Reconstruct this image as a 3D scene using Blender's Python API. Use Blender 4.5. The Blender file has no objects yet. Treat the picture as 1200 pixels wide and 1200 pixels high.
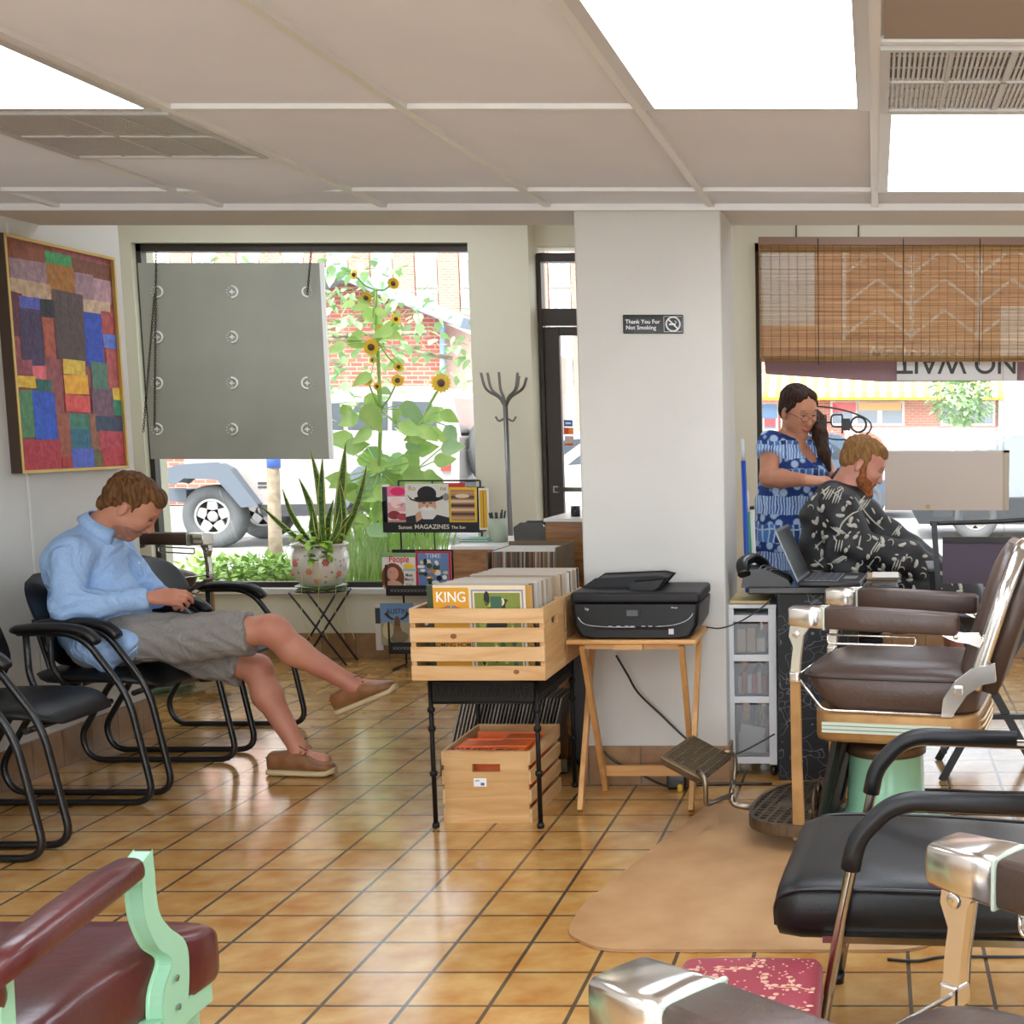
import bpy, math, random
import numpy as np
from mathutils import Vector, Matrix
R = math.radians
random.seed(7)
SC = bpy.context.scene
COL = SC.collection
# ---------------------------------------------------------------- camera
CAMH, TILT, FPX, CX, CY = 1.40, R(7.3), 1585.0, 1025.0, 706.0
cd = bpy.data.cameras.new('camera'); cam = bpy.data.objects.new('camera', cd); COL.objects.link(cam)
cam.location = (0, 0, CAMH); cam.rotation_euler = (R(90) - TILT, 0, 0)
cd.sensor_width = 36; cd.lens = FPX / 1200 * 36
cd.shift_x = (600 - CX) / 1200; cd.shift_y = (CY - 600) / 1200
cd.clip_end = 300
SC.camera = cam
# ---------------------------------------------------------------- world, sun, exposure
w = bpy.data.worlds.new('sky'); SC.world = w; w.use_nodes = True
nt = w.node_tree; nt.nodes.clear()
sky = nt.nodes.new('ShaderNodeTexSky'); sky.sky_type = 'NISHITA'; sky.sun_disc = False
sky.sun_elevation = R(58); sky.sun_rotation = R(200); sky.air_density = 1.0; sky.dust_density = 2.5
hs = nt.nodes.new('ShaderNodeHueSaturation'); hs.inputs['Saturation'].default_value = .35
bg = nt.nodes.new('ShaderNodeBackground'); bg.inputs[1].default_value = .75
wo = nt.nodes.new('ShaderNodeOutputWorld')
nt.links.new(sky.outputs[0], hs.inputs['Color']); nt.links.new(hs.outputs[0], bg.inputs[0]); nt.links.new(bg.outputs[0], wo.inputs[0])
sd = bpy.data.lights.new('sun', 'SUN'); sd.energy = 3.7; sd.angle = R(.6); sd.color = (1, .96, .9)
sun = bpy.data.objects.new('sun', sd); COL.objects.link(sun)
sun.rotation_euler = (R(32), 0, R(-18)); sun.location = (0, -5, 20)
SC.view_settings.view_transform = 'Standard'; SC.view_settings.look = 'None'
SC.view_settings.gamma = 1; SC.view_settings.exposure = 0.14; SC.view_settings.use_curve_mapping = False
PANEL_EMIT = 8.0
fd = bpy.data.lights.new('fill_light', 'AREA'); fd.shape = 'RECTANGLE'; fd.size = 5.5; fd.size_y = 1.9; fd.energy = 330; fd.color = (.86, .94, 1)  # unseen fill lamp added behind the camera to lift overall brightness
fill_light = bpy.data.objects.new('fill_light', fd); COL.objects.link(fill_light); fill_light.location = (0, -3.2, 1.15); fill_light.rotation_euler = (R(132), 0, 0)
# ---------------------------------------------------------------- pixel -> place
_c, _s = math.cos(TILT), math.sin(TILT)
def ray(px, py):
    a = (px - CX) / FPX; b = (CY - py) / FPX
    return Vector((a, _c + b * _s, -_s + b * _c))
def P(px, py, Y):
    d = ray(px, py); return Vector((0, 0, CAMH)) + d * (Y / d.y)
def PZ(px, py, z=0.0):
    d = ray(px, py); return Vector((0, 0, CAMH)) + d * ((z - CAMH) / d.z)
# ---------------------------------------------------------------- materials
def lin(h):
    if not isinstance(h, str): return tuple(h) + (1,)
    h = h.lstrip('#'); o = []
    for i in (0, 2, 4):
        c = int(h[i:i+2], 16) / 255
        o.append(c / 12.92 if c <= .04045 else ((c + .055) / 1.055) ** 2.4)
    return tuple(o) + (1,)
MATS = {}
def mat(name, col, rough=.5, metal=0, noise=None, bump=None, coat=0, trans=0, emit=None, sub=0, stretch=None, spec=None, alpha=None, ior=None):
    if name in MATS: return MATS[name]
    m = bpy.data.materials.new(name); m.use_nodes = True; MATS[name] = m
    n = m.node_tree; b = n.nodes['Principled BSDF']; L = n.links
    b.inputs['Base Color'].default_value = lin(col); b.inputs['Roughness'].default_value = rough
    b.inputs['Metallic'].default_value = metal
    if coat: b.inputs['Coat Weight'].default_value = coat; b.inputs['Coat Roughness'].default_value = .1
    if trans: b.inputs['Transmission Weight'].default_value = trans
    if ior: b.inputs['IOR'].default_value = ior
    if alpha is not None: b.inputs['Alpha'].default_value = alpha
    if spec is not None: b.inputs['Specular IOR Level'].default_value = spec
    if sub: b.inputs['Subsurface Weight'].default_value = sub; b.inputs['Subsurface Radius'].default_value = (.02, .008, .004); b.inputs['Subsurface Scale'].default_value = .5
    if emit: b.inputs['Emission Color'].default_value = lin(emit[0]); b.inputs['Emission Strength'].default_value = emit[1]
    tc = None
    def coords():
        nonlocal tc
        if tc is None:
            t = n.nodes.new('ShaderNodeTexCoord'); mp = n.nodes.new('ShaderNodeMapping')
            L.new(t.outputs['Object'], mp.inputs[0])
            if stretch: mp.inputs['Scale'].default_value = stretch
            tc = mp.outputs[0]
        return tc
    if noise:
        sc, c2, lo, hi = noise
        nz = n.nodes.new('ShaderNodeTexNoise'); nz.inputs['Scale'].default_value = sc; nz.inputs['Detail'].default_value = 5
        rp = n.nodes.new('ShaderNodeValToRGB'); rp.color_ramp.elements[0].position = lo; rp.color_ramp.elements[1].position = hi
        rp.color_ramp.elements[0].color = lin(col); rp.color_ramp.elements[1].color = lin(c2)
        L.new(coords(), nz.inputs[0]); L.new(nz.outputs[0], rp.inputs[0]); L.new(rp.outputs[0], b.inputs['Base Color'])
    if bump:
        sc, st = bump
        nz = n.nodes.new('ShaderNodeTexNoise'); nz.inputs['Scale'].default_value = sc; nz.inputs['Detail'].default_value = 3
        bp = n.nodes.new('ShaderNodeBump'); bp.inputs['Strength'].default_value = st; bp.inputs['Distance'].default_value = .01
        L.new(coords(), nz.inputs[0]); L.new(nz.outputs[0], bp.inputs['Height']); L.new(bp.outputs[0], b.inputs['Normal'])
    return m
def wood(name, c1, c2, rough=.45, axis='X', scale=6, knots=True):
    if name in MATS: return MATS[name]
    m = mat(name, c1, rough); n = m.node_tree; L = n.links; b = n.nodes['Principled BSDF']
    t = n.nodes.new('ShaderNodeTexCoord'); mp = n.nodes.new('ShaderNodeMapping')
    s = {'X': (.12, 1, 1), 'Y': (1, .12, 1), 'Z': (1, 1, .12)}[axis]
    mp.inputs['Scale'].default_value = [k * scale for k in s]
    nz = n.nodes.new('ShaderNodeTexNoise'); nz.inputs['Scale'].default_value = 4; nz.inputs['Detail'].default_value = 6; nz.inputs['Distortion'].default_value = 1.2
    rp = n.nodes.new('ShaderNodeValToRGB'); rp.color_ramp.elements[0].position = .35; rp.color_ramp.elements[1].position = .68
    rp.color_ramp.elements[0].color = lin(c1); rp.color_ramp.elements[1].color = lin(c2)
    L.new(t.outputs['Object'], mp.inputs[0]); L.new(mp.outputs[0], nz.inputs[0]); L.new(nz.outputs[0], rp.inputs[0]); L.new(rp.outputs[0], b.inputs['Base Color'])
    return m
def brick(name, c1, c2, cm, w, h, mort, rough=.8, off=.5, plane='XZ', loc=(0, 0, 0), bumpy=.5, noisy=None):
    if name in MATS: return MATS[name]
    m = mat(name, c1, rough); n = m.node_tree; L = n.links; b = n.nodes['Principled BSDF']
    t = n.nodes.new('ShaderNodeTexCoord'); sp = n.nodes.new('ShaderNodeSeparateXYZ'); cb = n.nodes.new('ShaderNodeCombineXYZ')
    mp = n.nodes.new('ShaderNodeMapping'); mp.inputs['Location'].default_value = loc
    L.new(t.outputs['Object'], sp.inputs[0]); L.new(sp.outputs[plane[0]], cb.inputs[0]); L.new(sp.outputs[plane[1]], cb.inputs[1]); L.new(cb.outputs[0], mp.inputs[0])
    bt = n.nodes.new('ShaderNodeTexBrick'); bt.offset = off; bt.squash = 1
    bt.inputs['Scale'].default_value = 1; bt.inputs['Brick Width'].default_value = w; bt.inputs['Row Height'].default_value = h
    bt.inputs['Mortar Size'].default_value = mort; bt.inputs['Mortar Smooth'].default_value = .1
    bt.inputs['Color1'].default_value = lin(c1); bt.inputs['Color2'].default_value = lin(c2); bt.inputs['Mortar'].default_value = lin(cm)
    L.new(mp.outputs[0], bt.inputs[0]); src = bt.outputs[0]
    if noisy:
        nz = n.nodes.new('ShaderNodeTexNoise'); nz.inputs['Scale'].default_value = noisy[0]; nz.inputs['Detail'].default_value = 6
        rp = n.nodes.new('ShaderNodeValToRGB'); rp.color_ramp.elements[0].position = .3; rp.color_ramp.elements[1].position = .7
        rp.color_ramp.elements[0].color = lin(noisy[1]); rp.color_ramp.elements[1].color = lin(noisy[2])
        mx = n.nodes.new('ShaderNodeMixRGB'); mx.blend_type = 'MULTIPLY'; mx.inputs[0].default_value = 1
        L.new(t.outputs['Object'], nz.inputs[0]); L.new(nz.outputs[0], rp.inputs[0]); L.new(src, mx.inputs[1]); L.new(rp.outputs[0], mx.inputs[2]); src = mx.outputs[0]
    L.new(src, b.inputs['Base Color'])
    bp = n.nodes.new('ShaderNodeBump'); bp.inputs['Strength'].default_value = bumpy; bp.inputs['Distance'].default_value = .004; bp.invert = True
    L.new(bt.outputs['Fac'], bp.inputs['Height']); L.new(bp.outputs[0], b.inputs['Normal'])
    return m
# ---------------------------------------------------------------- mesh building
def cr(pts, n=6, closed=False):
    p = [Vector(q) for q in pts]; out = []; N = len(p)
    rng = range(N) if closed else range(N - 1)
    for i in rng:
        a = p[(i - 1) % N] if (closed or i > 0) else p[i] * 2 - p[i + 1]
        b, c = p[i], p[(i + 1) % N]
        d = p[(i + 2) % N] if (closed or i + 2 < N) else c * 2 - b
        for k in range(n):
            t = k / n
            out.append(.5 * ((2 * b) + (c - a) * t + (2 * a - 5 * b + 4 * c - d) * t * t + (3 * b - a - 3 * c + d) * t ** 3))
    if not closed: out.append(p[-1])
    return out
def fil(pts, r, n=5):
    p = [Vector(q) for q in pts]; out = [p[0]]
    for i in range(1, len(p) - 1):
        a, b, c = p[i - 1], p[i], p[i + 1]
        rr = min(r, (b - a).length * .48, (c - b).length * .48)
        u = b + (a - b).normalized() * rr; v = b + (c - b).normalized() * rr
        for k in range(n + 1):
            t = k / n; out.append(u * (1 - t) ** 2 + b * 2 * t * (1 - t) + v * t * t)
    out.append(p[-1]); return out
class MB:
    def __init__(s): s.v = []; s.f = []; s.m = []; s.s = []; s.M = Matrix.Identity(4)
    def at(s, loc=(0, 0, 0), rot=(0, 0, 0)):
        from mathutils import Euler
        s.M = Matrix.Translation(loc) @ Euler(rot).to_matrix().to_4x4(); return s
    def add(s, vs, fs, m=0, sm=False):
        o = len(s.v); s.v += [s.M @ Vector(q) for q in vs]
        for f in fs: s.f.append([o + i for i in f]); s.m.append(m); s.s.append(sm)
        return s
    def box(s, x0, x1, y0, y1, z0, z1, m=0):
        return s.add([(x0, y0, z0), (x1, y0, z0), (x1, y1, z0), (x0, y1, z0), (x0, y0, z1), (x1, y0, z1), (x1, y1, z1), (x0, y1, z1)],
                     [(0, 3, 2, 1), (4, 5, 6, 7), (0, 1, 5, 4), (1, 2, 6, 5), (2, 3, 7, 6), (3, 0, 4, 7)], m)
    def hexa(s, b, t, m=0):
        return s.add(list(b) + list(t), [(0, 3, 2, 1), (4, 5, 6, 7), (0, 1, 5, 4), (1, 2, 6, 5), (2, 3, 7, 6), (3, 0, 4, 7)], m)
    def bar(s, a, b, w, h, up=(0, 0, 1), m=0):
        a, b = Vector(a), Vector(b); d = (b - a).normalized(); u = Vector(up)
        if abs(d.dot(u)) > .95: u = Vector((0, 1, 0))
        r = d.cross(u).normalized() * w / 2; u = r.cross(d).normalized() * h / 2
        return s.hexa([a - r - u, a + r - u, b + r - u, b - r - u], [a - r + u, a + r + u, b + r + u, b - r + u], m)
    def rbox(s, c, size, r, n=6, m=0, bulge=(0, 0, 0)):
        hx, hy, hz = [q / 2 for q in size]; r = min(r, hx, hy, hz) * .999; c = Vector(c)
        g = sorted(set([round(math.tan(t * math.pi / 4 ) , 5) for t in [-1 + 2 * k / n for k in range(n + 1)]]))
        def grid(h):
            inner = h - r; o = []
            for k in range(n // 2 + 1): o.append(-h + r * (1 - math.cos(k / (n // 2) * math.pi / 2)) if 0 else -h + r * (k / (n // 2)))
            for k in range(1, 4): o.append(-inner + 2 * inner * k / 4)
            for k in range(n // 2 + 1): o.append(h - r * (1 - k / (n // 2)))
            return o
        G = [grid(hx), grid(hy), grid(hz)]
        for ax in range(3):
            a1, a2 = (ax + 1) % 3, (ax + 2) % 3
            for sg in (-1, 1):
                A, B = G[a1], G[a2]; vs = []
                for p in A:
                    for q in B:
                        pt = [0, 0, 0]; pt[ax] = sg * (hx, hy, hz)[ax]; pt[a1] = p; pt[a2] = q
                        inn = [max(-(h - r), min(h - r, t)) for h, t in zip((hx, hy, hz), pt)]
                        d = Vector(pt) - Vector(inn); 
                        if d.length > 1e-9: d = d.normalized() * r
                        o = Vector(inn) + d
                        for k in range(3):
                            if bulge[k]:
                                o1, o2 = (k + 1) % 3, (k + 2) % 3
                                H = (hx, hy, hz)
                                o[k] += math.copysign(1, o[k]) * bulge[k] * (1 - (o[o1] / H[o1]) ** 2) * (1 - (o[o2] / H[o2]) ** 2) * min(1, abs(o[k]) / H[k])
                        vs.append(c + o)
                nb = len(B); fs = []
                for i in range(len(A) - 1):
                    for j in range(nb - 1):
                        f = (i * nb + j, (i + 1) * nb + j, (i + 1) * nb + j + 1, i * nb + j + 1)
                        fs.append(f if sg > 0 else f[::-1])
                s.add(vs, fs, m, True)
        return s
    def tube(s, pts, r, n=10, m=0, closed=False, rx=None, caps=True):
        p = [Vector(q) for q in pts]; N = len(p); rs = r if isinstance(r, (list, tuple)) else [r] * N
        vs = []; d0 = (p[1] - p[0]).normalized()
        u = Vector((0, 0, 1)) if abs(d0.z) < .9 else Vector((1, 0, 0))
        u = (u - d0 * u.dot(d0)).normalized()
        for i in range(N):
            if closed: d = (p[(i + 1) % N] - p[i - 1]).normalized()
            else: d = (p[min(i + 1, N - 1)] - p[max(i - 1, 0)]).normalized()
            u = (u - d * u.dot(d)).normalized(); v = d.cross(u)
            for k in range(n):
                a = 2 * math.pi * k / n
                vs.append(p[i] + u * math.cos(a) * rs[i] + v * math.sin(a) * (rs[i] if rx is None else rs[i] * rx))
        fs = []
        for i in range(N if closed else N - 1):
            for k in range(n):
                j = (i + 1) % N; fs.append((i * n + k, i * n + (k + 1) % n, j * n + (k + 1) % n, j * n + k))
        s.add(vs, fs, m, True)
        if not closed and caps:
            s.add([vs[k] for k in range(n)], [tuple(range(n))[::-1]], m); s.add([vs[(N - 1) * n + k] for k in range(n)], [tuple(range(n))], m)
        return s
    def cyl(s, a, b, r0, r1=None, n=20, m=0): return s.tube([a, b], [r0, r0 if r1 is None else r1], n, m)
    def lathe(s, prof, c=(0, 0, 0), n=28, m=0, ax='Z', sm=True):
        vs = []; fs = []; c = Vector(c)
        for r, z in prof:
            for k in range(n):
                a = 2 * math.pi * k / n; q = (r * math.cos(a), r * math.sin(a), z)
                if ax == 'Y': q = (q[0], q[2], q[1])
                if ax == 'X': q = (q[2], q[0], q[1])
                vs.append(c + Vector(q))
        for i in range(len(prof) - 1):
            for k in range(n): fs.append((i * n + k, i * n + (k + 1) % n, (i + 1) * n + (k + 1) % n, (i + 1) * n + k))
        return s.add(vs, fs, m, sm)
    def prism(s, poly, a0, a1, ax='Y', m=0, sm=False):
        def q(p, a): return {'Y': (p[0], a, p[1]), 'X': (a, p[0], p[1]), 'Z': (p[0], p[1], a)}[ax]
        n = len(poly); s.add([q(p, a0) for p in poly], [tuple(range(n))], m); s.add([q(p, a1) for p in poly], [tuple(range(n))[::-1]], m)
        return s.add([q(p, a0) for p in poly] + [q(p, a1) for p in poly], [(i, (i + 1) % n, n + (i + 1) % n, n + i) for i in range(n)], m, sm)
    def loft(s, rings, m=0, caps=True):
        n = len(rings[0]); vs = [q for r in rings for q in r]
        s.add(vs, [(i * n + k, i * n + (k + 1) % n, (i + 1) * n + (k + 1) % n, (i + 1) * n + k) for i in range(len(rings) - 1) for k in range(n)], m, True)
        if caps: s.add(rings[0], [tuple(range(n))[::-1]], m); s.add(rings[-1], [tuple(range(n))], m)
        return s
    def ball(s, c, r, n=12, m=0):
        rr = (r, r, r) if not isinstance(r, (tuple, list)) else r; vs = []; c = Vector(c)
        for i in range(n + 1):
            t = math.pi * i / n
            for k in range(n * 2):
                a = math.pi * k / n; vs.append(c + Vector((rr[0] * math.sin(t) * math.cos(a), rr[1] * math.sin(t) * math.sin(a), rr[2] * math.cos(t))))
        w2 = n * 2
        return s.add(vs, [(i * w2 + k, (i + 1) * w2 + k, (i + 1) * w2 + (k + 1) % w2, i * w2 + (k + 1) % w2) for i in range(n) for k in range(w2)], m, True)
    def quad(s, a, b, c, d, m=0): return s.add([a, b, c, d], [(0, 1, 2, 3)], m)
    def text(s, body, size, frame, m=0, align='CENTER', ext=.0015, sx=1.0):
        cu = bpy.data.curves.new('t', 'FONT'); cu.body = body; cu.size = size; cu.align_x = align; cu.align_y = 'CENTER'; cu.extrude = ext; cu.offset = size * .012
        o = bpy.data.objects.new('t', cu); COL.objects.link(o)
        me = bpy.data.meshes.new_from_object(o.evaluated_get(bpy.context.evaluated_depsgraph_get()))
        O, X, Y = [Vector(q) for q in frame]; X = X.normalized(); Y = Y.normalized(); Z = X.cross(Y)
        s.add([O + X * q.co.x * sx + Y * q.co.y + Z * q.co.z for q in me.vertices], [tuple(p.vertices) for p in me.polygons], m)
        bpy.data.objects.remove(o); bpy.data.curves.remove(cu); bpy.data.meshes.remove(me); return s
def obj(name, mb, mats, parent=None, world=False, bevel=0, seg=2, label=None, kind=None, ang=35, subsurf=0, weld=True):
    me = bpy.data.meshes.new(name); vs = mb.v
    if parent is not None and world:
        root = parent
        while root.parent: root = root.parent
        Mi = (Matrix.Translation(root.location) @ root.rotation_euler.to_matrix().to_4x4()).inverted(); vs = [Mi @ q for q in vs]
    me.from_pydata([tuple(q) for q in vs], [], mb.f)
    for q in (mats if isinstance(mats, (list, tuple)) else [mats]): me.materials.append(q)
    me.polygons.foreach_set('material_index', mb.m); me.polygons.foreach_set('use_smooth', mb.s)
    me.update(); o = bpy.data.objects.new(name, me); COL.objects.link(o)
    if weld:
        wm = o.modifiers.new('weld', 'WELD'); wm.merge_threshold = 1e-5
    if bevel:
        b = o.modifiers.new('bevel', 'BEVEL'); b.width = bevel; b.segments = seg; b.limit_method = 'ANGLE'; b.angle_limit = R(ang); b.harden_normals = False
    if subsurf:
        q = o.modifiers.new('sub', 'SUBSURF'); q.levels = q.render_levels = subsurf
    if parent is not None: o.parent = parent
    if label: o['label'] = label
    if kind: o['kind'] = kind
    return o
def tag(o, label, cat, group=None):
    o['label'] = label; o['category'] = cat
    if group: o['group'] = group
    return o
def thing(name, label, cat, loc=(0, 0, 0), rz=0, group=None):
    o = bpy.data.objects.new(name, None); COL.objects.link(o); o.location = loc; o.rotation_euler = (0, 0, rz); o.empty_display_size = .1
    return tag(o, label, cat, group)
def kids(o): return [q for q in bpy.data.objects if q.parent == o]
def dup(root, loc, rz, label, group=None, skip=()):
    def cp(o, par):
        c = o.copy(); COL.objects.link(c); c.parent = par
        for k in kids(o):
            if not any(k.name.startswith(q) for q in skip): cp(k, c)
        return c
    r = cp(root, None); r.location = loc; r.rotation_euler = (0, 0, rz); r['label'] = label
    if group: r['group'] = group
    return r
def struct(name, mb, m, **k): return obj(name, mb, m, kind='structure', **k)
def one(name, mb, m, label, cat, loc=None, group=None, **k):
    """a thing that is one mesh, vertices given in the world"""
    if loc is None:
        xs = [q.x for q in mb.v]; ys = [q.y for q in mb.v]; zs = [q.z for q in mb.v]
        loc = ((min(xs) + max(xs)) / 2, (min(ys) + max(ys)) / 2, min(zs))
    L = Vector(loc); mb.v = [q - L for q in mb.v]
    o = obj(name, mb, m, **k); o.location = L; return tag(o, label, cat, group)
# ---------------------------------------------------------------- smooth bodies (distance field -> surface)
def surface(D, o, h):
    """naive surface nets on the array D (distance), origin o, step h"""
    S = D < 0; nx, ny, nz = D.shape
    cs = S[:-1, :-1, :-1].astype(np.int8)
    tot = np.zeros((nx - 1, ny - 1, nz - 1), np.int8)
    for i in (0, 1):
        for j in (0, 1):
            for k in (0, 1): tot += S[i:nx - 1 + i, j:ny - 1 + j, k:nz - 1 + k]
    act = (tot > 0) & (tot < 8); I = np.argwhere(act); idx = -np.ones(act.shape, np.int64); idx[act] = np.arange(len(I))
    acc = np.zeros((len(I), 3)); cnt = np.zeros(len(I))
    cor = [(i, j, k) for i in (0, 1) for j in (0, 1) for k in (0, 1)]
    for a in cor:
        for ax in range(3):
            if a[ax]: continue
            b = list(a); b[ax] = 1
            da = D[I[:, 0] + a[0], I[:, 1] + a[1], I[:, 2] + a[2]]; db = D[I[:, 0] + b[0], I[:, 1] + b[1], I[:, 2] + b[2]]
            mk = (da < 0) != (db < 0); t = np.where(mk, da / np.where(mk, da - db, 1), 0)
            pt = np.tile(np.array(a, float), (len(I), 1)); pt[:, ax] += t
            acc[mk] += pt[mk]; cnt[mk] += 1
    V = (I + acc / cnt[:, None]) * h + o; F = []
    for ax in range(3):
        A = [slice(None)] * 3; B = [slice(None)] * 3; A[ax] = slice(0, -1); B[ax] = slice(1, None)
        sa, sb = S[tuple(A)], S[tuple(B)]; E = np.argwhere(sa != sb)
        u, v = (ax + 1) % 3, (ax + 2) % 3
        E = E[(E[:, u] > 0) & (E[:, v] > 0) & (E[:, u] < D.shape[u] - 1) & (E[:, v] < D.shape[v] - 1)]
        def g(du, dv):
            q = E.copy(); q[:, u] -= du; q[:, v] -= dv; return idx[q[:, 0], q[:, 1], q[:, 2]]
        quad = np.stack([g(0, 0), g(1, 0), g(1, 1), g(0, 1)], 1)
        fl = ~sa[E[:, 0], E[:, 1], E[:, 2]]; quad[fl] = quad[fl][:, ::-1]
        F.append(quad)
    F = np.concatenate(F); F = F[(F >= 0).all(1)]
    return V, F[:, ::-1] if 0 else F
def body(prims, h=.006, pad=.03, warp=None):
    """prims: ('c',a,b,ra,rb,k[,planes]) round cone; ('e',c,(ax,ay,az),(rx,ry,rz),k[,planes]); ('-e',...) carve.  planes: [(point,normal)] keep the side against the normal"""
    lo = np.full(3, 1e9); hi = -lo
    def bb(p):
        if p[0] == 'c':
            a, b = np.array(p[1]), np.array(p[2]); r = max(p[3], p[4]); return np.minimum(a, b) - r, np.maximum(a, b) + r
        c = np.array(p[1]); r = max(p[3]); return c - r, c + r
    for p in prims:
        if p[0][0] != '-': a, b = bb(p); lo = np.minimum(lo, a); hi = np.maximum(hi, b)
    lo -= pad; hi += pad; n = np.ceil((hi - lo) / h).astype(int) + 1
    D = np.full(n, .2, np.float32); xs = [lo[i] + h * np.arange(n[i]) for i in range(3)]
    for p in prims:
        a, b = bb(p); k = p[5] if p[0] == 'c' else p[4]; mg = .03 + 2 * k
        i0 = np.clip(((a - mg - lo) / h).astype(int), 0, n); i1 = np.clip(((b + mg - lo) / h).astype(int) + 2, 0, n)
        sl = tuple(slice(i0[i], i1[i]) for i in range(3))
        X, Y, Z = np.meshgrid(*[xs[i][sl[i]] for i in range(3)], indexing='ij', sparse=True)
        if p[0] == 'c':
            A, B = np.array(p[1]), np.array(p[2]); d = B - A; L2 = max(d @ d, 1e-9)
            t = np.clip(((X - A[0]) * d[0] + (Y - A[1]) * d[1] + (Z - A[2]) * d[2]) / L2, 0, 1)
            q = np.sqrt((X - A[0] - t * d[0]) ** 2 + (Y - A[1] - t * d[1]) ** 2 + (Z - A[2] - t * d[2]) ** 2) - (p[3] + (p[4] - p[3]) * t)
            pl = p[6] if len(p) > 6 else []
        else:
            c = np.array(p[1]); s = 0; s2 = 0
            for ax, r in zip(p[2], p[3]):
                u = ((X - c[0]) * ax[0] + (Y - c[1]) * ax[1] + (Z - c[2]) * ax[2]); s = s + (u / r) ** 2; s2 = s2 + (u / r ** 2) ** 2
            k0 = np.sqrt(s); q = np.where(k0 > 1e-4, k0 * (k0 - 1) / np.maximum(np.sqrt(s2), 1e-6), -min(p[3]))
            pl = p[5] if len(p) > 5 else []
        for pt, nn in pl:
            nn = np.array(nn, float); nn /= np.linalg.norm(nn)
            q = np.maximum(q, (X - pt[0]) * nn[0] + (Y - pt[1]) * nn[1] + (Z - pt[2]) * nn[2])
        q = q.astype(np.float32); cur = D[sl]
        if p[0][0] == '-':
            hh = np.maximum(k - np.abs(cur + q), 0) / max(k, 1e-6); D[sl] = np.maximum(cur, -q) + hh * hh * k / 4
        elif k > 0:
            hh = np.maximum(k - np.abs(cur - q), 0) / k; D[sl] = np.minimum(cur, q) - hh * hh * k / 4
        else: D[sl] = np.minimum(cur, q)
    if warp is not None:
        X, Y, Z = np.meshgrid(*xs, indexing='ij', sparse=True); D = D + warp(X, Y, Z).astype(np.float32)
    D[0], D[-1], D[:, 0], D[:, -1], D[:, :, 0], D[:, :, -1] = [.2] * 6
    return surface(D, lo, h)
def skin(name, prims, mats, parent, h=.006, warp=None, smooth=2, label=None, matfn=None, post=None):
    V, F = body(prims, h, warp=warp)
    me = bpy.data.meshes.new(name); root = parent
    while root.parent: root = root.parent
    M = np.array((Matrix.Translation(root.location) @ root.rotation_euler.to_matrix().to_4x4()).inverted())
    if matfn is not None: fc = V[F].mean(1); mi = matfn(fc)
    Vl = V @ M[:3, :3].T + M[:3, 3]
    me.vertices.add(len(Vl)); me.vertices.foreach_set('co', Vl.ravel())
    me.loops.add(F.size); me.loops.foreach_set('vertex_index', F.ravel().astype(np.int32))
    me.polygons.add(len(F)); me.polygons.foreach_set('loop_start', np.arange(0, F.size, 4, dtype=np.int32)); 
    me.polygons.foreach_set('loop_total', np.full(len(F), 4, np.int32))
    for q in (mats if isinstance(mats, (list, tuple)) else [mats]): me.materials.append(q)
    if matfn is not None: me.polygons.foreach_set('material_index', mi.astype(np.int32))
    me.polygons.foreach_set('use_smooth', np.ones(len(F), bool)); me.update(calc_edges=True); me.validate()
    o = bpy.data.objects.new(name, me); COL.objects.link(o); o.parent = parent
    if smooth: sm = o.modifiers.new('smooth', 'SMOOTH'); sm.iterations = smooth; sm.factor = .5
    if label: o['label'] = label
    return o
# ================================================================ the room
white = mat('wall_paint', '#d2cfc8', .55, noise=(3, '#cac7c0', .3, .8), bump=(40, .05))
whiteD = mat('trim_paint', '#d9d6cf', .5)
cream = mat('cream_paint', '#dcd6bf', .55, bump=(40, .04))
frameM = mat('bronze_frame', '#3a332e', .4, metal=.3)
T = .2064
floorM = brick('honey_tile', '#c29a5c', '#cda668', '#5a4f42', T, T, .0055, rough=.2, off=0, plane='XY', loc=(.1176, -3.158 + 16 * T, 0), bumpy=.6, noisy=(9, '#e0c096', '#ffffff'))
floorM.node_tree.nodes['Principled BSDF'].inputs['Coat Weight'].default_value = .45; floorM.node_tree.nodes['Principled BSDF'].inputs['Coat Roughness'].default_value = .14
n = floorM.node_tree; nz = n.nodes.new('ShaderNodeTexNoise'); nz.inputs['Scale'].default_value = 14
mr = n.nodes.new('ShaderNodeMapRange'); mr.inputs[3].default_value = .12; mr.inputs[4].default_value = .28
n.links.new(nz.outputs[0], mr.inputs[0]); n.links.new(mr.outputs[0], n.nodes['Principled BSDF'].inputs['Roughness'])
struct('floor', MB().box(-6, 5, -3.5, 8.3, -.06, 0), floorM)
baseM = brick('brown_base_tile', '#a8855f', '#9c7a58', '#7d6a55', T, .3, .004, rough=.4, off=0, plane='XZ', loc=(.1, 0, 0), noisy=(12, '#d8c8b8', '#ffffff'))
baseY = brick('brown_base_tile_side', '#a8855f', '#9c7a58', '#7d6a55', T, .3, .004, rough=.4, off=0, plane='YZ', loc=(.05, 0, 0), noisy=(12, '#d8c8b8', '#ffffff'))
FY = 8.24; WL = -4.42; WR = -2.42; SILL = .43; HEAD = 2.50; RL = -.715; RR = 4.2
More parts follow.
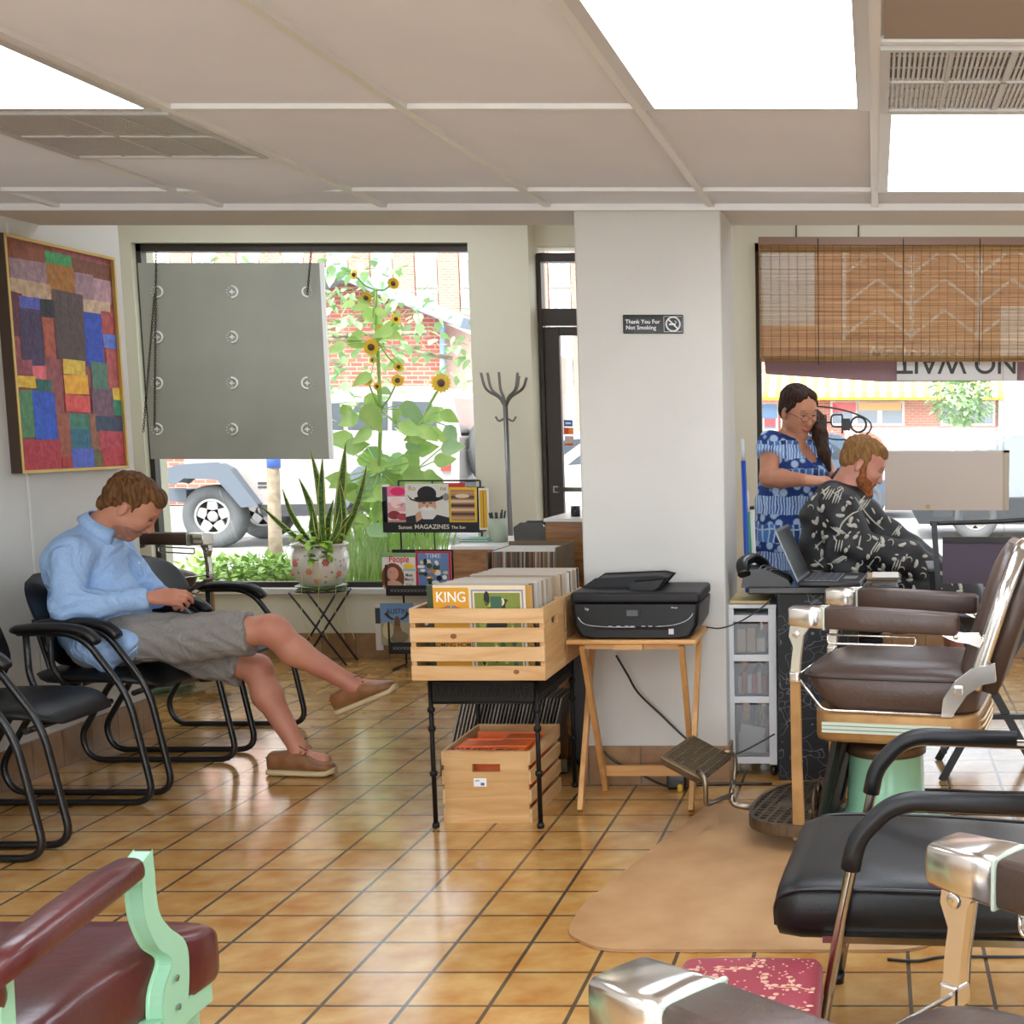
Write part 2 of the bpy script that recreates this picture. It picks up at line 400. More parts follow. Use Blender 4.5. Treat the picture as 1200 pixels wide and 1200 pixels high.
# front wall in pieces around the openings
f = MB()
f.box(-4.75, WL, FY, FY + .25, 0, 2.95); f.box(WL, WR, FY, FY + .25, 0, SILL); f.box(WL, WR, FY, FY + .25, HEAD, 2.95)
f.box(WR, -2.06, FY, FY + .42, 0, 2.95); f.box(-2.06, -1.02, FY + .17, FY + .42, HEAD + .0, 2.95)
f.box(-1.02, RL, FY, FY + .42, 0, 2.95); f.box(RL, RR, FY, FY + .25, 0, SILL); f.box(RL, RR, FY, FY + .25, HEAD, 2.95); f.box(RR, 5, FY, FY + .25, 0, 2.95)
struct('wall_front', f, cream)
struct('wall_left', MB().box(-3.55, -3.40, -3.5, 6.24, 0, 2.95), white)
struct('wall_left_bay', MB().box(-4.9, -4.75, 4.5, FY + .1, 0, 2.95).box(-4.75, -3.55, 4.5, 4.6, 0, 2.95), cream)
struct('wall_right', MB().box(4.0, 4.15, -3.5, FY, 0, 2.95), white)
struct('wall_back', MB().box(-3.5, 4.1, -3.6, -3.45, 0, 2.95), white)
struct('trim_1', MB().box(-3.402, -3.396, 5.44, 5.452, .16, 2.2), whiteD)      # seam of the wall panels
struct('trim_2', MB().box(-1.137, -.583, 5.25, 5.70, 0, 2.6), white, bevel=.006)   # square column
c = MB(); c.box(-1.145, -.575, 5.232, 5.25, 0, .155); c.box(-.585, -.572, 5.25, 5.70, 0, .155); c.box(-1.15, -1.135, 5.25, 5.7, 0, .155)
struct('baseboard_column', c, baseM)
struct('baseboard_front', MB().box(-4.74, -2.06, FY - .014, FY, 0, .155).box(-1.02, 4, FY - .014, FY, 0, .155), baseM)
struct('baseboard_left', MB().box(-3.40, -3.386, -3.4, 6.255, 0, .155).box(-3.55, -3.386, 6.24, 6.254, 0, .155), baseY)
# soffit and bay ceiling
soff = mat('soffit_paint', '#cdc3b6', .6)
struct('ceiling_soffit', MB().box(-3.55, 4, 5.2, 5.66, 2.224, 2.95), soff)
struct('ceiling_bay', MB().box(-4.9, 4, 5.66, 8.7, 2.93, 3.0), cream)
CZ = 2.222
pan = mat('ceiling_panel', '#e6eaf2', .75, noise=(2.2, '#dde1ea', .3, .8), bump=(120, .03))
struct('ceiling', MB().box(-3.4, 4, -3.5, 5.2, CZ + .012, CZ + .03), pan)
struct('ceiling_roof', MB().box(-5.0, 5, -3.7, 8.75, 3.02, 3.2), soff)  # unseen roof slab, put in to block the sun
tee = mat('tee_metal', '#e0deda', .35, metal=.1)
g = MB(); xs = [-.61 * k for k in range(6)] + [.61 * k for k in range(1, 7)]
for x in xs: g.box(x - .0125, x + .0125, -3.4, 5.2, CZ - .002, CZ + .012)
for y in [3.64 + 1.22 * k for k in range(-5, 2)]: g.box(-3.4, 4, y - .0125, y + .0125, CZ - .001, CZ + .0125)
g.box(0.0, .61, 3.02, 3.045, CZ - .001, CZ + .0125); g.box(-2.44, -1.83, 4.24, 4.262, CZ - .001, CZ + .0125)
struct('trim_3', g, tee)
struct('trim_4', MB().box(-3.4, 4, 5.188, 5.202, CZ - .012, CZ + .02), tee)
# sagging panel and darker grey-brown panel
sp = MB(); pts = []
for i in range(13):
    for j in range(7):
        u, v = i / 12, j / 6; pts.append((-2.42 + u * .58, 4.27 + v * .57, CZ + .009 - .03 * math.sin(math.pi * u) * (math.sin(math.pi * min(1, v * .6 + .05)) if v < 1 else .9)))
sp.add(pts, [(i * 7 + j, (i + 1) * 7 + j, (i + 1) * 7 + j + 1, i * 7 + j + 1) for i in range(12) for j in range(6)], 0, True)
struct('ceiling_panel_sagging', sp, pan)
struct('ceiling_panel_dark', MB().box(.02, .60, 1.85, 3.015, CZ + .004, CZ + .011), mat('dark_panel', '#9d9187', .8, bump=(60, .1)))
# lights
lens = mat('light_lens', '#ffffff', .4, emit=('#e8f2ff', PANEL_EMIT))
lf = mat('light_frame', '#cfcbc4', .35, metal=.4)
def ceiling_light(x, y, label):
    t = thing('ceiling_light', label, 'ceiling light', (x + .305, y + .61, CZ), 0, None)
    fr = MB()
    for a in ((.0125, .045, .0125, 1.2075), (.565, .5975, .0125, 1.2075), (.045, .565, .0125, .035), (.045, .565, 1.185, 1.2075)):
        fr.box(a[0] - .305, a[1] - .305, a[2] - .61, a[3] - .61, -.006, .011)
    obj('frame', fr, lf, t); obj('diffuser', MB().box(-.262, .262, -.577, .577, .0, .006), lens, t)
    return t
L0 = ceiling_light(-.61, 2.42, 'large fluorescent ceiling light panel above the column, biggest in view')
def more_light(x, y, lab): return dup(L0, (x + .305, y + .61, CZ), 0, lab)
more_light(0, 3.64, 'fluorescent ceiling light panel at right, just past the metal vent')
more_light(-2.44, 2.42, 'fluorescent ceiling light panel at far left above the wall painting')
for x, y in ((-.61, 0), (-1.83, -.02), (-3.05, 0), (.61, 1.2), (1.83, 2.42), (.61, -1.24), (-1.83, -2.46), (2.44, -.02), (2.44, 3.64)):
    more_light(x, y, 'fluorescent ceiling light panel outside the picture')['group'] = 'ceiling light panels outside the picture'
for x in (-4.2, -2.9, -.3, 1.2):
    q = more_light(x, 6.3, 'fluorescent ceiling light panel outside the picture'); q['group'] = 'ceiling light panels outside the picture'; q.location.z = 2.918  # panels added out of sight above the bay to brighten its front wall
# vents
ventM = mat('vent_metal', '#c4c1bc', .4, metal=.3)
ventD = mat('vent_dark', '#7f8288', .6)
def vent(x, y, label, dark):
    t = thing('ceiling_vent', label, 'vent', (x, y, CZ))
    f = MB(); f.box(.0125, .5975, .0125, .03, -.008, .01); f.box(.0125, .5975, .58, .597, -.008, .01); f.box(.0125, .035, .03, .58, -.008, .01); f.box(.58, .5975, .03, .58, -.008, .01)
    f.box(.3, .312, .03, .58, -.006, .008); f.box(.035, .58, .298, .308, -.006, .008)
    f.box(.165, .171, .03, .58, -.005, .008); f.box(.445, .451, .03, .58, -.005, .008)
    obj('frame', f, ventM, t)
    sl = MB()
    for k in range(46): q = .04 + k * .0118; sl.box(q, q + .0065, .03, .58, -.002, .003)
    for k in range(5): q = .09 + k * .1; sl.box(.035, .58, q, q + .004, .0, .004)
    obj('grille', sl, ventM, t)
    b = MB(); b.box(.035, .58, .03, .30, .004, .008, 0); b.box(.035, .58, .30, .58, .004, .008, 1)
    obj('backing', b, dark, t)
vent(0, 3.045, 'perforated metal ceiling vent between the dark panel and right light', [ventD, ventM])
vent(-2.44, 3.65, 'perforated ceiling vent at upper left behind the left light', [mat('vent_dark2', '#6d655e', .7), mat('vent_tan', '#a89c90', .6)])
# ---------------------------------------------------------------- windows and door
def window(name, x0, x1, y, z0, z1, muls=()):
    o = MB(); t = .045
    o.box(x0, x1, y, y + .06, z0, z0 + .035); o.box(x0, x1, y, y + .07, z1 - t, z1); o.box(x0, x0 + .03, y, y + .06, z0, z1); o.box(x1 - .012, x1, y, y + .06, z0, z1)
    for q in muls: o.box(q - .018, q + .018, y, y + .06, z0, z1)
    w = struct(name, o, frameM)
    gm = bpy.data.materials.get('glass') or glass_mat()
    gl = obj('glass', MB().box(x0 + .02, x1 - .01, y + .028, y + .034, z0 + .03, z1 - t), gm, w)
    return w
def glass_mat():
    m = bpy.data.materials.new('glass'); m.use_nodes = True; n = m.node_tree; n.nodes.clear()
    o = n.nodes.new('ShaderNodeOutputMaterial'); mx = n.nodes.new('ShaderNodeMixShader'); t = n.nodes.new('ShaderNodeBsdfTransparent'); g = n.nodes.new('ShaderNodeBsdfGlossy')
    t.inputs[0].default_value = (.96, .98, .97, 1); g.inputs['Roughness'].default_value = .02; mx.inputs[0].default_value = .05
    n.links.new(t.outputs[0], mx.inputs[1]); n.links.new(g.outputs[0], mx.inputs[2]); n.links.new(mx.outputs[0], o.inputs[0]); return m
window('window_1', WL, WR, FY + .05, SILL, HEAD, [])
window('window_2', RL, RR, FY + .05, SILL, HEAD, [])
struct('trim_5', MB().box(WL, WR, FY - .02, FY + .06, SILL - .035, SILL + .002), whiteD, bevel=.004)
struct('trim_6', MB().box(RL, RR, FY - .02, FY + .06, SILL - .035, SILL + .002), whiteD, bevel=.004)
# door with a transom
DY = FY + .17
dd = MB(); dd.box(-2.055, -2.03, DY, DY + .09, 0, 2.46); dd.box(-1.07, -1.02, DY, DY + .09, 0, 2.46); dd.box(-2.03, -1.07, DY, DY + .09, 2.41, 2.46); dd.box(-2.03, -1.07, DY, DY + .09, 2.03, 2.13)
df = struct('trim_7', dd, frameM, bevel=.003)
d = MB(); d.box(-2.027, -1.935, DY + .02, DY + .07, .01, 2.02); d.box(-1.18, -1.075, DY + .02, DY + .07, .01, 2.02); d.box(-1.935, -1.18, DY + .02, DY + .07, 1.97, 2.02); d.box(-1.935, -1.18, DY + .02, DY + .07, .01, .25)
door = struct('door_1', d, frameM, bevel=.003)
obj('glass', MB().box(-1.935, -1.18, DY + .04, DY + .046, .25, 1.97), bpy.data.materials['glass'], door)
pb = MB(); pb.tube([(-1.98, DY - .02, 1.03), (-1.12, DY - .02, 1.03)], .014); pb.box(-1.99, -1.96, DY - .02, DY + .02, 1.01, 1.05); pb.box(-1.14, -1.11, DY - .02, DY + .02, 1.01, 1.05)
obj('push_bar', pb, mat('steel_bar', '#9a9590', .3, metal=.9), door)
tr = MB().box(-2.03, -1.07, DY + .03, DY + .036, 2.13, 2.41); obj('transom_glass', tr, bpy.data.materials['glass'], df)
stm = [mat('card_blue', '#2a62b4', .5), mat('card_white', '#f2f0ee', .5), mat('card_red', '#d8502c', .5), mat('card_orange', '#f0922c', .5), mat('card_grey', '#c9b8ae', .5)]
def sticker(px0, py0, px1, py1, fn, lab):
    b = P(px0, py1, DY + .035); t = P(px1, py0, DY + .035); m = MB(); fn(m, b.x, t.x, b.z, t.z, DY + .033)
    one('door_sticker', m, stm, lab, 'sticker', group='card stickers on the door glass')
sticker(661, 492, 671, 500, lambda m, a, b, c, d, y: (m.box(a, b, y, y + .004, c, d, 0), m.box(a + .01, b - .01, y - .001, y, (c + d) / 2 - .006, (c + d) / 2 + .006, 1)), 'blue payment card sticker on the door glass, topmost')
sticker(661, 501, 672, 509, lambda m, a, b, c, d, y: (m.box(a, (a + b) / 2, y, y + .004, c, d, 2), m.box((a + b) / 2, b, y, y + .004, c, d, 3)), 'red and orange payment card sticker on the door glass')
sticker(662, 511, 672, 522, lambda m, a, b, c, d, y: (m.box(a, b, y, y + .004, c, d, 4), m.box(a, b, y - .001, y, c, c + .012, 2)), 'pale grey payment card sticker, lowest on the door glass')
# ---------------------------------------------------------------- no smoking sign
t = P(730, 369, 5.25); b = P(801, 391, 5.25); bk = mat('sign_black', '#141414', .35); wh = mat('sign_white', '#efefef', .5)
s = thing('no_smoking_sign', 'small black Thank You For Not Smoking sign on the column', 'sign', (t.x, 5.249, b.z))
W_, H_ = b.x - t.x, t.z - b.z
obj('plate', MB().rbox((W_ / 2, -.003, H_ / 2), (W_, .006, H_), .003), bk, s)
tx = MB(); tx.text('Thank You For', .0215, ((W_ * .33, -.007, H_ * .62), (1, 0, 0), (0, 0, 1)), ext=.0008); tx.text('Not Smoking', .0215, ((W_ * .30, -.007, H_ * .31), (1, 0, 0), (0, 0, 1)), ext=.0008)
obj('lettering', tx, wh, s)
rg = MB(); c0 = Vector((W_ * .835, -.008, H_ * .5)); r0 = H_ * .37
rg.tube([c0 + Vector((math.cos(a) * r0, 0, math.sin(a) * r0)) for a in [k * math.pi / 16 for k in range(32)]], .0032, 6, closed=True)
rg.bar(c0 + Vector((-r0 * .7, 0, r0 * .7)), c0 + Vector((r0 * .7, 0, -r0 * .7)), .003, .005); rg.box(c0.x - r0 * .6, c0.x + r0 * .35, -.0085, -.007, c0.z - .004, c0.z + .002)
rg.tube(cr([c0 + Vector((r0 * .3, 0, .002)), c0 + Vector((r0 * .5, 0, .008)), c0 + Vector((r0 * .25, 0, .013))], 4), .0013, 5)
o_ = W_ * .68; 
for a in ((o_, W_ * .985, .006, .0072), (o_, W_ * .985, H_ - .0072, H_ - .006), (o_, o_ + .0012, .006, H_ - .006), (W_ * .983, W_ * .985, .006, H_ - .006)): rg.box(a[0], a[1], -.0072, -.006, a[2], a[3])
obj('no_smoking_symbol', rg, wh, s)
# ---------------------------------------------------------------- painting on the left wall
X0 = -3.40; 
def onx(px, py, X): d = ray(px, py); return Vector((0, 0, CAMH)) + d * (X / d.x)
ya = onx(3, 420, X0).y; yb = onx(131, 420, X0).y; zt = onx(122, 300, X0 + .03).z; zb = onx(139, 549, X0 + .03).z
PW, PH = yb - ya, zt - zb
pt = thing('painting', 'tall abstract painting of coloured blocks in a thin gold frame', 'painting', (X0, ya, zb))
gold = mat('gold_frame', '#c9a860', .35, metal=.5); dk = mat('frame_side', '#3b2a1a', .6)
fr = MB(); e = .012
fr.box(.0, .045, 0, PW, 0, e, 0); fr.box(.0, .045, 0, PW, PH - e, PH, 0); fr.box(0, .045, 0, e, e, PH - e, 0); fr.box(0, .045, PW - e, PW, e, PH - e, 0); fr.box(0, .042, -.003, 0, 0, PH, 1)
obj('frame', fr, [gold, dk], pt)
blocks = [(0, 0, 1, 1, '#8a4a4c'),
 (0, 0, .42, .09, '#7c3c1e'), (.36, .02, .62, .1, '#2f8a4c'), (.6, .03, 1, .12, '#6b3a24'), (.04, .08, .36, .17, '#8d7078'), (.36, .07, .62, .2, '#96601a'), (.62, .09, .8, .21, '#8e7078'), (.8, .1, .98, .22, '#a48088'),
 (.02, .17, .38, .24, '#b09478'), (.66, .21, .96, .27, '#b49a80'), (.02, .23, .12, .42, '#5c2438'), (.1, .24, .28, .3, '#4a52a8'), (.28, .24, .4, .32, '#181c28'), (.4, .19, .68, .5, '#4c3c3c'), (.08, .29, .28, .56, '#3c2c50'), (.28, .32, .38, .5, '#a0503c'),
 (.68, .27, .86, .52, '#2244a8'), (.86, .25, 1, .36, '#9c4444'), (.86, .36, 1, .43, '#5872c0'), (.88, .43, 1, .62, '#a4504e'), (.72, .5, .88, .66, '#4a7262'), (.44, .5, .66, .57, '#d8b044'), (.44, .57, .67, .66, '#f0a030'), (.44, .66, .68, .74, '#d4504c'),
 (.02, .52, .16, .58, '#8c4450'), (.16, .54, .28, .6, '#d4626c'), (.02, .59, .18, .64, '#d8ac34'), (.18, .6, .32, .65, '#1c5c54'), (.02, .65, .14, .86, '#4a7a52'), (.14, .65, .34, .87, '#2450b4'), (.7, .63, .92, .76, '#6a4c5c'), (.92, .62, 1, .68, '#e0b444'), (.92, .68, 1, .75, '#2c7c60'),
 (.46, .75, .66, .82, '#3a7460'), (.46, .82, .66, .91, '#2c6478'), (.66, .75, .76, .92, '#8a5a44'), (.34, .75, .46, .95, '#94523e'), (.72, .76, 1, .83, '#2c3c54'), (.02, .87, .36, 1, '#a02c3a'), (.36, .95, .46, 1, '#9c2c2c'), (.46, .91, .68, 1, '#4a5cb0'), (.68, .92, .76, 1, '#5c5c30'), (.74, .83, 1, .92, '#a83c48'), (.76, .91, 1, 1, '#a8303c')]
pm = MB(); ms = []
for i, (u0, v0, u1, v1, cc) in enumerate(blocks):
    ms.append(mat('paint_' + cc[1:], cc, .6, noise=(30, tuple(min(1, q * 1.7 + .01) for q in lin(cc)[:3]), .35, .75), bump=(60, .4)))
    W2, H2 = PW - 2 * e, PH - 2 * e; d_ = .030 + i * .00012; jig = [(random.random() - .5) * .008 for _ in range(8)] if i else [0] * 8
    q = [(u0 * W2 + e + jig[0], (1 - v0) * H2 + e + jig[1]), (u1 * W2 + e + jig[2], (1 - v0) * H2 + e + jig[3]), (u1 * W2 + e + jig[4], (1 - v1) * H2 + e + jig[5]), (u0 * W2 + e + jig[6], (1 - v1) * H2 + e + jig[7])]
    q = [(min(max(a, e), PW - e), min(max(b_, e), PH - e)) for a, b_ in q]
    pm.add([(d_, a, b_) for a, b_ in q], [(3, 2, 1, 0)], i)
pm.box(.005, .029, e, PW - e, e, PH - e, 0)
obj('canvas', pm, ms, pt)
# ================================================================ guest chairs with sled frames
blk = mat('black_tube', '#0e0e10', .35, coat=.2)
vin = mat('black_vinyl', '#0b0b0c', .42, bump=(180, .12), spec=.4)
pad_m = mat('black_arm_pad', '#0c0c0e', .42)
def sled_chair(label, loc):
    t = thing('guest_chair', label, 'chair', loc, 0, 'black guest chairs along the left wall')
    for s in (-1, 1):
        y = .262 * s
        p = fil([(-.06, y * .9, .405), (-.17, y, .36), (-.325, y, .115), (-.285, y, .0135), (.335, y, .0135), (.262, y, .42), (.10, y, .655), (-.13, y, .655)], .085, 7)
        obj('leg_frame', MB().tube(p, .0128, 12), blk, t)
        obj('arm_post', MB().tube(fil([(-.10, y, .65), (-.10, y, .50), (-.06, y * .93, .42)], .03), .0115, 10), blk, t)
        a = MB(); pts = cr([(-.15, y, .664), (-.05, y, .674), (.06, y, .672), (.125, y, .655), (.165, y, .618)], 5)
        a.tube(pts, [.012] + [.019] * (len(pts) - 2) + [.013], 12, rx=1.45)
        obj('arm_pad', a, pad_m, t)
    obj('cross_bar', MB().tube([(-.12, -.25, .395), (-.12, .25, .395)], .011), blk, t); obj('cross_bar', MB().tube([(.2, -.255, .40), (.2, .255, .40)], .011), blk, t)
    st = MB(); n = 14; rings = []
    for i in range(n + 1):        # waterfall seat built from cross rings
        u = i / n; x = -.23 + .49 * u; half = .235 * (1 - abs(2 * u - 1) ** 4 * .35); th = .028 * (1 - abs(2 * u - 1) ** 6 * .75)
        zc = .435 + .012 * math.sin(u * 3.1) - (max(0, u - .75) * 4) ** 2 * .03 + (max(0, .2 - u) * 5) ** 2 * .02
        rings.append([(x, half * math.copysign(abs(math.cos(a)) ** .55, math.cos(a)), zc + th * math.copysign(abs(math.sin(a)) ** .7, math.sin(a)) * (1.15 if math.sin(a) > 0 else .8)) for a in [2 * math.pi * k / 28 for k in range(28)]])
    st.loft(rings); obj('seat', st, vin, t)
    bk = MB(); rings = []; n = 16
    for i in range(n + 1):
        u = i / n; z = .47 + .365 * u; q = 2 * u - 1; half = .232 * (1 - abs(q) ** 3.2) ** .42 if 0 < i < n else .05
        half = max(half, .05); x0 = -.155 - .125 * u; ring = []
        for k in range(28):
            a = 2 * math.pi * k / 28; yy = half * math.cos(a)
            th = .026 * (1 - abs(q) ** 5 * .75)
            ring.append((x0 + .055 * (yy / .23) ** 2 * 1.0 + th * math.sin(a) * (1 - .4 * abs(math.cos(a)) ** 3), yy, z))
        rings.append(ring)
    bk.loft(rings); obj('backrest', bk, vin, t)
    for yb in (-.08, .08): obj('back_bracket', MB().tube(cr([(-.1, yb, .40), (-.2, yb, .42), (-.235, yb, .52), (-.27, yb, .66)], 5), .009, 8), blk, t)
    return t
c0 = sled_chair('black vinyl guest chair cut off by the left edge, nearest of the row', (-3.03, 4.00, 0))
dup(c0, (-3.03, 4.67, 0), 0, 'empty black vinyl guest chair with whole seat showing, between the nearest and the man')
dup(c0, (-3.03, 5.335, 0), 0, 'black vinyl guest chair the man in the blue shirt sits on')
dup(c0, (-3.03, 6.04, 0), 0, 'black vinyl guest chair farthest along the wall, with glare on its back')
# ---------------------------------------------------------------- frosted panel hanging in the left window
PY = 8.16
a = P(161, 308, PY); b = P(386, 538, PY)
ppan = thing('acrylic_sheet', 'grey translucent panel with white ring marks hanging in the left window', 'panel', (a.x, PY, b.z))
pw, ph = b.x - a.x, a.z - b.z
gp = mat('grey_panel', '#a19f92', .55, noise=(2.5, '#959487', .35, .75)); 
gp.node_tree.nodes['Principled BSDF'].inputs['Transmission Weight'].default_value = 0
obj('sheet', MB().box(0, pw, 0, .012, 0, ph), gp, ppan, bevel=.002)
wh2 = mat('mark_white', '#f2f1ec', .5)
for iy, py in enumerate((342, 395, 449, 503)):
    for ix, px in enumerate((184, 272, 360)):
        if ix == 2 and iy == 1: continue
        rm = MB(); c = P(px, py, PY - .004) - Vector((a.x, PY, b.z)); rr = .032; sg = -1 if ix == 2 else 1
        if ix == 2 and iy == 0: rr = .028
        rm.tube([c + Vector((sg * math.cos(q) * rr, 0, math.sin(q) * rr)) for q in [-1.75 + k * 3.5 / 14 for k in range(15)]], .006, 6)
        for q in (2.2, 2.75, 3.3, 3.85): rm.ball(c + Vector((sg * math.cos(q) * rr, 0, math.sin(q) * rr)), .0032, 4)
        if iy > 0 or ix == 1: rm.bar(c - Vector((.014, 0, 0)), c + Vector((.014, 0, 0)), .005, .009); rm.bar(c - Vector((0, 0, .014)), c + Vector((0, 0, .014)), .009, .005, up=(1, 0, 0))
        obj('ring_mark', rm, wh2, ppan)
obj('edge_strip', MB().box(pw, pw + .022, -.002, .016, 0, ph + .01), wh2, ppan)
chm = mat('chain', '#4b463f', .4, metal=.7)
def chain(p0, p1, lab):
    p0, p1 = Vector(p0), Vector(p1); m = MB(); n = int((p1 - p0).length / .016)
    for i in range(n):
        c = p0.lerp(p1, (i + .5) / n); ax = Vector((1, 0, 0)) if i % 2 else Vector((0, 1, 0)); d = (p1 - p0).normalized()
        m.tube([c + d * math.cos(q) * .0115 + ax * math.sin(q) * .0055 for q in [k * math.pi / 4 for k in range(8)]], .0022, 4, closed=True)
    return one('hanging_chain', m, chm, lab, 'chain')
chain(P(183, 292, 8.13), P(181, 500, 8.13), 'metal chain hanging straight down over the left side of the grey panel')
chain(P(181, 345, 8.12), P(168, 506, 8.12), 'slack end of chain slanting to the lower left of the grey panel')
chain(P(365, 291, 8.13), P(360, 345, 8.13), 'short chain at the upper right of the grey panel')
# ---------------------------------------------------------------- plant on a folding stand
Yp = 8.0; pc = P(377, 690, Yp); SX = pc.x; SZ = pc.z
st = thing('plant_stand', 'black metal folding plant stand with crossed legs under the painted pot', 'plant stand', (SX, Yp, 0))
m = MB()
for y in (-.11, .11):
    obj('leg', MB().tube([(-.15, y, SZ - .01), (.16, y * .8, .008)], .0065, 8), blk, st); obj('leg', MB().tube([(.13, y, SZ - .01), (-.16, y * .8, .008)], .0065, 8), blk, st)
m.tube([(math.cos(q) * .155, math.sin(q) * .125, SZ - .008) for q in [k * math.pi / 12 for k in range(24)]], .006, 6, closed=True)
for k in range(-2, 3): m.tube([(k * .05, -.115, SZ - .008), (k * .05, .115, SZ - .008)], .004, 6)
obj('top_ring', m, blk, st)
pp = thing('potted_snake_plant', 'snake plant with yellow edged leaves in a flower painted pot by the window', 'plant', (SX, Yp, SZ))
pm_ = mat('porcelain', '#ddd8d0', .2, coat=.5); nt_ = pm_.node_tree; bb = nt_.nodes['Principled BSDF']
v = nt_.nodes.new('ShaderNodeTexVoronoi'); v.inputs['Scale'].default_value = 26; r = nt_.nodes.new('ShaderNodeValToRGB'); r.color_ramp.elements[0].color = lin('#9aa09a'); r.color_ramp.elements[1].color = lin('#e8e4dc'); r.color_ramp.elements[0].position = .12; r.color_ramp.elements[1].position = .3
tcn = nt_.nodes.new('ShaderNodeTexCoord'); nt_.links.new(tcn.outputs['Object'], v.inputs[0]); nt_.links.new(v.outputs['Distance'], r.inputs[0]); nt_.links.new(r.outputs[0], bb.inputs['Base Color'])
pot = MB().lathe([(.001, .02), (.10, .02), (.118, .03), (.155, .10), (.166, .16), (.158, .215), (.148, .245), (.158, .262), (.165, .268), (.158, .275), (.14, .272), (.13, .24), (.001, .24)], n=36)
pot_o = obj('pot', pot, pm_, pp)
for q, z, r_, mi in ((-2.15, .17, .03, 0), (-1.0, .17, .028, 0), (-1.6, .12, .026, 1), (-1.35, .06, .02, 1), (-2.6, .1, .022, 0), (-.5, .1, .022, 0)):
    rad = .166 if z > .12 else .155; rad = .165 if z == .17 else (.158 if z > .09 else .135); fl = MB(); c = Vector((math.cos(q) * rad, math.sin(q) * rad, z)); nrm = Vector((math.cos(q), math.sin(q), 0)); t_ = nrm.cross(Vector((0, 0, 1)))
    for k in range(6):
        a_ = k * math.pi / 3; cc = c + t_ * math.cos(a_) * r_ * .5 + Vector((0, 0, 1)) * math.sin(a_) * r_ * .5; fl.ball(cc, (r_ * .42, r_ * .42, r_ * .42) if 0 else (.3 * r_ + .001,) * 3, 5, mi)
    fl.ball(c, r_ * .4, 5, mi)
    obj('painted_flower', fl, [mat('flower_pink', '#d88478', .4), mat('flower_orange', '#d89a70', .4)], pot_o)
obj('saucer', MB().lathe([(.001, 0), (.12, 0), (.15, .022), (.145, .025), (.118, .008), (.001, .008)]), mat('green_glaze', '#4a6a3a', .3, coat=.4), pp)
obj('soil', MB().lathe([(.001, .262), (.142, .25), (.142, .23)], n=24), mat('soil', '#7a4430', .9, bump=(60, .6)), pp)
lgm = [mat('snake_green', '#2f4c22', .4, noise=(30, '#55783a', .4, .6), stretch=(1, 1, 3)), mat('snake_yellow', '#bcc060', .4)]
def blade(parent, base, tip, w, name='leaf', bow=.02, mats=lgm):
    b, t = Vector(base), Vector(tip); d = t - b; side = d.cross(Vector((0, 1, 0))).normalized(); nrm = side.cross(d).normalized(); m = MB(); rings = []
    N = 9
    for i in range(N + 1):
        u = i / N; c = b.lerp(t, u) + side * bow * math.sin(math.pi * u) ; ww = w * (.55 + .45 * math.sin(min(1, u * 1.5) * math.pi / 2)) * (1 - max(0, (u - .45) / .55) ** 1.8) + .001
        rings.append([c - side * ww, c - side * ww * .62 + nrm * .003, c + nrm * .006, c + side * ww * .62 + nrm * .003, c + side * ww, c + side * ww * .62 - nrm * .002, c - nrm * .004 + nrm * .004, c - side * ww * .62 - nrm * .002])
    vs = [q for r_ in rings for q in r_]
    for k in range(8):
        m.add(vs, [(i * 8 + k, i * 8 + (k + 1) % 8, (i + 1) * 8 + (k + 1) % 8, (i + 1) * 8 + k) for i in range(N)], 1 if k in (0, 3, 4, 7) else 0, True)
    obj(name, m, mats, parent)
def rel(px, py, y=0): q = P(px, py, Yp + y); return (q.x - SX, y, q.z - SZ)
for bx, by, tx_, ty_, w_, y in ((372, 640, 350, 560, .022, -.02), (377, 640, 364, 528, .024, .03), (380, 640, 378, 536, .024, -.05), (392, 640, 405, 519, .03, .0), (396, 640, 430, 544, .022, .03), (368, 640, 331, 573, .018, .02), (364, 642, 306, 593, .016, -.03), (386, 640, 391, 585, .02, .05), (399, 640, 397, 560, .018, -.02), (374, 640, 366, 600, .02, -.06), (384, 640, 399, 590, .02, -.07), (390, 642, 415, 600, .014, -.05)):
    blade(pp, rel(bx, by, y), rel(tx_, ty_, y), w_, bow=random.uniform(-.03, .03))
ivy = mat('pothos', '#6fa02c', .45, noise=(20, '#a8c840', .4, .65))
def leafy(m, c, size, d, up=Vector((0, 0, 1))):
    d = Vector(d).normalized(); s_ = d.cross(up).normalized() if abs(d.dot(up)) < .95 else Vector((1, 0, 0)); n_ = s_.cross(d)
    pr = [(0, 0), (.12, .26), (.35, .36), (.65, .24), (1, 0)]; c = Vector(c)
    vs = [c + d * u * size + s_ * v_ * size + n_ * (-.18 * u * u) * size for u, v_ in pr] + [c + d * u * size - s_ * v_ * size + n_ * (-.18 * u * u) * size for u, v_ in pr[1:-1][::-1]]
    mid = c + d * .5 * size - n_ * .1 * size; k = len(vs); vs.append(mid)
    m.add(vs, [(i, (i + 1) % k, k) for i in range(k)], 0, True)
for g_ in range(3):
    m = MB(); rr = random.Random(g_ + 3)
    for k in range(26):
        a_ = rr.uniform(-3.0, -.1) if g_ else rr.uniform(-3.1, 3.1); rad = rr.uniform(.03, .16); z = rr.uniform(.26, .36) if g_ < 2 else rr.uniform(.18, .3)
        if g_ == 2: a_ = rr.uniform(-1.5, -.9); rad = rr.uniform(.15, .19)
        leafy(m, (math.cos(a_) * rad, math.sin(a_) * rad, z), rr.uniform(.04, .075), (math.cos(a_), math.sin(a_) * .6, rr.uniform(-.6, .5)))
    obj('ivy_foliage', m, ivy, pp)
m = MB()
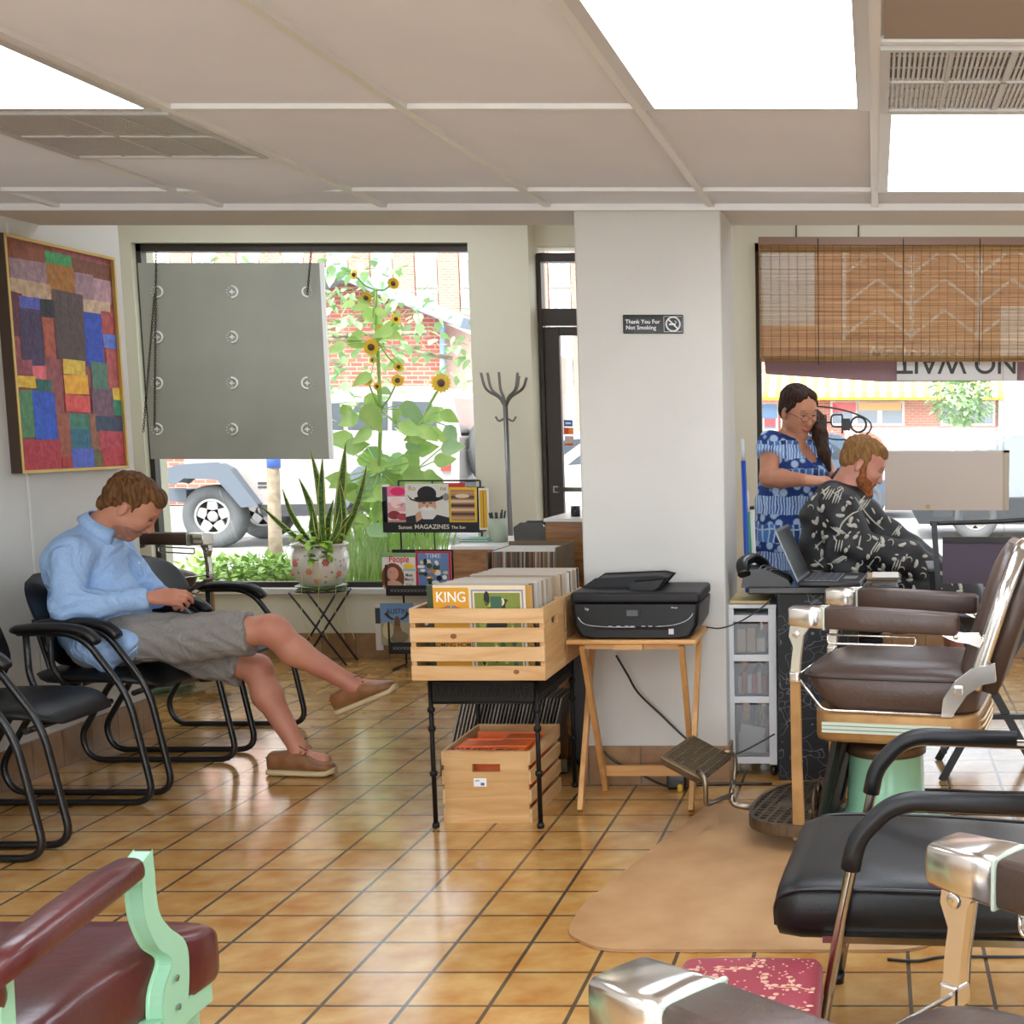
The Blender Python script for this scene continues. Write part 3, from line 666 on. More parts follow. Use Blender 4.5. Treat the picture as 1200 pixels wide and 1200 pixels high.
for px in (352, 372, 392, 404): 
    a_ = rel(px, 665, -.17); m.tube(cr([(a_[0], -.165, .20), (a_[0] + .01, -.18, .08), (a_[0] - .01, -.16, -.12), (a_[0] + .03, -.15, -.28)], 5), .0018, 4)
obj('trailing_stems', m, mat('stem_pale', '#c3cf8a', .6), pp)
# ---------------------------------------------------------------- coat rack
Yc = 8.0; cb = P(597, 560, Yc); X_ = cb.x; zt_ = P(593, 437, Yc).z
cr_ = thing('coat_rack', 'grey metal coat rack with curved branching hooks against the cream wall', 'coat rack', (X_, Yc, 0))
gm_ = mat('grey_steel', '#7a7672', .35, metal=.75)
top = P(592, 470, Yc); dx = top.x - X_
obj('pole', MB().tube([(0, 0, .03), (dx, 0, top.z)], .015, 12), gm_, cr_)
for hx, hz in ((564, 437), (573, 437), (584, 436), (604, 440), (609, 437), (621, 443)):
    q = P(hx, hz, Yc); yy = random.uniform(-.1, .1)
    obj('hook', MB().tube(cr([(dx, 0, top.z - .04), (dx + (q.x - X_ - dx) * .25, yy * .3, top.z + .02), (dx + (q.x - X_ - dx) * .8, yy * .8, top.z + .07), (q.x - X_, yy, q.z)], 6), .008, 8), gm_, cr_)
for s_ in (-1, 1): obj('lower_hook', MB().tube(cr([(dx + .01 * s_, 0, top.z - .1), (dx + .04 * s_, 0, top.z - .115), (dx + .06 * s_, 0, top.z - .09)], 5), .006, 8), gm_, cr_)
for k in range(3):
    a_ = k * 2.09 + .5; obj('foot', MB().tube(cr([(0, 0, .1), (math.cos(a_) * .12, math.sin(a_) * .12, .06), (math.cos(a_) * .2, math.sin(a_) * .2, .012)], 5), .011, 8), gm_, cr_)
# ---------------------------------------------------------------- magazine rack
Ym = 7.9
def MX(px): return P(px, 600, Ym).x
rx0, rx1 = MX(455), MX(567)
rk = thing('magazine_rack', 'black wire magazine rack with three tiers by the left window', 'rack', ((rx0 + rx1) / 2, Ym, 0)); xo = (rx0 + rx1) / 2
hw = (rx1 - rx0) / 2
rw = MB()
for s_ in (-1, 1):
    rw.tube([(s_ * hw * .86, .08, .008), (s_ * hw * .86, .08, 1.10)], .006, 8); rw.tube([(s_ * hw * .86, .08, .008), (s_ * hw * .9, -.12, .008)], .006, 8)
rw.tube([(-hw * .86, .08, 1.10), (hw * .86, .08, 1.10)], .005, 6); rw.tube([(-hw * .15, .08, .3), (-hw * .15, .08, 1.1)], .004, 6)
obj('wire_frame', rw, blk, rk)
tiers = []
lace = mat('black_sheet', '#17171a', .45)
for i, (yt, yb) in enumerate(((612, 624), (686, 698), (753, 766))):
    z1 = P(500, yt, Ym - .08).z; z0 = P(500, yb, Ym - .08).z; s = MB()
    s.box(-hw, hw, -.085, -.08, z0, z1); s.box(-hw, hw, -.085, .03, z0, z0 + .004); s.box(-hw - .004, -hw, -.085, .03, z0, z1 + .12); s.box(hw, hw + .004, -.085, .03, z0, z1 + .12)
    s.box(-hw, hw, .03, .034, z0, z1 + .2)
    sh = obj('tier_tray', s, lace, rk); tiers.append((z0, z1, sh))
    if i:
        d = MB()
        for k in range(26):
            u = -hw + .03 + k * (2 * hw - .06) / 25; zc = (z0 + z1) / 2
            d.bar((u - .008, -.087, zc - .008), (u + .008, -.087, zc + .008), .002, .002); d.bar((u - .008, -.087, zc + .008), (u + .008, -.087, zc - .008), .002, .002)
        obj('lattice', d, mat('pale_metal', '#8d8a84', .5), sh)
lt = MB(); z0, z1, sh = tiers[0]; lt.text('MAGAZINES', (z1 - z0) * .62, ((.0, -.0855, z0 * .45 + z1 * .55), (1, 0, 0), (0, 0, 1)), ext=.0006)
lt.text('Sunset', (z1 - z0) * .5, ((-hw * .55, -.0855, (z0 + z1) / 2), (1, 0, 0), (0, 0, 1)), ext=.0006); lt.text('The Sun', (z1 - z0) * .42, ((hw * .55, -.0855, (z0 + z1) / 2), (1, 0, 0), (0, 0, 1)), ext=.0006)
obj('lettering', lt, mat('letter_cream', '#d8d2c0', .5), sh)
PAL = {}
def pal(h, r=.35):
    return mat('ink_' + h[1:], h, r)
def magazine(px0, py0, px1, py1, y, label, art, back='#e8e2d8', thick=.006, group=None, lean=.02):
    a = P(px0, py1, y); b = P(px1, py0, y); W2, H2 = b.x - a.x, b.z - a.z
    m = MB(); ms = [pal(back), mat('paper_edge', '#e6e2da', .7)]; m.box(0, W2, 0, thick, 0, H2, 1); m.box(0, W2, -.0006, 0, 0, H2, 0); idx = {}
    def I(h):
        if h not in idx: idx[h] = len(ms); ms.append(pal(h))
        return idx[h]
    lay = [0]
    def rect(u0, v0, u1, v1, h): lay[0] += 1; m.box(u0 * W2, u1 * W2, -.0008 - lay[0] * .00015, -.0005, v0 * H2, v1 * H2, I(h))
    def blob(u, v, ru, rv, h, n=18):
        lay[0] += 1; yy = -.0008 - lay[0] * .00015
        m.prism([((u + ru * math.cos(k * 2 * math.pi / n)) * W2, (v + rv * math.sin(k * 2 * math.pi / n)) * H2) for k in range(n)], yy, -.0005, 'Y', I(h))
    def poly(ps, h): lay[0] += 1; m.prism([(u * W2, v * H2) for u, v in ps], -.0008 - lay[0] * .00015, -.0005, 'Y', I(h))
    def txt(u, v, s, size, h, sx=1): lay[0] += 1; m.text(s, size * H2, ((u * W2, -.0008 - lay[0] * .00015, v * H2), (1, 0, 0), (0, 0, 1)), I(h), ext=.0002, sx=sx)
    art(rect, blob, poly, txt)
    o = obj('magazine', m, ms, bevel=0); o.location = (a.x, y, a.z); o.rotation_euler = (-lean, 0, 0)
    return tag(o, label, 'magazine', group)
def art_pink(r, b, p, t):
    r(0, .72, 1, 1, '#e87098'); b(.5, .86, .35, .12, '#d83068'); r(0, .3, 1, .55, '#e0a8a8'); b(.4, .55, .25, .16, '#f0d0c8'); b(.3, .2, .3, .12, '#8a3038'); b(.7, .15, .28, .1, '#a84048'); r(0, 0, 1, .06, '#c89088'); t(.6, .48, 'LIVE', .08, '#a02838')
def art_cow(r, b, p, t):
    t(.16, .88, 'Ro', .17, '#a8875a'); t(.88, .88, 'ne', .17, '#a8875a')
    b(.5, .42, .21, .3, '#c99a7c'); b(.5, .22, .24, .2, '#d8d4ce'); b(.5, .35, .13, .05, '#e4e0da'); b(.43, .5, .04, .018, '#4a2e22'); b(.58, .5, .04, .018, '#4a2e22'); b(.5, .42, .035, .05, '#b98468')
    p([(.04, .72), (.16, .60), (.4, .58), (.72, .62), (.96, .76), (.86, .60), (.7, .54), (.3, .52), (.12, .58)], '#2a2624'); b(.5, .74, .22, .2, '#1c1a1a'); b(.5, .62, .3, .06, '#151414'); b(.94, .66, .07, .1, '#8d8a84')
    p([(0, 0), (0, .14), (.28, .2), (.4, .08), (.62, .08), (.72, .2), (1, .12), (1, 0)], '#23272a'); p([(.24, 0), (.22, .22), (.34, .3), (.38, .1)], '#c99a7c')
def art_logs(r, b, p, t):
    r(0, 0, 1, 1, '#e8bc18'); r(.1, .05, .92, .93, '#a87850')
    for k, c in enumerate(('#c89a70', '#5a4030', '#d8b890', '#4a3628', '#d8c0a0', '#58402e', '#b88860')): r(.1, .08 + k * .12, .92, .08 + k * .12 + .075, c)
    b(.5, .75, .25, .06, '#e0c8a8')
def art_yel(r, b, p, t): r(.1, .05, .9, .95, '#d8a818'); r(.45, .05, .55, .95, '#8a6a18')
def art_people(r, b, p, t):
    r(0, .88, 1, 1, '#8ab070'); b(.3, .3, .34, .42, '#7a4428'); b(.3, .42, .17, .19, '#d8a088'); b(.3, .08, .28, .16, '#d8a890'); p([(.05, 0), (.02, .5), (.14, .62), (.13, .2)], '#6a3820'); t(.5, .82, 'People', .26, '#d81850', .8)
    b(.78, .62, .16, .08, '#f0c830'); r(.6, .5, 1, .56, '#8cc0d0'); t(.78, .38, 'Meet', .12, '#202020', .8); t(.78, .26, 'Merry', .12, '#202020', .8); t(.78, .12, 'Bride', .1, '#a0a868', .8); b(.24, .47, .02, .01, '#402010'); b(.36, .47, .02, .01, '#402010')
def art_time(r, b, p, t):
    r(0, 0, 1, 1, '#c02838'); r(.07, .04, .93, .95, '#6a88b8'); t(.5, .87, 'TIME', .16, '#c8d4e4', 1.2); rr = random.Random(5)
    for k in range(26): b(rr.uniform(.15, .85), rr.uniform(.08, .74), rr.uniform(.04, .11), rr.uniform(.03, .09), rr.choice(['#1c1c20', '#e8e4d8', '#e08828', '#22262c', '#d8d0a0', '#3c4c30', '#f0ece0']))
def art_austin(r, b, p, t):
    r(0, .55, 1, 1, '#6e90b8'); r(0, 0, 1, .55, '#a0987c'); t(.5, .8, 'AUSTIN', .17, '#28303c', .85); b(.5, .5, .09, .2, '#6a4c34'); b(.5, .34, .13, .12, '#80603f'); b(.55, .2, .28, .14, '#7d6c50'); b(.22, .35, .16, .2, '#c4b890')
    p([(.44, .62), (.3, .68), (.2, .8), (.12, .74), (.22, .66), (.34, .6)], '#3c2c1c'); p([(.56, .62), (.7, .68), (.8, .8), (.88, .74), (.78, .66), (.66, .6)], '#3c2c1c')
def art_grey(r, b, p, t): r(.05, .6, .95, .95, '#3c3c40'); r(.1, .1, .9, .5, '#c8c0b8')
def art_red(r, b, p, t): r(0, .8, 1, 1, '#c03038'); r(.1, .1, .9, .7, '#d8d0c8')
YA = Ym - .062
magazine(449, 568, 455, 618, YA + .05, 'magazine with pink grey edge at the far left of the top tier', art_grey)
magazine(455, 570, 478, 612, YA, 'pink and white magazine in the top tier left of the cowboy cover', art_pink, back='#e8dcd8')
magazine(476, 567, 525, 612, YA - .008, 'magazine with a bearded man in a black cowboy hat, top tier', art_cow, back='#d8d4c8')
magazine(520, 566, 545, 612, YA + .03, 'red topped magazine behind the yellow framed one, top tier', art_red)
magazine(526, 571, 558, 612, YA, 'yellow framed magazine with stacked logs on the cover, top tier', art_logs)
magazine(562, 572, 571, 621, Ym - .12, 'yellow magazine hung on the right end of the top tier', art_yel, thick=.02)
magazine(449, 648, 487, 690, YA, 'celebrity magazine with pink title and a long haired woman, middle tier', art_people, back='#e8e0d8')
magazine(488, 646, 528, 690, YA, 'red bordered magazine with a busy blue cover, middle tier', art_time)
magazine(447, 707, 484, 756, YA, 'city magazine with a deer skull on the cover, lowest tier left', art_austin, back='#a8a088')
magazine(485, 708, 522, 756, YA, 'pale magazine in the lowest tier beside the deer cover', art_grey, back='#b8c0c8')
magazine(441, 710, 447, 762, YA + .03, 'folded newspaper hanging at the left end of the lowest tier', art_grey, back='#c8c0b8')
# ---------------------------------------------------------------- oak counter at the back
oak = wood('oak_veneer', '#a8743c', '#7d5228', .4, 'X', 9)
wtop = mat('white_laminate', '#e8e6e2', .3)
Yk = 6.25; z_lo = P(560, 641, Yk).z; z_hi = P(660, 609, Yk).z; xk0 = P(531, 660, Yk).x; xk1 = P(640, 660, Yk).x; xk2 = -.74
ct = thing('oak_counter', 'oak veneer counter with a white top in front of the door', 'counter', (xk0, Yk, 0))
obj('low_cabinet', MB().box(0, xk1 - xk0, 0, .55, 0, z_lo - .012), oak, ct, bevel=.003)
obj('high_cabinet', MB().box(xk1 - xk0 + .001, xk2 - xk0, 0, .7, 0, z_hi - .01), oak, ct, bevel=.003)
obj('countertop', MB().box(-.008, xk1 - xk0 - .001, -.008, .62, z_lo - .012, z_lo + .004).box(xk1 - xk0 - .006, xk2 - xk0, -.008, .72, z_hi - .01, z_hi + .005), wtop, ct, bevel=.002)
q = P(584, 632, 6.5); cup = thing('pen_cup', 'pale green cup of black pens on the oak counter', 'cup', (q.x, 6.5, z_lo + .004))
cr1 = (P(595, 620, 6.5).x - P(573, 620, 6.5).x) / 2; ch = P(584, 597, 6.5).z - z_lo - .045
obj('cup', MB().lathe([(.001, 0), (cr1, 0), (cr1, ch), (cr1 - .004, ch), (cr1 - .004, .006), (.001, .006)]), mat('pale_green', '#aab5a0', .4), cup)
for k in range(9):
    a_ = k * .7; x1, y1 = math.cos(a_) * cr1 * .7, math.sin(a_) * cr1 * .7; b_ = (x1 * 1.2, y1 * 1.2, ch + .02 + .028 * random.random())
    obj('pen', MB().tube([(x1 * .5, y1 * .5, .01), b_], .0045, 6), blk, cup)
q = P(625, 632, 6.45); sp_ = thing('card_terminal', 'small black card machine on the oak counter', 'card machine', (q.x, 6.45, z_lo + .004))
obj('body', MB().prism([(-.062, 0), (.06, 0), (.066, .05), (.05, .088), (-.04, .088), (-.066, .07)], -.06, .07, 'Y'), mat('black_gloss', '#0b0d0d', .2, coat=.5), sp_, bevel=.012, seg=3)
obj('side_panel', MB().box(.0665, .069, -.03, .04, .02, .07), mat('dark_green', '#24463a', .35), sp_); obj('feet', MB().box(-.05, .05, -.05, .06, -.0, .004), mat('blue_plastic', '#7484a8', .4), sp_)
q = P(655, 636, 6.45)
m = MB().tube(cr([(xk1 - .04, 6.3, z_lo + .012), (xk1 - .03, 6.232, z_lo + .012), (P(668, 650, 6.22).x, 6.225, z_lo - .07), (P(674, 690, 6.22).x, 6.225, z_lo - .22), (P(676, 690, 6.22).x, 6.225, .3)], 6), .0055, 6)
one('extension_cord', m, blk, 'dark cord hanging down the front of the tall oak cabinet', 'cord')
m = MB(); a_ = P(548, 630, 6.5)
for k in range(4): m.box(a_.x - .02 + k * .004, a_.x + .13 - k * .006, 6.4 + k * .01, 6.62, z_lo + .005 + k * .004, z_lo + .008 + k * .004, k % 2)
one('paper_stack', m, [wtop, mat('green_paper', '#3f8a6a', .5)], 'small stack of white and green papers on the oak counter', 'papers')
a_ = P(680, 604, 6.5); m = MB(); m.lathe([(.001, 0), (.022, 0), (.022, .05), (.001, .05)], (a_.x, 6.4, z_hi + .005)); one('small_jar', m, [blk], 'small dark jar on the tall oak cabinet by the column', 'jar')
# ================================================================ iron table with crates of records
iron = mat('wrought_iron', '#15120f', .5, metal=.4, bump=(90, .3))
TX0, TX1, TY0, TY1, TZ = -1.55, -1.18, 4.64, 5.19, .548
tb = thing('iron_table', 'black iron table with scrollwork apron carrying the record crates', 'table', ((TX0 + TX1) / 2, (TY0 + TY1) / 2, 0))
hx, hy = (TX1 - TX0) / 2, (TY1 - TY0) / 2
for sx in (-1, 1):
    for sy in (-1, 1):
        l = MB().tube([(sx * hx, sy * hy, .012), (sx * hx, sy * hy, TZ - .012)], .0085, 10)
        for z in (.012, .2, .36, TZ - .12): l.lathe([(.001, -.012), (.0125, -.008), (.0135, 0), (.0125, .008), (.001, .012)], (sx * hx, sy * hy, z), 12)
        obj('leg', l, iron, tb)
obj('tabletop', MB().box(-hx - .012, hx + .012, -hy - .012, hy + .012, TZ - .014, TZ), iron, tb, bevel=.003)
def apron(p0, p1):
    m = MB(); p0, p1 = Vector(p0), Vector(p1); L_ = (p1 - p0).length; d = (p1 - p0).normalized()
    for z in (TZ - .02, TZ - .095): m.tube([p0 + Vector((0, 0, z)), p1 + Vector((0, 0, z))], .005, 6)
    m.hexa([p0 + Vector((0, 0, TZ - .09)) + d.cross(Vector((0, 0, 1))) * s for s in (0, 0)] * 2, [p0] * 4) if 0 else None
    k = int(L_ / .026)
    for i in range(k):
        c = p0 + d * (i + .5) * L_ / k + Vector((0, 0, TZ - .057)); pts = [c + d * math.cos(q) * (.014 - q * .0012) + Vector((0, 0, 1)) * math.sin(q) * (.03 - q * .0025) for q in [j * .6 for j in range(14)]]
        m.tube(pts, .0035, 5)
    return m
back_ = mat('iron_dark', '#0f0d0b', .7)
for e in (((-hx, -hy, 0), (hx, -hy, 0)), ((-hx, hy, 0), (hx, hy, 0)), ((-hx, -hy, 0), (-hx, hy, 0)), ((hx, -hy, 0), (hx, hy, 0))):
    o = obj('apron', apron(*e), iron, tb)
    a_, b_ = Vector(e[0]), Vector(e[1]); obj('backing', MB().bar(a_ + Vector((0, 0, TZ - .057)), b_ + Vector((0, 0, TZ - .057)), .002, .072), back_, o)
pine = wood('pine', '#dcb684', '#c89a64', .55, 'X', 5); pineY = wood('pine_side', '#d9b07a', '#c4955c', .55, 'Y', 5); knot = mat('pine_knot', '#8a5430', .6)
def crate(label, loc, W_=.457, D_=.318, H_=.248, slats='Y', knots=(), rz=0, hole=True, group=None):
    """slatted long faces front and back; solid ends with a hand slot"""
    t = thing('wooden_crate', label, 'crate', loc, rz, group); hw, hd = W_ / 2, D_ / 2; sw = .05; gap = (H_ - 4 * sw) / 3
    for s in (-1, 1):
        m = MB(); x0, x1 = sorted((s * hw, s * (hw - .017)))
        zs0, zs1, yh = H_ - .075, H_ - .045, .05      # slot
        m.box(x0, x1, -hd + .009, hd - .009, 0, zs0); m.box(x0, x1, -hd + .009, hd - .009, zs1, H_); m.box(x0, x1, -hd + .009, -yh, zs0, zs1); m.box(x0, x1, yh, hd - .009, zs0, zs1)
        obj('end_panel', m, pineY, t)
        for k in range(4):
            y0, y1 = (s * hd, s * (hd - .009)); z = k * (sw + gap)
            obj('slat', MB().box(-hw, hw, min(y0, y1), max(y0, y1), z, z + sw), pine, t, bevel=.0015)
    for k in range(5):
        y = -hd + .02 + k * (D_ - .09) / 4; obj('bottom_slat', MB().box(-hw + .018, hw - .018, y, y + .05, .002, .010), pine, t)
    for (u, z, s_) in knots:
        obj('knot', MB().ball((u, -hd - .0001, z), (.011 * s_, .0012, .009 * s_), 8), knot, t)
    return t
CX0 = (-1.58 - 1.126) / 2
k1 = crate('pine slat crate of records at the front edge of the iron table', (CX0, 4.709, TZ), knots=((-.08, .153, 1), (.13, .03, .9)))
k2 = crate('pine slat crate of records behind the front crate on the iron table', (CX0, 5.032, TZ), knots=())
rr = random.Random(11)
def record(x, y, z, label, col, thick=.004, lean=0, rz=0, W_=.315, art=None, group=None):
    m = MB(); ms = [pal(col, .45), mat('sleeve_edge', '#cfc6b6', .7)]; m.box(-W_ / 2, W_ / 2, 0, thick, 0, W_, 1); m.box(-W_ / 2, W_ / 2, -.0006, 0, 0, W_, 0); m.box(-W_ / 2, W_ / 2, thick, thick + .0006, 0, W_, 0)
    if art: art(m, ms)
    o = obj('record_sleeve', m, ms); o.location = (x, y, z); o.rotation_euler = (-lean, 0, rz)
    return tag(o, label, 'record', group)
def king(m, ms):
    S_ = .315; ms += [pal('#d79a28'), pal('#f4efe4'), pal('#d9571f'), pal('#6f7f8c'), pal('#8d8fa6'), pal('#e3d2b0'), pal('#7d8a3a'), pal('#a9b04e'), pal('#20261f'), pal('#39604a'), pal('#d8a78c'), pal('#2a2018')]
    def q(u0, v0, u1, v1, i, k): m.box((u0 - .5) * S_, (u1 - .5) * S_, -.0008 - k * .00018, -.0006, v0 * S_, v1 * S_, i)
    def bl(u, v, ru, rv, i, k): m.prism([((u - .5 + ru * math.cos(a_)) * S_, (v + rv * math.sin(a_)) * S_) for a_ in [j * math.pi / 9 for j in range(18)]], -.0008 - k * .00018, -.0006, 'Y', i)
    q(0, 0, 1, 1, 7, 0); q(0, 0, .385, .975, 2, 1)
    m.text('KING', .05, ((-.5 * S_ + .192 * S_, -.0014, .868 * S_), (1, 0, 0), (0, 0, 1)), 3, ext=.0003, sx=.86)
    for s in (-1, 1): m.prism([((-.31 + s * .15) * S_, .74 * S_), ((-.31 + s * .045) * S_, .775 * S_), ((-.31 + s * .045) * S_, .705 * S_)], -.0013, -.0006, 'Y', 4); m.box((-.31 + s * .03) * S_ - .008, (-.31 + s * .03) * S_ + .006, -.0013, -.0006, .7 * S_, .78 * S_, 5)
    m.text('AND WARTIME', .02, ((-.31 * S_, -.0014, .405 * S_), (1, 0, 0), (0, 0, 1)), 13, ext=.0003); m.text('COMING HOME', .02, ((-.31 * S_, -.0014, .345 * S_), (1, 0, 0), (0, 0, 1)), 13, ext=.0003)
    q(.41, .03, .975, .955, 6, 1); q(.43, .05, .955, .935, 7, 2); q(.445, .06, .94, .92, 8, 3)
    r2 = random.Random(3)
    for k in range(46): bl(r2.uniform(.48, .9), r2.uniform(.1, .86), r2.uniform(.015, .05), r2.uniform(.03, .09), r2.choice([8, 9, 9, 10, 8, 11, 7]), 4 + k % 5)
    bl(.68, .74, .12, .03, 10, 10); q(.62, .75, .74, .88, 11, 11); bl(.68, .69, .055, .05, 12, 12); bl(.68, .57, .11, .1, 10, 10); bl(.66, .69, .045, .012, 13, 13)
z0 = TZ + .011; ln = .05
record(-1.345, 4.580, z0, 'front record with KING in white on a yellow and green sleeve', '#d9c8a4', thick=.006, lean=-ln, art=king)
cols = ['#cbb79a', '#b8a890', '#d8d0c4', '#a8967c', '#c9c3ba', '#e0dcd6', '#8f7d66', '#3a3a40', '#b7a184', '#d0c9bd', '#6c6458', '#c4b49a']
record(-1.325, 4.588, z0, 'yellow edged record directly behind the KING record', '#b88a3c', lean=-ln)
record(-1.37, 4.594, z0, 'dark green record showing left of the KING record', '#39452c', lean=-ln)
G1 = 'records packed in the front crate'; G2 = 'records packed in the rear crate on the table'
y = 4.606; i = 0
while y < 4.84:
    x = -1.345 + .03 * (y - 4.6) / .25 + rr.uniform(-.012, .012); d = rr.uniform(.0045, .008)
    record(x, y, z0, 'record in a worn sleeve in the middle of the front crate', rr.choice(cols), thick=d * .75, lean=-ln, group=G1); y += d + .0035; i += 1
y = 4.905
while y < 5.16:
    x = -1.31 + .02 * (y - 4.9) / .25 + rr.uniform(-.012, .012); d = rr.uniform(.006, .009)
    record(x, y, z0, 'record in a worn sleeve in the rear crate on the table', rr.choice(cols + ['#202226', '#b8303c', '#1c1c20']), thick=d * .75, lean=-ln, group=G2); y += d + .004
# crate of orange labelled flyers on the floor, solid end towards the room
k3 = crate('pine crate of orange tops on the floor under the iron table', (-1.385, 4.935, 0), W_=.457, D_=.318, H_=.262, rz=R(-90), knots=())
slab = thing_loc = (-1.385, 4.935, 0)
m = MB(); m.box(-1.43, -1.385, 4.7035, 4.7055, .135, .165, 0); m.box(-1.405, -1.392, 4.703, 4.7036, .139, .149, 1); m.box(-1.425, -1.41, 4.703, 4.7036, .155, .158, 1)
o = obj('paper_label', m, [mat('label_white', '#eef0f2', .6), mat('label_ink', '#5a6478', .6)], k3, world=True, label='small white printed label')
orange = mat('orange_card', '#f2702a', .5); ink = mat('dark_ink', '#16130f', .6)
fly = []
for k in range(24):
    yy = 4.735 + k * .0165; o = MB(); h = .225 + (.02 if k % 7 == 3 else 0) - (.03 if k > 17 else 0); lean = .18
    o.box(-.13, .12, 0, .003, 0, h)
    if 0: pass
    q = obj('orange_folder', o, orange); q.location = (-1.388 + rr.uniform(-.006, .006), yy, .014); q.rotation_euler = (-lean * .9, 0, rr.uniform(-.02, .02)); tag(q, 'orange card folder standing in the floor crate', 'folder', 'orange folders in the floor crate')
ot = MB(); ot.rbox((-1.455, 4.86, .247), (.15, .22, .004), .0015); ot.text('SALE SOLO', .034, ((-1.455, 4.80, .2496), (1, 0, 0), (0, 1, 0)), 1, ext=.0004)
one('orange_sheet', ot, [orange, ink], 'orange sheet with black lettering lying on the left of the floor crate', 'sheet')
ot = MB(); ot.rbox((-1.325, 4.88, .2515), (.12, .30, .004), .0015); ot.text('MUSIC', .028, ((-1.325, 4.77, .2541), (1, 0, 0), (0, 1, 0)), 1, ext=.0004)
one('orange_sheet', ot, [orange, ink], 'orange sheet lying on the right of the floor crate', 'sheet')
# box of records behind the rear crate, on a low stool, and a box on the floor
z3 = .70; a_ = P(572, 690, 5.62); b_ = P(640, 690, 5.62); xl, xr = a_.x, b_.x
stn = thing('wooden_stand', 'wooden stand under the tall box of records behind the crates', 'stand', ((xl + xr) / 2 + .02, 5.80, 0))
for sx in (-.13, .15):
    for sy in (-.13, .13): obj('leg', MB().box(sx - .016, sx + .016, sy - .016, sy + .016, 0, z3 - .15), wood('amber_wood', '#a8682c', '#8a5220', .4, 'Z', 6), stn)
obj('top', MB().box(-.16, .19, -.17, .17, z3 - .15, z3 - .13), oak, stn)
bx = thing('record_box', 'grey brown cardboard box of records with many spines, behind the crates', 'box', ((xl + xr) / 2 + .02, 5.80, z3 - .13)); hb = P(620, 636, 5.64).z - (z3 - .13)
card = mat('cardboard', '#77644c', .8, noise=(8, '#6a583f', .3, .7)); wd = (xr - xl) / 2 + .02
m = MB().box(-wd - .006, -wd, -.17, .17, 0, hb - .04).box(wd, wd + .006, -.17, .17, 0, hb - .02).box(-wd, wd, .164, .17, 0, hb - .02).box(-wd, wd, -.17, .164, 0, .004).box(-wd, wd, -.17, -.164, 0, .14)
obj('box', m, card, bx)
spn = ['#8a6f58', '#5a4a40', '#b09a80', '#3e3a38', '#a8907a', '#c2b49c', '#7a6450', '#4c3c34', '#9a7a5c', '#6a6a6c', '#8c5c44']
x = -wd + .004
while x < wd - .008:
    d = rr.uniform(.003, .008); m = MB().box(0, d * .85, -.155, .155, 0, .315 if hb > .34 else hb - .012, 0); m.box(.0003, d * .8, -.152, .156, hb - .0125 if hb <= .34 else .3148, hb - .0115 if hb <= .34 else .3156, 1)
    q = obj('record_sleeve', m, [pal(rr.choice(spn), .7), mat('sleeve_white', '#dcd8d0', .7)]); q.location = (bx.location.x + x, 5.80, z3 - .124); q.rotation_euler = (0, .03, 0)
    tag(q, 'record standing on edge with spine out in the tall box', 'record', 'records with spines out in the tall box'); x += d + .0012
# tilted floor box of records under/behind the table
m = MB(); a_ = P(512, 868, 5.5); 
bx2 = thing('record_box', 'low box of grey sleeves leaning on the floor behind the floor crate', 'box', (-1.38, 5.55, 0))
obj('box', MB().box(-.40, .12, -.14, -.132, 0, .06).box(-.40, .12, .132, .14, 0, .1).box(-.40, .12, -.14, .14, 0, .006), card, bx2)
for k in range(29):
    x = -.385 + k * .0145; sh = min(.34, .32); m = MB(); cc = rr.choice(['#8a837c', '#77726e', '#9c948a', '#6a6662', '#aaa298']); lean = .25
    m.box(0, .006, -.125, .125, 0, .315); q = obj('record_sleeve', m, pal(cc, .6)); q.location = (-1.38 + x, 5.55, .008); q.rotation_euler = (0, max(.02, lean) , 0)
    tag(q, 'grey record sleeve leaning sideways in the low floor box', 'record', 'leaning sleeves in the low floor box')
# speaker-like dark case right of the table
m = MB().rbox((-1.075, 5.38 + .2, .30), (.10, .30, .58), .01)
cs = thing('dark_case', 'dark upright case between the iron table and the column', 'case', (-1.20, 5.55, 0))
# (kept narrow, mostly hidden)
obj('body', MB().rbox((.0, .05, .29), (.09, .2, .56), .012), mat('case_black', '#1a1b1d', .5), cs); obj('rim', MB().rbox((.0, -.055, .29), (.085, .01, .50), .01), mat('case_grey', '#4a4a4c', .5), cs)
# ================================================================ tray table and printer
ttw = wood('tray_wood', '#d3a265', '#bc8850', .4, 'X', 5); ttl = wood('tray_leg_wood', '#cf9d60', '#b98347', .4, 'Z', 5)
tt = thing('tray_table', 'folding pine tray table under the black printer', 'table', (-.88, 5.01, 0)); TH = .645
obj('tabletop', MB().box(-.236, .236, -.185, .185, TH - .018, TH), ttw, tt, bevel=.006, seg=3)
for s in (-1, 1):
    x = s * .20
    obj('leg', MB().bar((x * .9, -.165, TH - .02), (x * .86, .15, .006), .034, .018, up=(1, 0, 0)), ttl, tt)
    obj('leg', MB().bar((x * .93 + s * .018, .15, TH - .02), (x * .93 + s * .018, -.165, .006), .034, .018, up=(1, 0, 0)), ttl, tt)
obj('stretcher', MB().bar((-.172, .13, .082), (.172, .13, .082), .016, .04), ttw, tt)
obj('clip_block', MB().box(-.065, .04, -.182, -.13, TH - .036, TH - .018), ttw, tt)
obj('under_rail', MB().box(-.19, .19, -.165, -.145, TH - .036, TH - .02).box(-.19, .19, .13, .15, TH - .036, TH - .02), ttw, tt)
prn = thing('printer', 'black all-in-one inkjet printer on the pine tray table', 'printer', (-.862, 5.00, TH)); pb_ = mat('printer_black', '#08080a', .4, spec=.35); pb2 = mat('printer_grey', '#1a1a1c', .5, spec=.35)
def rprism(poly): return poly
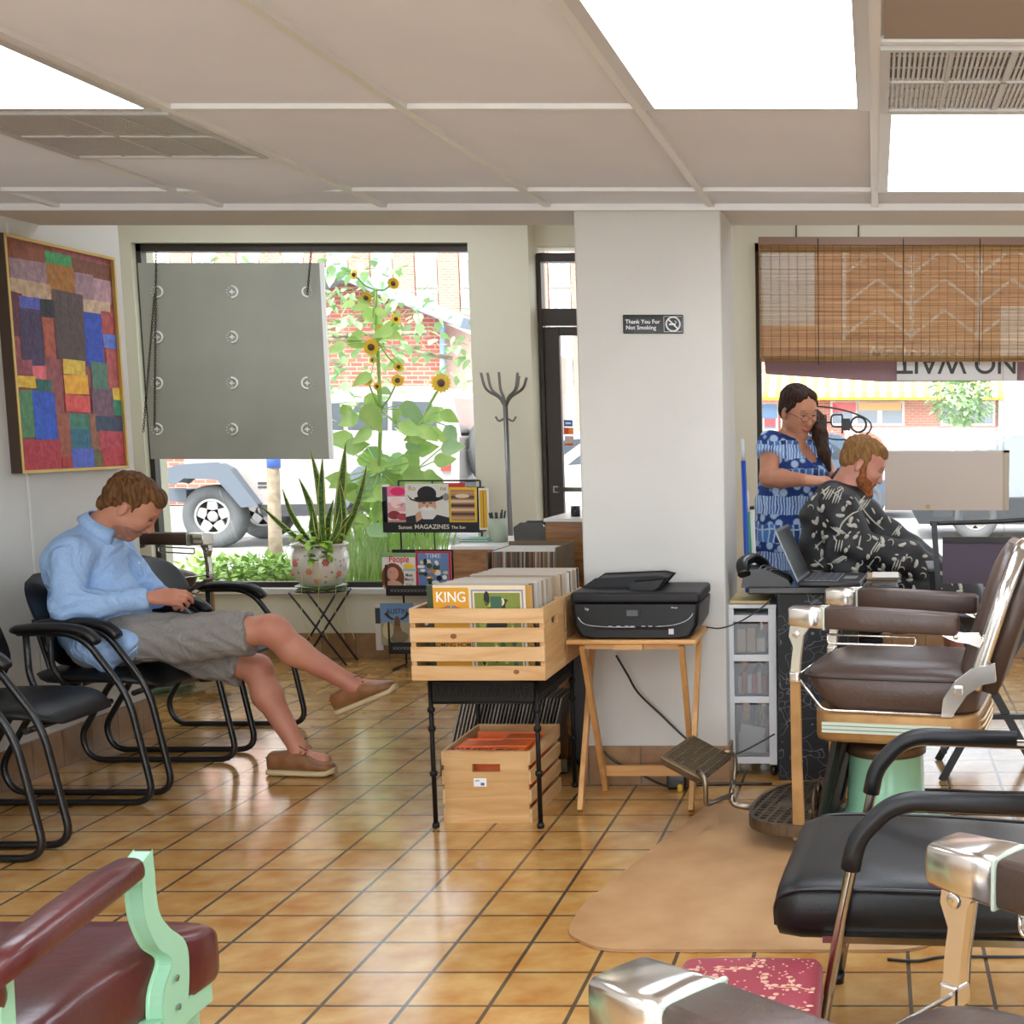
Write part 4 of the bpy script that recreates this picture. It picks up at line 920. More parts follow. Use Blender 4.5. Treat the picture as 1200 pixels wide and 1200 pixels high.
body_ = MB(); prof = [(-.235, .125), (-.228, .045), (-.20, .008), (.19, .008), (.222, .045), (.232, .125)]
body_.loft([[(x, y_, z) for x, y_, z in [(-.235 + s_, y_, .13), (-.228 + s_, y_, .05), (-.205 + s_, y_, .012), (-.16, y_, .004), (.15, y_, .004), (.2 - s_, y_, .012), (.222 - s_, y_, .05), (.23 - s_, y_, .13)]] for y_, s_ in ((-.165, .012), (-.158, .002), (-.14, 0), (.17, 0))])
body_.s = [False] * len(body_.f)
obj('body', body_, pb_, prn, bevel=.004)
obj('scanner_lid', MB().rbox((-.002, .005, .152), (.466, .34, .040), .012), pb2, prn)
obj('document_feeder', MB().prism([(-.215, .172), (-.17, .202), (.06, .212), (.09, .205), (.06, .172)], -.02, .165, 'Y'), pb2, prn, bevel=.006, seg=3)
obj('feeder_tray', MB().prism([(-.03, .172), (-.02, .196), (.085, .206), (.07, .186), (.045, .172)], -.11, -.02, 'Y'), pb_, prn, bevel=.005)
obj('feeder_dial', MB().lathe([(.001, .198), (.02, .198), (.022, .2), (.001, .204)], (-.115, .06, 0)), pb_, prn)
obj('control_screen', MB().box(-.042, .018, -.1685, -.165, .082, .112).box(-.032, .008, -.1695, -.168, .087, .108, 1), [pb2, mat('screen_grey', '#55585c', .2)], prn)
obj('output_slot', MB().box(-.15, .13, -.1672, -.162, .036, .048), mat('slot_dark', '#040404', .8), prn)
sl_ = MB(); sl_.tube(cr([(-.218, -.160, .10), (-.19, -.168, .06), (-.12, -.17, .048), (0, -.17, .046)], 6), .0018, 5); sl_.tube(cr([(.215, -.160, .11), (.19, -.168, .075), (.14, -.17, .055), (.07, -.17, .048)], 6), .0018, 5)
obj('silver_line', sl_, mat('silver', '#b8b8b8', .3, metal=.8), prn)
lg = MB(); lg.box(.118, .136, -.1685, -.1655, .02, .04, 0); lg.text('hp', .014, ((-.175, -.1685, .112), (1, 0, 0), (0, 0, 1)), 0, ext=.0004); lg.text('OfficeJet', .007, ((.14, -.1685, .117), (1, 0, 0), (0, 0, 1)), 0, ext=.0003)
for x in (-.1, -.07, -.04, -.02, .02, .045, .08): lg.box(x, x + .014, -.1685, -.1665, .048, .0505, 0)
obj('lettering', lg, mat('sticker_lilac', '#c8c0cc', .5), prn)
def cord(pts, r, lab, m_=None, n=6): return one('extension_cord', MB().tube(cr(pts, n), r, 7), m_ or blk, lab, 'cord')
cord([P(722, 768, 5.15), P(735, 790, 5.17), P(748, 812, 5.2), P(775, 838, 5.22), P(800, 862, 5.225), P(835, 890, 5.222)], .0045, 'black cord running down the column from the printer to the floor')
cord([P(828, 735, 5.1), P(845, 736, 5.16), P(868, 728, 5.2), P(893, 712, 5.25), P(905, 700, 5.28)], .003, 'thin black cord from the printer across to the counter')
cord([P(862, 884, 5.24), P(880, 876, 5.27), P(908, 860, 5.275)], .0035, 'black cord crossing the bottom drawer of the cart')
cord([P(700, 872, 5.21), P(715, 888, 5.2), P(735, 900, 5.19), P(752, 908, 5.16), PZ(785, 922, .006), PZ(830, 919, .006), PZ(905, 918, .006)], .005, 'pair of floor cords at the base of the column', n=5)
m = MB().rbox((P(793, 905, 5.17).x, 5.17, .035), (.075, .045, .06), .008); one('power_strip', m, [blk], 'black plug block with cords at the foot of the column', 'power strip')
m = MB().rbox((PZ(800, 918, .015).x, 5.155 - .02, .0155), (.02, .025, .03), .004); one('plug', m, [mat('plug_yellow', '#c8a02c', .5)], 'yellow plug beside the black plug block', 'plug')
cord([PZ(1040, 1124, .005), PZ(1075, 1126, .005), PZ(1110, 1121, .005), PZ(1200, 1121, .005), PZ(1290, 1118, .005)], .004, 'thin black cord on the tiles at lower right')
cord([PZ(1070, 925, .005), PZ(1110, 926, .005), PZ(1150, 928, .005), PZ(1260, 930, .005)], .006, 'black cord across the tiles behind the green pedestal')
# floor mat
ms_ = [(-.62, 4.93), (.10, 4.93), (.22, 4.8), (.22, 3.66), (.12, 3.50), (-.74, 3.50), (-.86, 3.62), (-.86, 3.85)]
fm = MB(); poly = [Vector((x, y, 0)) for x, y in ms_]; rp = []
for q in fil(poly + [poly[0], poly[1]], .07, 6)[1:-1]: rp.append((q.x, q.y))
fm.prism(rp, .0015, .009, 'Z')
matm = mat('mat_tan', '#c39a6c', .35, noise=(5, '#a87c50', .35, .75), bump=(260, .25))
one('floor_mat', fm, matm, 'tan salon floor mat with rounded corners under the antique barber chair', 'floor mat', bevel=.003)
# ================================================================ counter, drawer cart
marb = mat('black_marble', '#232427', .45, spec=.3); nn = marb.node_tree; b0 = nn.nodes['Principled BSDF']
vv = nn.nodes.new('ShaderNodeTexVoronoi'); vv.feature = 'DISTANCE_TO_EDGE'; vv.inputs['Scale'].default_value = 12; nz = nn.nodes.new('ShaderNodeTexNoise'); nz.inputs['Scale'].default_value = 7; mxx = nn.nodes.new('ShaderNodeMixRGB'); mxx.inputs[0].default_value = .35
tcn = nn.nodes.new('ShaderNodeTexCoord'); rp_ = nn.nodes.new('ShaderNodeValToRGB'); rp_.color_ramp.elements[0].color = lin('#6c6c72'); rp_.color_ramp.elements[1].color = lin('#18191b'); rp_.color_ramp.elements[1].position = .022
nn.links.new(tcn.outputs['Object'], nz.inputs[0]); nn.links.new(tcn.outputs['Object'], mxx.inputs[1]); nn.links.new(nz.outputs['Color'], mxx.inputs[2]); nn.links.new(mxx.outputs[0], vv.inputs[0]); nn.links.new(vv.outputs['Distance'], rp_.inputs[0]); nn.links.new(rp_.outputs[0], b0.inputs['Base Color'])
KZ = .785
kc = thing('marble_counter', 'black marble patterned reception counter with a dark top', 'counter', (-.385, 5.30, 0))
obj('panel', MB().box(0, .31, 0, .44, 0, KZ - .03), marb, kc, bevel=.002)
obj('countertop', MB().box(-.115, .48, -.02, .62, KZ - .03, KZ), mat('top_black', '#15161a', .2, coat=.4), kc, bevel=.006, seg=3)
obj('side_panel', MB().box(.31, .318, .0, .44, .0, KZ - .03), blk, kc)
tc_ = thing('drawer_cart', 'white plastic drawer cart with see-through drawers on casters', 'drawer cart', (-.495, 5.36 + .16, 0))
wpl = mat('white_plastic', '#d9dadc', .4); cl = mat('clear_plastic', '#aeb2b6', .25, trans=.0, spec=.6, alpha=.35)
m = MB()
for x in (-.085, .085):
    for y in (-.15, .15): m.box(x - .016, x + .016, y - .016, y + .016, .05, .70)
obj('frame', m, wpl, tc_, bevel=.003)
zr = [.06, .30, .315, .45, .465, .60, .615, .70]
for z in (.055, .305, .475, .635): obj('shelf_frame', MB().box(-.10, .10, -.165, .165, z, z + .028), wpl, tc_, bevel=.002)
obj('cart_top', MB().box(-.103, .103, -.168, .168, .690, .706), wpl, tc_, bevel=.003)
for z, h in ((.088, .21), (.338, .13), (.508, .12)):
    m = MB(); m.box(-.068, .068, -.165, -.162, z, z + h); m.box(-.068, -.065, -.162, .15, z, z + h); m.box(.065, .068, -.162, .15, z, z + h); m.box(-.068, .068, -.162, .15, z, z + .003)
    d_ = obj('drawer', m, cl, tc_)
for z, cols_ in ((.095, ['#cfcac2', '#b8b4ac', '#e2dfda']), (.342, ['#c8b48a', '#b94c48', '#e6e2dc', '#b94c48', '#d8d4cc', '#b94c48']), (.512, ['#d8c09a', '#c9a878', '#e8dcc8'])):
    m = MB(); mm = []
    for k, c_ in enumerate(cols_): mm.append(pal(c_, .6)); x = -.058 + k * .118 / len(cols_); m.box(x, x + .10 / len(cols_), -.14, .1, z, z + .05 + .05 * rr.random(), k)
    obj('drawer_contents', m, mm, tc_)
m = MB(); m.quad((-.05, -.158, .11), (.03, -.158, .10), (.055, -.158, .20), (-.045, -.158, .22)); obj('paper_card', m, wpl, tc_)
for x in (-.085, .085):
    for y in (-.14, .14): obj('caster', MB().lathe([(.001, -.012), (.02, -.012), (.024, 0), (.02, .012), (.001, .012)], (x, y, .0245), 16, ax='X').cyl((x, y, .03), (x, y, .055), .006), blk, tc_)
m = MB().rbox((-.50, 5.50, .7135), (.16, .27, .012), .003); one('folder_stack', m, [mat('manila', '#d8c28c', .6)], 'manila folders lying on top of the white drawer cart', 'folders')
# phone on the counter
q = P(895, 690, 5.35); ph = thing('desk_phone', 'black desk phone with silver edge at the left end of the counter', 'phone', (q.x + .012, 5.42, KZ))
obj('base', MB().prism([(-.09, .0), (.09, .0), (.08, .018), (-.01, .06), (-.08, .055)], -.10, .09, 'Y'), mat('phone_black', '#17181c', .35, coat=.3), ph, bevel=.008, seg=3)
hs_ = MB().tube(cr([(-.085, -.11, .045), (-.095, -.06, .085), (-.06, .02, .10), (-.02, .09, .07)], 6), [.02] * 19, 10, rx=1.3); obj('handset', hs_, blk, ph)
for k in range(3): obj('silver_strip', MB().tube(cr([(-.03 + k * .018, -.095, .052 - k * .007), (-.025 + k * .018, 0, .068 - k * .008), (-.0 + k * .018, .085, .058 - k * .008)], 5), .004, 6), mat('silver2', '#c4c6ca', .25, metal=.7), ph)
# laptop
lp = thing('laptop', 'open black laptop seen from the side on the marble counter', 'laptop', (-.165, 5.43, KZ), R(-5)); lb = mat('laptop_black', '#141518', .35)
obj('base', MB().rbox((0, 0, .012), (.245, .33, .022), .006), lb, lp)
kb = obj('keyboard', MB().box(-.10, .03, -.14, .14, .0232, .0242), mat('laptop_silver', '#8f949c', .35, metal=.4), lp); kk = MB()
for i in range(5):
    for j in range(12): kk.box(-.095 + i * .025, -.074 + i * .025, -.135 + j * .0228, -.115 + j * .0228, .0242, .0262)
obj('keys', kk, mat('key_grey', '#3a3d44', .5), kb)
obj('touchpad', MB().box(.045, .095, -.045, .045, .0232, .0242), mat('pad_silver', '#a8adb4', .3, metal=.5), lp)
ta = R(24)
sc_ = MB(); a_ = Vector((-.118, 0, .02)); up_ = Vector((-math.sin(ta), 0, math.cos(ta))) * .225; nr = Vector((-math.cos(ta), 0, -math.sin(ta))) * .008
sc_.hexa([a_ + Vector((0, -.165, 0)) + nr, a_ + Vector((0, -.165, 0)), a_ + Vector((0, .165, 0)), a_ + Vector((0, .165, 0)) + nr], [a_ + up_ + Vector((0, -.165, 0)) + nr, a_ + up_ + Vector((0, -.165, 0)), a_ + up_ + Vector((0, .165, 0)), a_ + up_ + Vector((0, .165, 0)) + nr])
sr = obj('screen', sc_, mat('bezel', '#7c7f86', .3, metal=.5), lp, bevel=.002); f_ = -nr * .15; e_ = .012
sc2 = MB(); sc2.quad(a_ + Vector((0, -.153, 0)) + up_ * .06 + f_, a_ + Vector((0, .153, 0)) + up_ * .06 + f_, a_ + Vector((0, .153, 0)) + up_ * .95 + f_, a_ + Vector((0, -.153, 0)) + up_ * .95 + f_)
obj('display', sc2, mat('display_off', '#141316', .3), sr)
m = MB(); m.rbox((.03, 5.62, KZ + .006), (.13, .20, .01), .002); m.rbox((.045, 5.60, KZ + .014), (.11, .19, .004), .001, m=1); one('clipboard', m, [mat('clip_tan', '#b59a7c', .6), mat('paper_w', '#e8e4de', .6)], 'clipboard with white papers on the counter behind the laptop', 'clipboard')
m = MB().tube([(-.11, 5.66, KZ + .006), (.0, 5.70, KZ + .006)], .005, 8); one('pen', m, [blk], 'dark pen lying on the counter behind the laptop', 'pen')
# narrow upright things in the corner right of the column
for px0, px1, pyt, Y_, c_, lab in ((868, 874, 540, 5.98, '#1c4fb4', 'tall thin blue pole standing in the corner behind the phone'), (874, 879, 600, 6.02, '#3f9a74', 'narrow green tube standing beside the blue pole'), (879, 884, 597, 6.06, '#e2e2de', 'narrow white tube standing beside the green one')):
    a_ = P((px0 + px1) / 2, pyt, Y_); r_ = (P(px1, pyt, Y_).x - P(px0, pyt, Y_).x) / 2
    t_ = thing('pole', lab, 'pole', (a_.x, Y_, 0)); obj('shaft', MB().cyl((.03, 0, 0), (0, 0, a_.z), r_, n=12), pal(c_), t_)
    if 'blue' in lab: obj('clear_tip', MB().cyl((0, 0, a_.z), (-.003, 0, a_.z + .095), r_ * .7, n=10), mat('tip_clear', '#dfe4ea', .2), t_)
    if 'white' in lab: obj('dark_cap', MB().cyl((0, 0, a_.z), (-.001, 0, a_.z + .015), r_ * 1.1, n=10), blk, t_)
# bamboo blind
BY = 8.14
m_ = bpy.data.materials.new('bamboo'); m_.use_nodes = True; nn = m_.node_tree; nn.nodes.clear()
o_ = nn.nodes.new('ShaderNodeOutputMaterial'); mx1 = nn.nodes.new('ShaderNodeMixShader'); mx2 = nn.nodes.new('ShaderNodeMixShader'); df_ = nn.nodes.new('ShaderNodeBsdfDiffuse'); tl = nn.nodes.new('ShaderNodeBsdfTranslucent'); tp = nn.nodes.new('ShaderNodeBsdfTransparent')
tc2 = nn.nodes.new('ShaderNodeTexCoord'); mp2 = nn.nodes.new('ShaderNodeMapping'); mp2.inputs['Scale'].default_value = (.6, 1, 60); nz2 = nn.nodes.new('ShaderNodeTexNoise'); nz2.inputs['Scale'].default_value = 1.6; nz2.inputs['Detail'].default_value = 6
rp2 = nn.nodes.new('ShaderNodeValToRGB'); rp2.color_ramp.elements[0].color = lin('#7d5c3a'); rp2.color_ramp.elements[1].color = lin('#bf9a6a'); rp2.color_ramp.elements[0].position = .33; rp2.color_ramp.elements[1].position = .7
L = nn.links; L.new(tc2.outputs['Object'], mp2.inputs[0]); L.new(mp2.outputs[0], nz2.inputs[0]); L.new(nz2.outputs[0], rp2.inputs[0]); L.new(rp2.outputs[0], df_.inputs[0]); L.new(rp2.outputs[0], tl.inputs[0])
mx1.inputs[0].default_value = .3; mx2.inputs[0].default_value = .05; L.new(df_.outputs[0], mx1.inputs[1]); L.new(tl.outputs[0], mx1.inputs[2]); L.new(mx1.outputs[0], mx2.inputs[1]); L.new(tp.outputs[0], mx2.inputs[2]); L.new(mx2.outputs[0], o_.inputs[0])
bx0 = P(889, 300, BY).x; zt_ = P(900, 284, BY).z; zb_ = P(900, 424, BY).z; bx1 = 2.2
bl = thing('bamboo_blind', 'brown woven bamboo blind half lowered over the right window', 'blind', (bx0, BY, zb_)); BH = zt_ - zb_; BW = bx1 - bx0
m = MB(); N = 110
for i in range(N):
    z = i * BH / N; m.add([(0 if z > .1 else 0, .0, z), (BW, 0, z), (BW, -.0025, z + BH / N * .5), (0, -.0025, z + BH / N * .5), (0, 0, z + BH / N * .99), (BW, 0, z + BH / N * .99)], [(0, 1, 2, 3), (3, 2, 5, 4)])
obj('woven_slats', m, m_, bl)
m = MB()
for x in [k * .052 for k in range(int(BW / .052))]: m.tube([(x + .02, -.004, 0), (x + .02, -.004, BH)], .0012, 4)
obj('warp_strings', m, mat('string_brown', '#6d4a2c', .8), bl)
obj('head_rail', MB().box(0, BW, -.01, .025, BH - .015, BH + .03), mat('rail_brown', '#8a6a58', .5), bl)
fb = MB(); fb.tube(cr([(.05, -.01, -.02), (BW * .2, -.01, -.045), (BW * .4, -.01, -.06), (BW, -.01, -.035)], 6), .007, 8)
pls = MB(); pls.add([(.02, .068, .04), (BW * .25, .068, .04), (BW, .068, .04), (BW, .068, -.10), (BW * .25, .068, -.115), (.03, .068, -.07)], [(0, 1, 4, 5), (1, 2, 3, 4)])
obj('lower_band', pls, mat('band_mauve', '#94757a', .7), bl)
for x in (.35, .85, 1.3):
    obj('pull_cord', MB().tube([(x, -.012, BH + .02), (x, -.014, -.02)], .0025, 5), blk, bl)
for px in (933, 1006):
    a_ = P(px, 262, 8.2); m = MB().tube([(P(px, 262, 8.2).x, 8.2, 2.62), (P(px, 284, 8.2).x, 8.2, zt_ + .035)], .004, 6); one('hanging_wire', m, chm, 'thin wire hanging above the bamboo blind, %s one' % ('left' if px < 950 else 'right'), 'wire')
c_ = one('pull_string', MB().tube([P(1175, 420, 8.136), P(1177, 640, 8.10)], .0018, 5), mat('string_pale', '#a59a88', .7), 'long thin blind string hanging in front of the tan poster', 'string')
# banner
YB = 8.165
a_ = P(1051, 446, YB); b_ = P(1192, 420, YB); W_, H_ = b_.x - a_.x, b_.z - a_.z
bn = thing('banner', 'white NO WAIT banner hanging upside down behind the blind', 'banner', (a_.x, YB, a_.z)); wv = mat('banner_white', '#d4d0cc', .6)
obj('sheet', MB().box(0, W_, 0, .004, 0, H_), wv, bn)
tx = MB(); tx.text('NO WAIT', .165, ((W_ / 2, -.002, .105), (-1, 0, 0), (0, 0, -1)), ext=.0008, sx=.98)
lo_ = obj('lettering', tx, mat('letter_dark', '#3c3a36', .6), bn)
import bmesh
b2m = bmesh.new(); b2m.from_mesh(lo_.data); bmesh.ops.bisect_plane(b2m, geom=b2m.verts[:] + b2m.edges[:] + b2m.faces[:], plane_co=(0, 0, H_ - .002), plane_no=(0, 0, 1), clear_outer=True); b2m.to_mesh(lo_.data); b2m.free()
# tan poster
YB = 8.28
a_ = P(1037, 598, YB); b_ = P(1183, 528, YB); m = MB(); m.box(a_.x, b_.x, YB, YB + .005, a_.z, b_.z, 0); m.box(a_.x, b_.x, YB - .001, YB, b_.z - .012, b_.z, 1); m.box(b_.x - .04, b_.x, YB - .001, YB, a_.z, b_.z, 2); m.box(P(1085, 592, YB).x, P(1090, 592, YB).x, YB - .001, YB, a_.z + .01, a_.z + .035, 3)
one('poster', m, [mat('poster_tan', '#d2c6ba', .7), mat('poster_pale', '#d8d2ca', .6), mat('poster_edge', '#bfb2a0', .6), mat('tape', '#c8a86c', .5)], 'blank tan poster back fixed to the right window beside the seated customer', 'poster')
# OPEN sign
YO = 8.305; op = mat('neon_grey', '#36373c', .4); c_ = P(1006, 497.5, YO); u = P(1016, 497.5, YO).x - c_.x; u /= 10
os_ = thing('open_sign', 'dark oval OPEN sign in the right window, seen from behind', 'sign', (c_.x, YO, c_.z - u * 12))
def q2(px, py): return ((px - 1006) * u, 0, (497.5 - py) * u + u * 12)
m = MB(); m.tube([(math.cos(k * math.pi / 12) * u * 9, 0, math.sin(k * math.pi / 12) * u * 9 + u * 12) for k in range(24)], u * 1.3, 6, closed=True); obj('letter_o', m, op, os_)
m = MB(); m.box(-u * 18.5, -u * 9.5, -.005, .008, u * 5, u * 19); m.box(-u * 20, -u * 18, -.01, .01, u * 1, u * 23); m.tube(fil([q2(987, 486), q2(974, 486), q2(974, 500), q2(987, 500)], u * 5), u * 1.1, 6); obj('letter_p', m, op, os_)
m = MB(); m.tube(fil([q2(958, 487), q2(968, 487), q2(968, 509), q2(958, 509)], u * 1), u * 1.1, 6); m.tube([q2(968, 498), q2(958, 498)], u * 1.1, 6); m.tube([q2(968, 495), q2(974, 495)], u * 1.2, 6); obj('letter_e', m, op, os_)
m = MB(); m.tube(fil([q2(938, 487), q2(950, 509), q2(950, 487)], u), u * 1.1, 6); m.tube([q2(938, 487), q2(938, 509)], u * 1.1, 6); obj('letter_n', m, op, os_)
m = MB(); m.tube(cr([q2(930, 482), q2(945, 477), q2(965, 477), q2(985, 480), q2(1005, 486), q2(1018, 493), q2(1021, 501), q2(1016, 509)], 5), u * 1.0, 6); m.tube(cr([q2(1016, 509), q2(1000, 514), q2(980, 515), q2(963, 512), q2(940, 510), q2(926, 500), q2(930, 482)], 5), u * 1.0, 6); obj('oval_outline', m, op, os_)
# ================================================================ antique barber chairs
chrome = mat('chrome', '#e6e4e0', .2, metal=1.0); brass = mat('worn_brass', '#b88f5c', .38, metal=.45, noise=(12, '#a07848', .3, .7)); lea = mat('brown_leather', '#54423a', .36, bump=(70, .12), noise=(4, '#4a372f', .3, .7), spec=.6)
mint = mat('mint_enamel', '#8fc4a4', .25, coat=.4); pmint = mat('pale_mint', '#c9d8c6', .3, coat=.3); casti = mat('cast_iron', '#57493a', .42, metal=.75, noise=(14, '#7a6a54', .35, .7))
darkm = mat('dark_metal', '#2a2521', .5, metal=.5)

def sq(cx, cy, hx, hy, z, r=.25, n=24, e=.5):
    return [(cx + hx * math.copysign(abs(math.cos(a)) ** e, math.cos(a)), cy + hy * math.copysign(abs(math.sin(a)) ** e, math.sin(a)), z) for a in [2 * math.pi * k / n for k in range(n)]]
def barber_chair(label, loc, rz, group='antique barber chairs'):
    """forward is local +x"""
    t = thing('barber_chair', label, 'barber chair', loc, rz, group)
    obj('pedestal', MB().lathe([(.001, 0), (.26, 0), (.265, .02), (.24, .05), (.15, .075), (.135, .12), (.128, .30), (.13, .315), (.001, .315)], n=40), mint, t)
    obj('pedestal_collar', MB().lathe([(.001, .30), (.137, .30), (.139, .335), (.12, .34), (.10, .345), (.085, .38), (.06, .405), (.001, .41)], n=40), mat('bronze_collar', '#6f5741', .4, metal=.6), t)
    # seat frame with pale stripes
    fr = MB(); fr.loft([sq(-.07, 0, .27, .255, .385, e=.28), sq(-.07, 0, .275, .26, .40, e=.28), sq(-.07, 0, .275, .26, .475, e=.28), sq(-.07, 0, .268, .255, .487, e=.28)])
    fo = obj('seat_frame', fr, brass, t)
    for s in (-1, 1):
        y0, y1 = sorted((s * .258, s * .2675)); obj('side_stripe', MB().box(-.26, .165, y0, y1, .418, .452), pmint, fo)
    g2 = MB()
    for s in (-1, 1):
        for z in (.427, .440): y0, y1 = sorted((s * .258, s * .2685)); g2.box(-.26, .165, y0, y1, z, z + .003)
    obj('stripe_grooves', g2, mat('groove_grey', '#7c8478', .5), fo)
    rb = MB()
    for z in (.41, .432, .454): rb.tube([(-.348 * 1 + .0 - .004 * 0 + (.0), y, z) if 0 else (-.35 + .10 * (abs(y) / .26) ** 6, y * .99, z) for y in [-.255 + k * .51 / 16 for k in range(17)]], .006, 6)
    obj('rear_ribs', rb, mat('gold_rib', '#c9a468', .3, metal=.7), fo)
    # seat cushion: sloping front, crowned top
    rings = []
    for z, x0, x1, hy in ((.488, -.335, .15, .245), (.50, -.345, .17, .255), (.55, -.35, .215, .258), (.598, -.35, .245, .256), (.618, -.34, .232, .24), (.638, -.30, .18, .20), (.648, -.22, .10, .13), (.650, -.12, .02, .05)):
        rings.append(sq((x0 + x1) / 2, 0, (x1 - x0) / 2, hy, z, e=.34))
    se = MB().loft(rings); so = obj('seat_cushion', se, lea, t)
    pi = MB().tube(sq((-.35 + .247) / 2, 0, (.247 + .352) / 2, .258, .598, e=.34), .0045, 6, closed=True); obj('piping', pi, mat('leather_dark', '#3a2b25', .4), so)
    tm = MB()
    for s in (-1, 1): tm.tube(fil([(.25, s * .262, .60), (.16, s * .264, .492), (-.27, s * .264, .49)], .02), .005, 6)
    tm.tube([(.25, -.262, .60), (.25, .262, .60)], .004, 6); obj('seat_trim', tm, chrome, so)
    # arms
    for s in (-1, 1):
        a = MB(); 
        a.loft([[(x, s * .262 + w * math.copysign(abs(math.cos(q)) ** .3, math.cos(q)), zc + hgt * math.copysign(abs(math.sin(q)) ** .3, math.sin(q))) for q in [2 * math.pi * k / 20 for k in range(20)]] for x, w, zc, hgt in ((.148, .036, .797, .030), (.145, .041, .797, .035), (.02, .043, .795, .036), (-.15, .043, .79, .035), (-.27, .04, .785, .034), (-.282, .032, .785, .026))])
        ao = obj('arm_rest', a, lea, t)
        c = MB(); c.loft([[(x, s * .262 + w * math.copysign(abs(math.cos(q)) ** .3, math.cos(q)), zc + hgt * math.copysign(abs(math.sin(q)) ** .3, math.sin(q))) for q in [2 * math.pi * k / 24 for k in range(24)]] for x, w, zc, hgt in ((.149, .042, .797, .036), (.20, .041, .798, .034), (.262, .038, .80, .031), (.268, .034, .80, .027))])
        obj('arm_cap', c, chrome, ao)
        obj('cap_band', MB().box(.146, .153, s * .262 - .0435, s * .262 + .0435, .760, .834), pmint, ao, bevel=.004)
        p = MB(); yy = s * .272
        p.prism([(.205, .768), (.262, .768), (.266, .735), (.252, .70), (.258, .655), (.262, .61), (.238, .61), (.236, .655), (.23, .70), (.225, .738)], yy - .012, yy + .012, 'Y')
        p.lathe([(.001, -.015), (.012, -.015), (.014, 0), (.012, .015), (.001, .015)], (.245, yy, .742), 14, ax='Y')
        obj('arm_post', p, chrome, t, bevel=.003)
        obj('post_joint', MB().rbox((.252, yy, .60), (.034, .032, .036), .006), chrome, t)
        obj('side_strut', MB().prism([(.238, .585), (.264, .585), (.262, .30), (.258, .055), (.225, .055), (.234, .30)], yy - .007, yy + .007, 'Y'), brass, t, bevel=.003)
        r = MB().tube(fil([(.142, yy * 1.0, .745), (.142, yy, .713), (-.145, yy, .713), (-.145, yy, .745)], .012), .004, 8); r.tube([(.142, yy, .742), (-.145, yy, .742)], .004, 8); obj('towel_bar', r, chrome, t)
        # rear hinge bracket from arm to back
        h = MB(); h.prism([(-.235, .752), (-.265, .762), (-.30, .756), (-.345, .758), (-.358, .735), (-.35, .718), (-.315, .73), (-.278, .734), (-.255, .742)], yy - .009, yy + .009, 'Y'); h.lathe([(.001, -.012), (.009, -.012), (.009, .012), (.001, .012)], (-.275, yy, .747), 12, ax='Y')
        obj('hinge_bracket', h, chrome, t, bevel=.003)
        h = MB(); h.prism([(-.235, .492), (-.262, .492), (-.31, .565), (-.36, .60), (-.40, .61), (-.395, .66), (-.33, .645), (-.275, .60), (-.24, .545)], yy - .012, yy + .012, 'Y'); obj('back_support', h, chrome, t, bevel=.004)
        obj('support_knob', MB().rbox((-.285, yy, .575), (.034, .032, .034), .006), chrome, t)
    # back: cushion with chrome hoop
    ti = R(17)
    def bk(u, y, f): return (-.335 - math.sin(ti) * u + math.cos(ti) * f * 1.0, y, .63 + math.cos(ti) * u + math.sin(ti) * f)
    rings = []; N = 12
    for i in range(N + 1):
        u = -.045 + .46 * i / N; q = max(0, (u - .25) / .165); hw_ = .235 * math.sqrt(max(.04, 1 - q * q * .8)); th = .052 * (1 - q ** 3 * .45) * (.75 if i == 0 else 1)
        rings.append([bk(u, hw_ * math.copysign(abs(math.cos(a)) ** .5, math.cos(a)), th * math.copysign(abs(math.sin(a)) ** .7, math.sin(a)) + .012) for a in [2 * math.pi * k / 28 for k in range(28)]])
    bo = obj('backrest', MB().loft(rings), lea, t)
    lo = MB(); rings = []
    for i in range(9):
        u = -.13 + .12 * i / 8; w_ = .21 * math.sin(math.pi * (.22 + .56 * i / 8)) ** .5; th = .045 * math.sin(math.pi * (i + .6) / 9.2)
        rings.append([bk(u, w_ * math.copysign(abs(math.cos(a)) ** .6, math.cos(a)), th * math.sin(a) + .03) for a in [2 * math.pi * k / 24 for k in range(24)]])
    obj('lumbar_roll', lo.loft(rings), lea, t)
    # chrome hoop: wide flat band on both sides and over the top
    path = [(-.05, -.262), (.10, -.262), (.24, -.255), (.33, -.21), (.395, -.13), (.415, 0), (.395, .13), (.33, .21), (.24, .255), (.10, .262), (-.05, .262)]
    pts = [bk(p.x, p.y, 0) for p in cr([(a, b, 0) for a, b in path], 5)]; vs = []; n_ = len(pts)
    hp = MB(); rr_ = []
    for i, p in enumerate(cr([(a, b, 0) for a, b in path], 5)):
        q0 = cr([(a, b, 0) for a, b in path], 5) if i == 0 else q0
        t0 = q0[max(0, i - 1)]; t1 = q0[min(n_ - 1, i + 1)]; d = (t1 - t0).normalized(); nr = Vector((d.y, -d.x, 0)); 
        rr_.append([bk(p.x + nr.x * o, p.y + nr.y * o, f) for o, f in ((.004, -.038), (.013, -.028), (.014, .004), (.006, .014), (-.008, .008), (-.008, -.032))])
    obj('back_hoop', hp.loft(rr_), chrome, bo)
    bs = MB(); bs.loft([[bk(u, y, f) for y, f in ((-w_, -.034), (w_, -.034), (w_, -.085), (-w_, -.085))] for u, w_ in ((-.05, .252), (.25, .246), (.34, .19), (.395, .10))]); obj('back_shell', bs, mat('shell_brown', '#4a3a32', .4), bo)
    # foot plate with grille, back lattice and leg rest
    fp = MB(); outline = [(.225, -.285), (.33, -.275), (.41, -.22), (.45, -.12), (.46, 0), (.45, .12), (.41, .22), (.33, .275), (.225, .285)]
    rim = [Vector((x, y, 0)) for x, y in outline]; rimp = cr(rim, 4); m = MB()
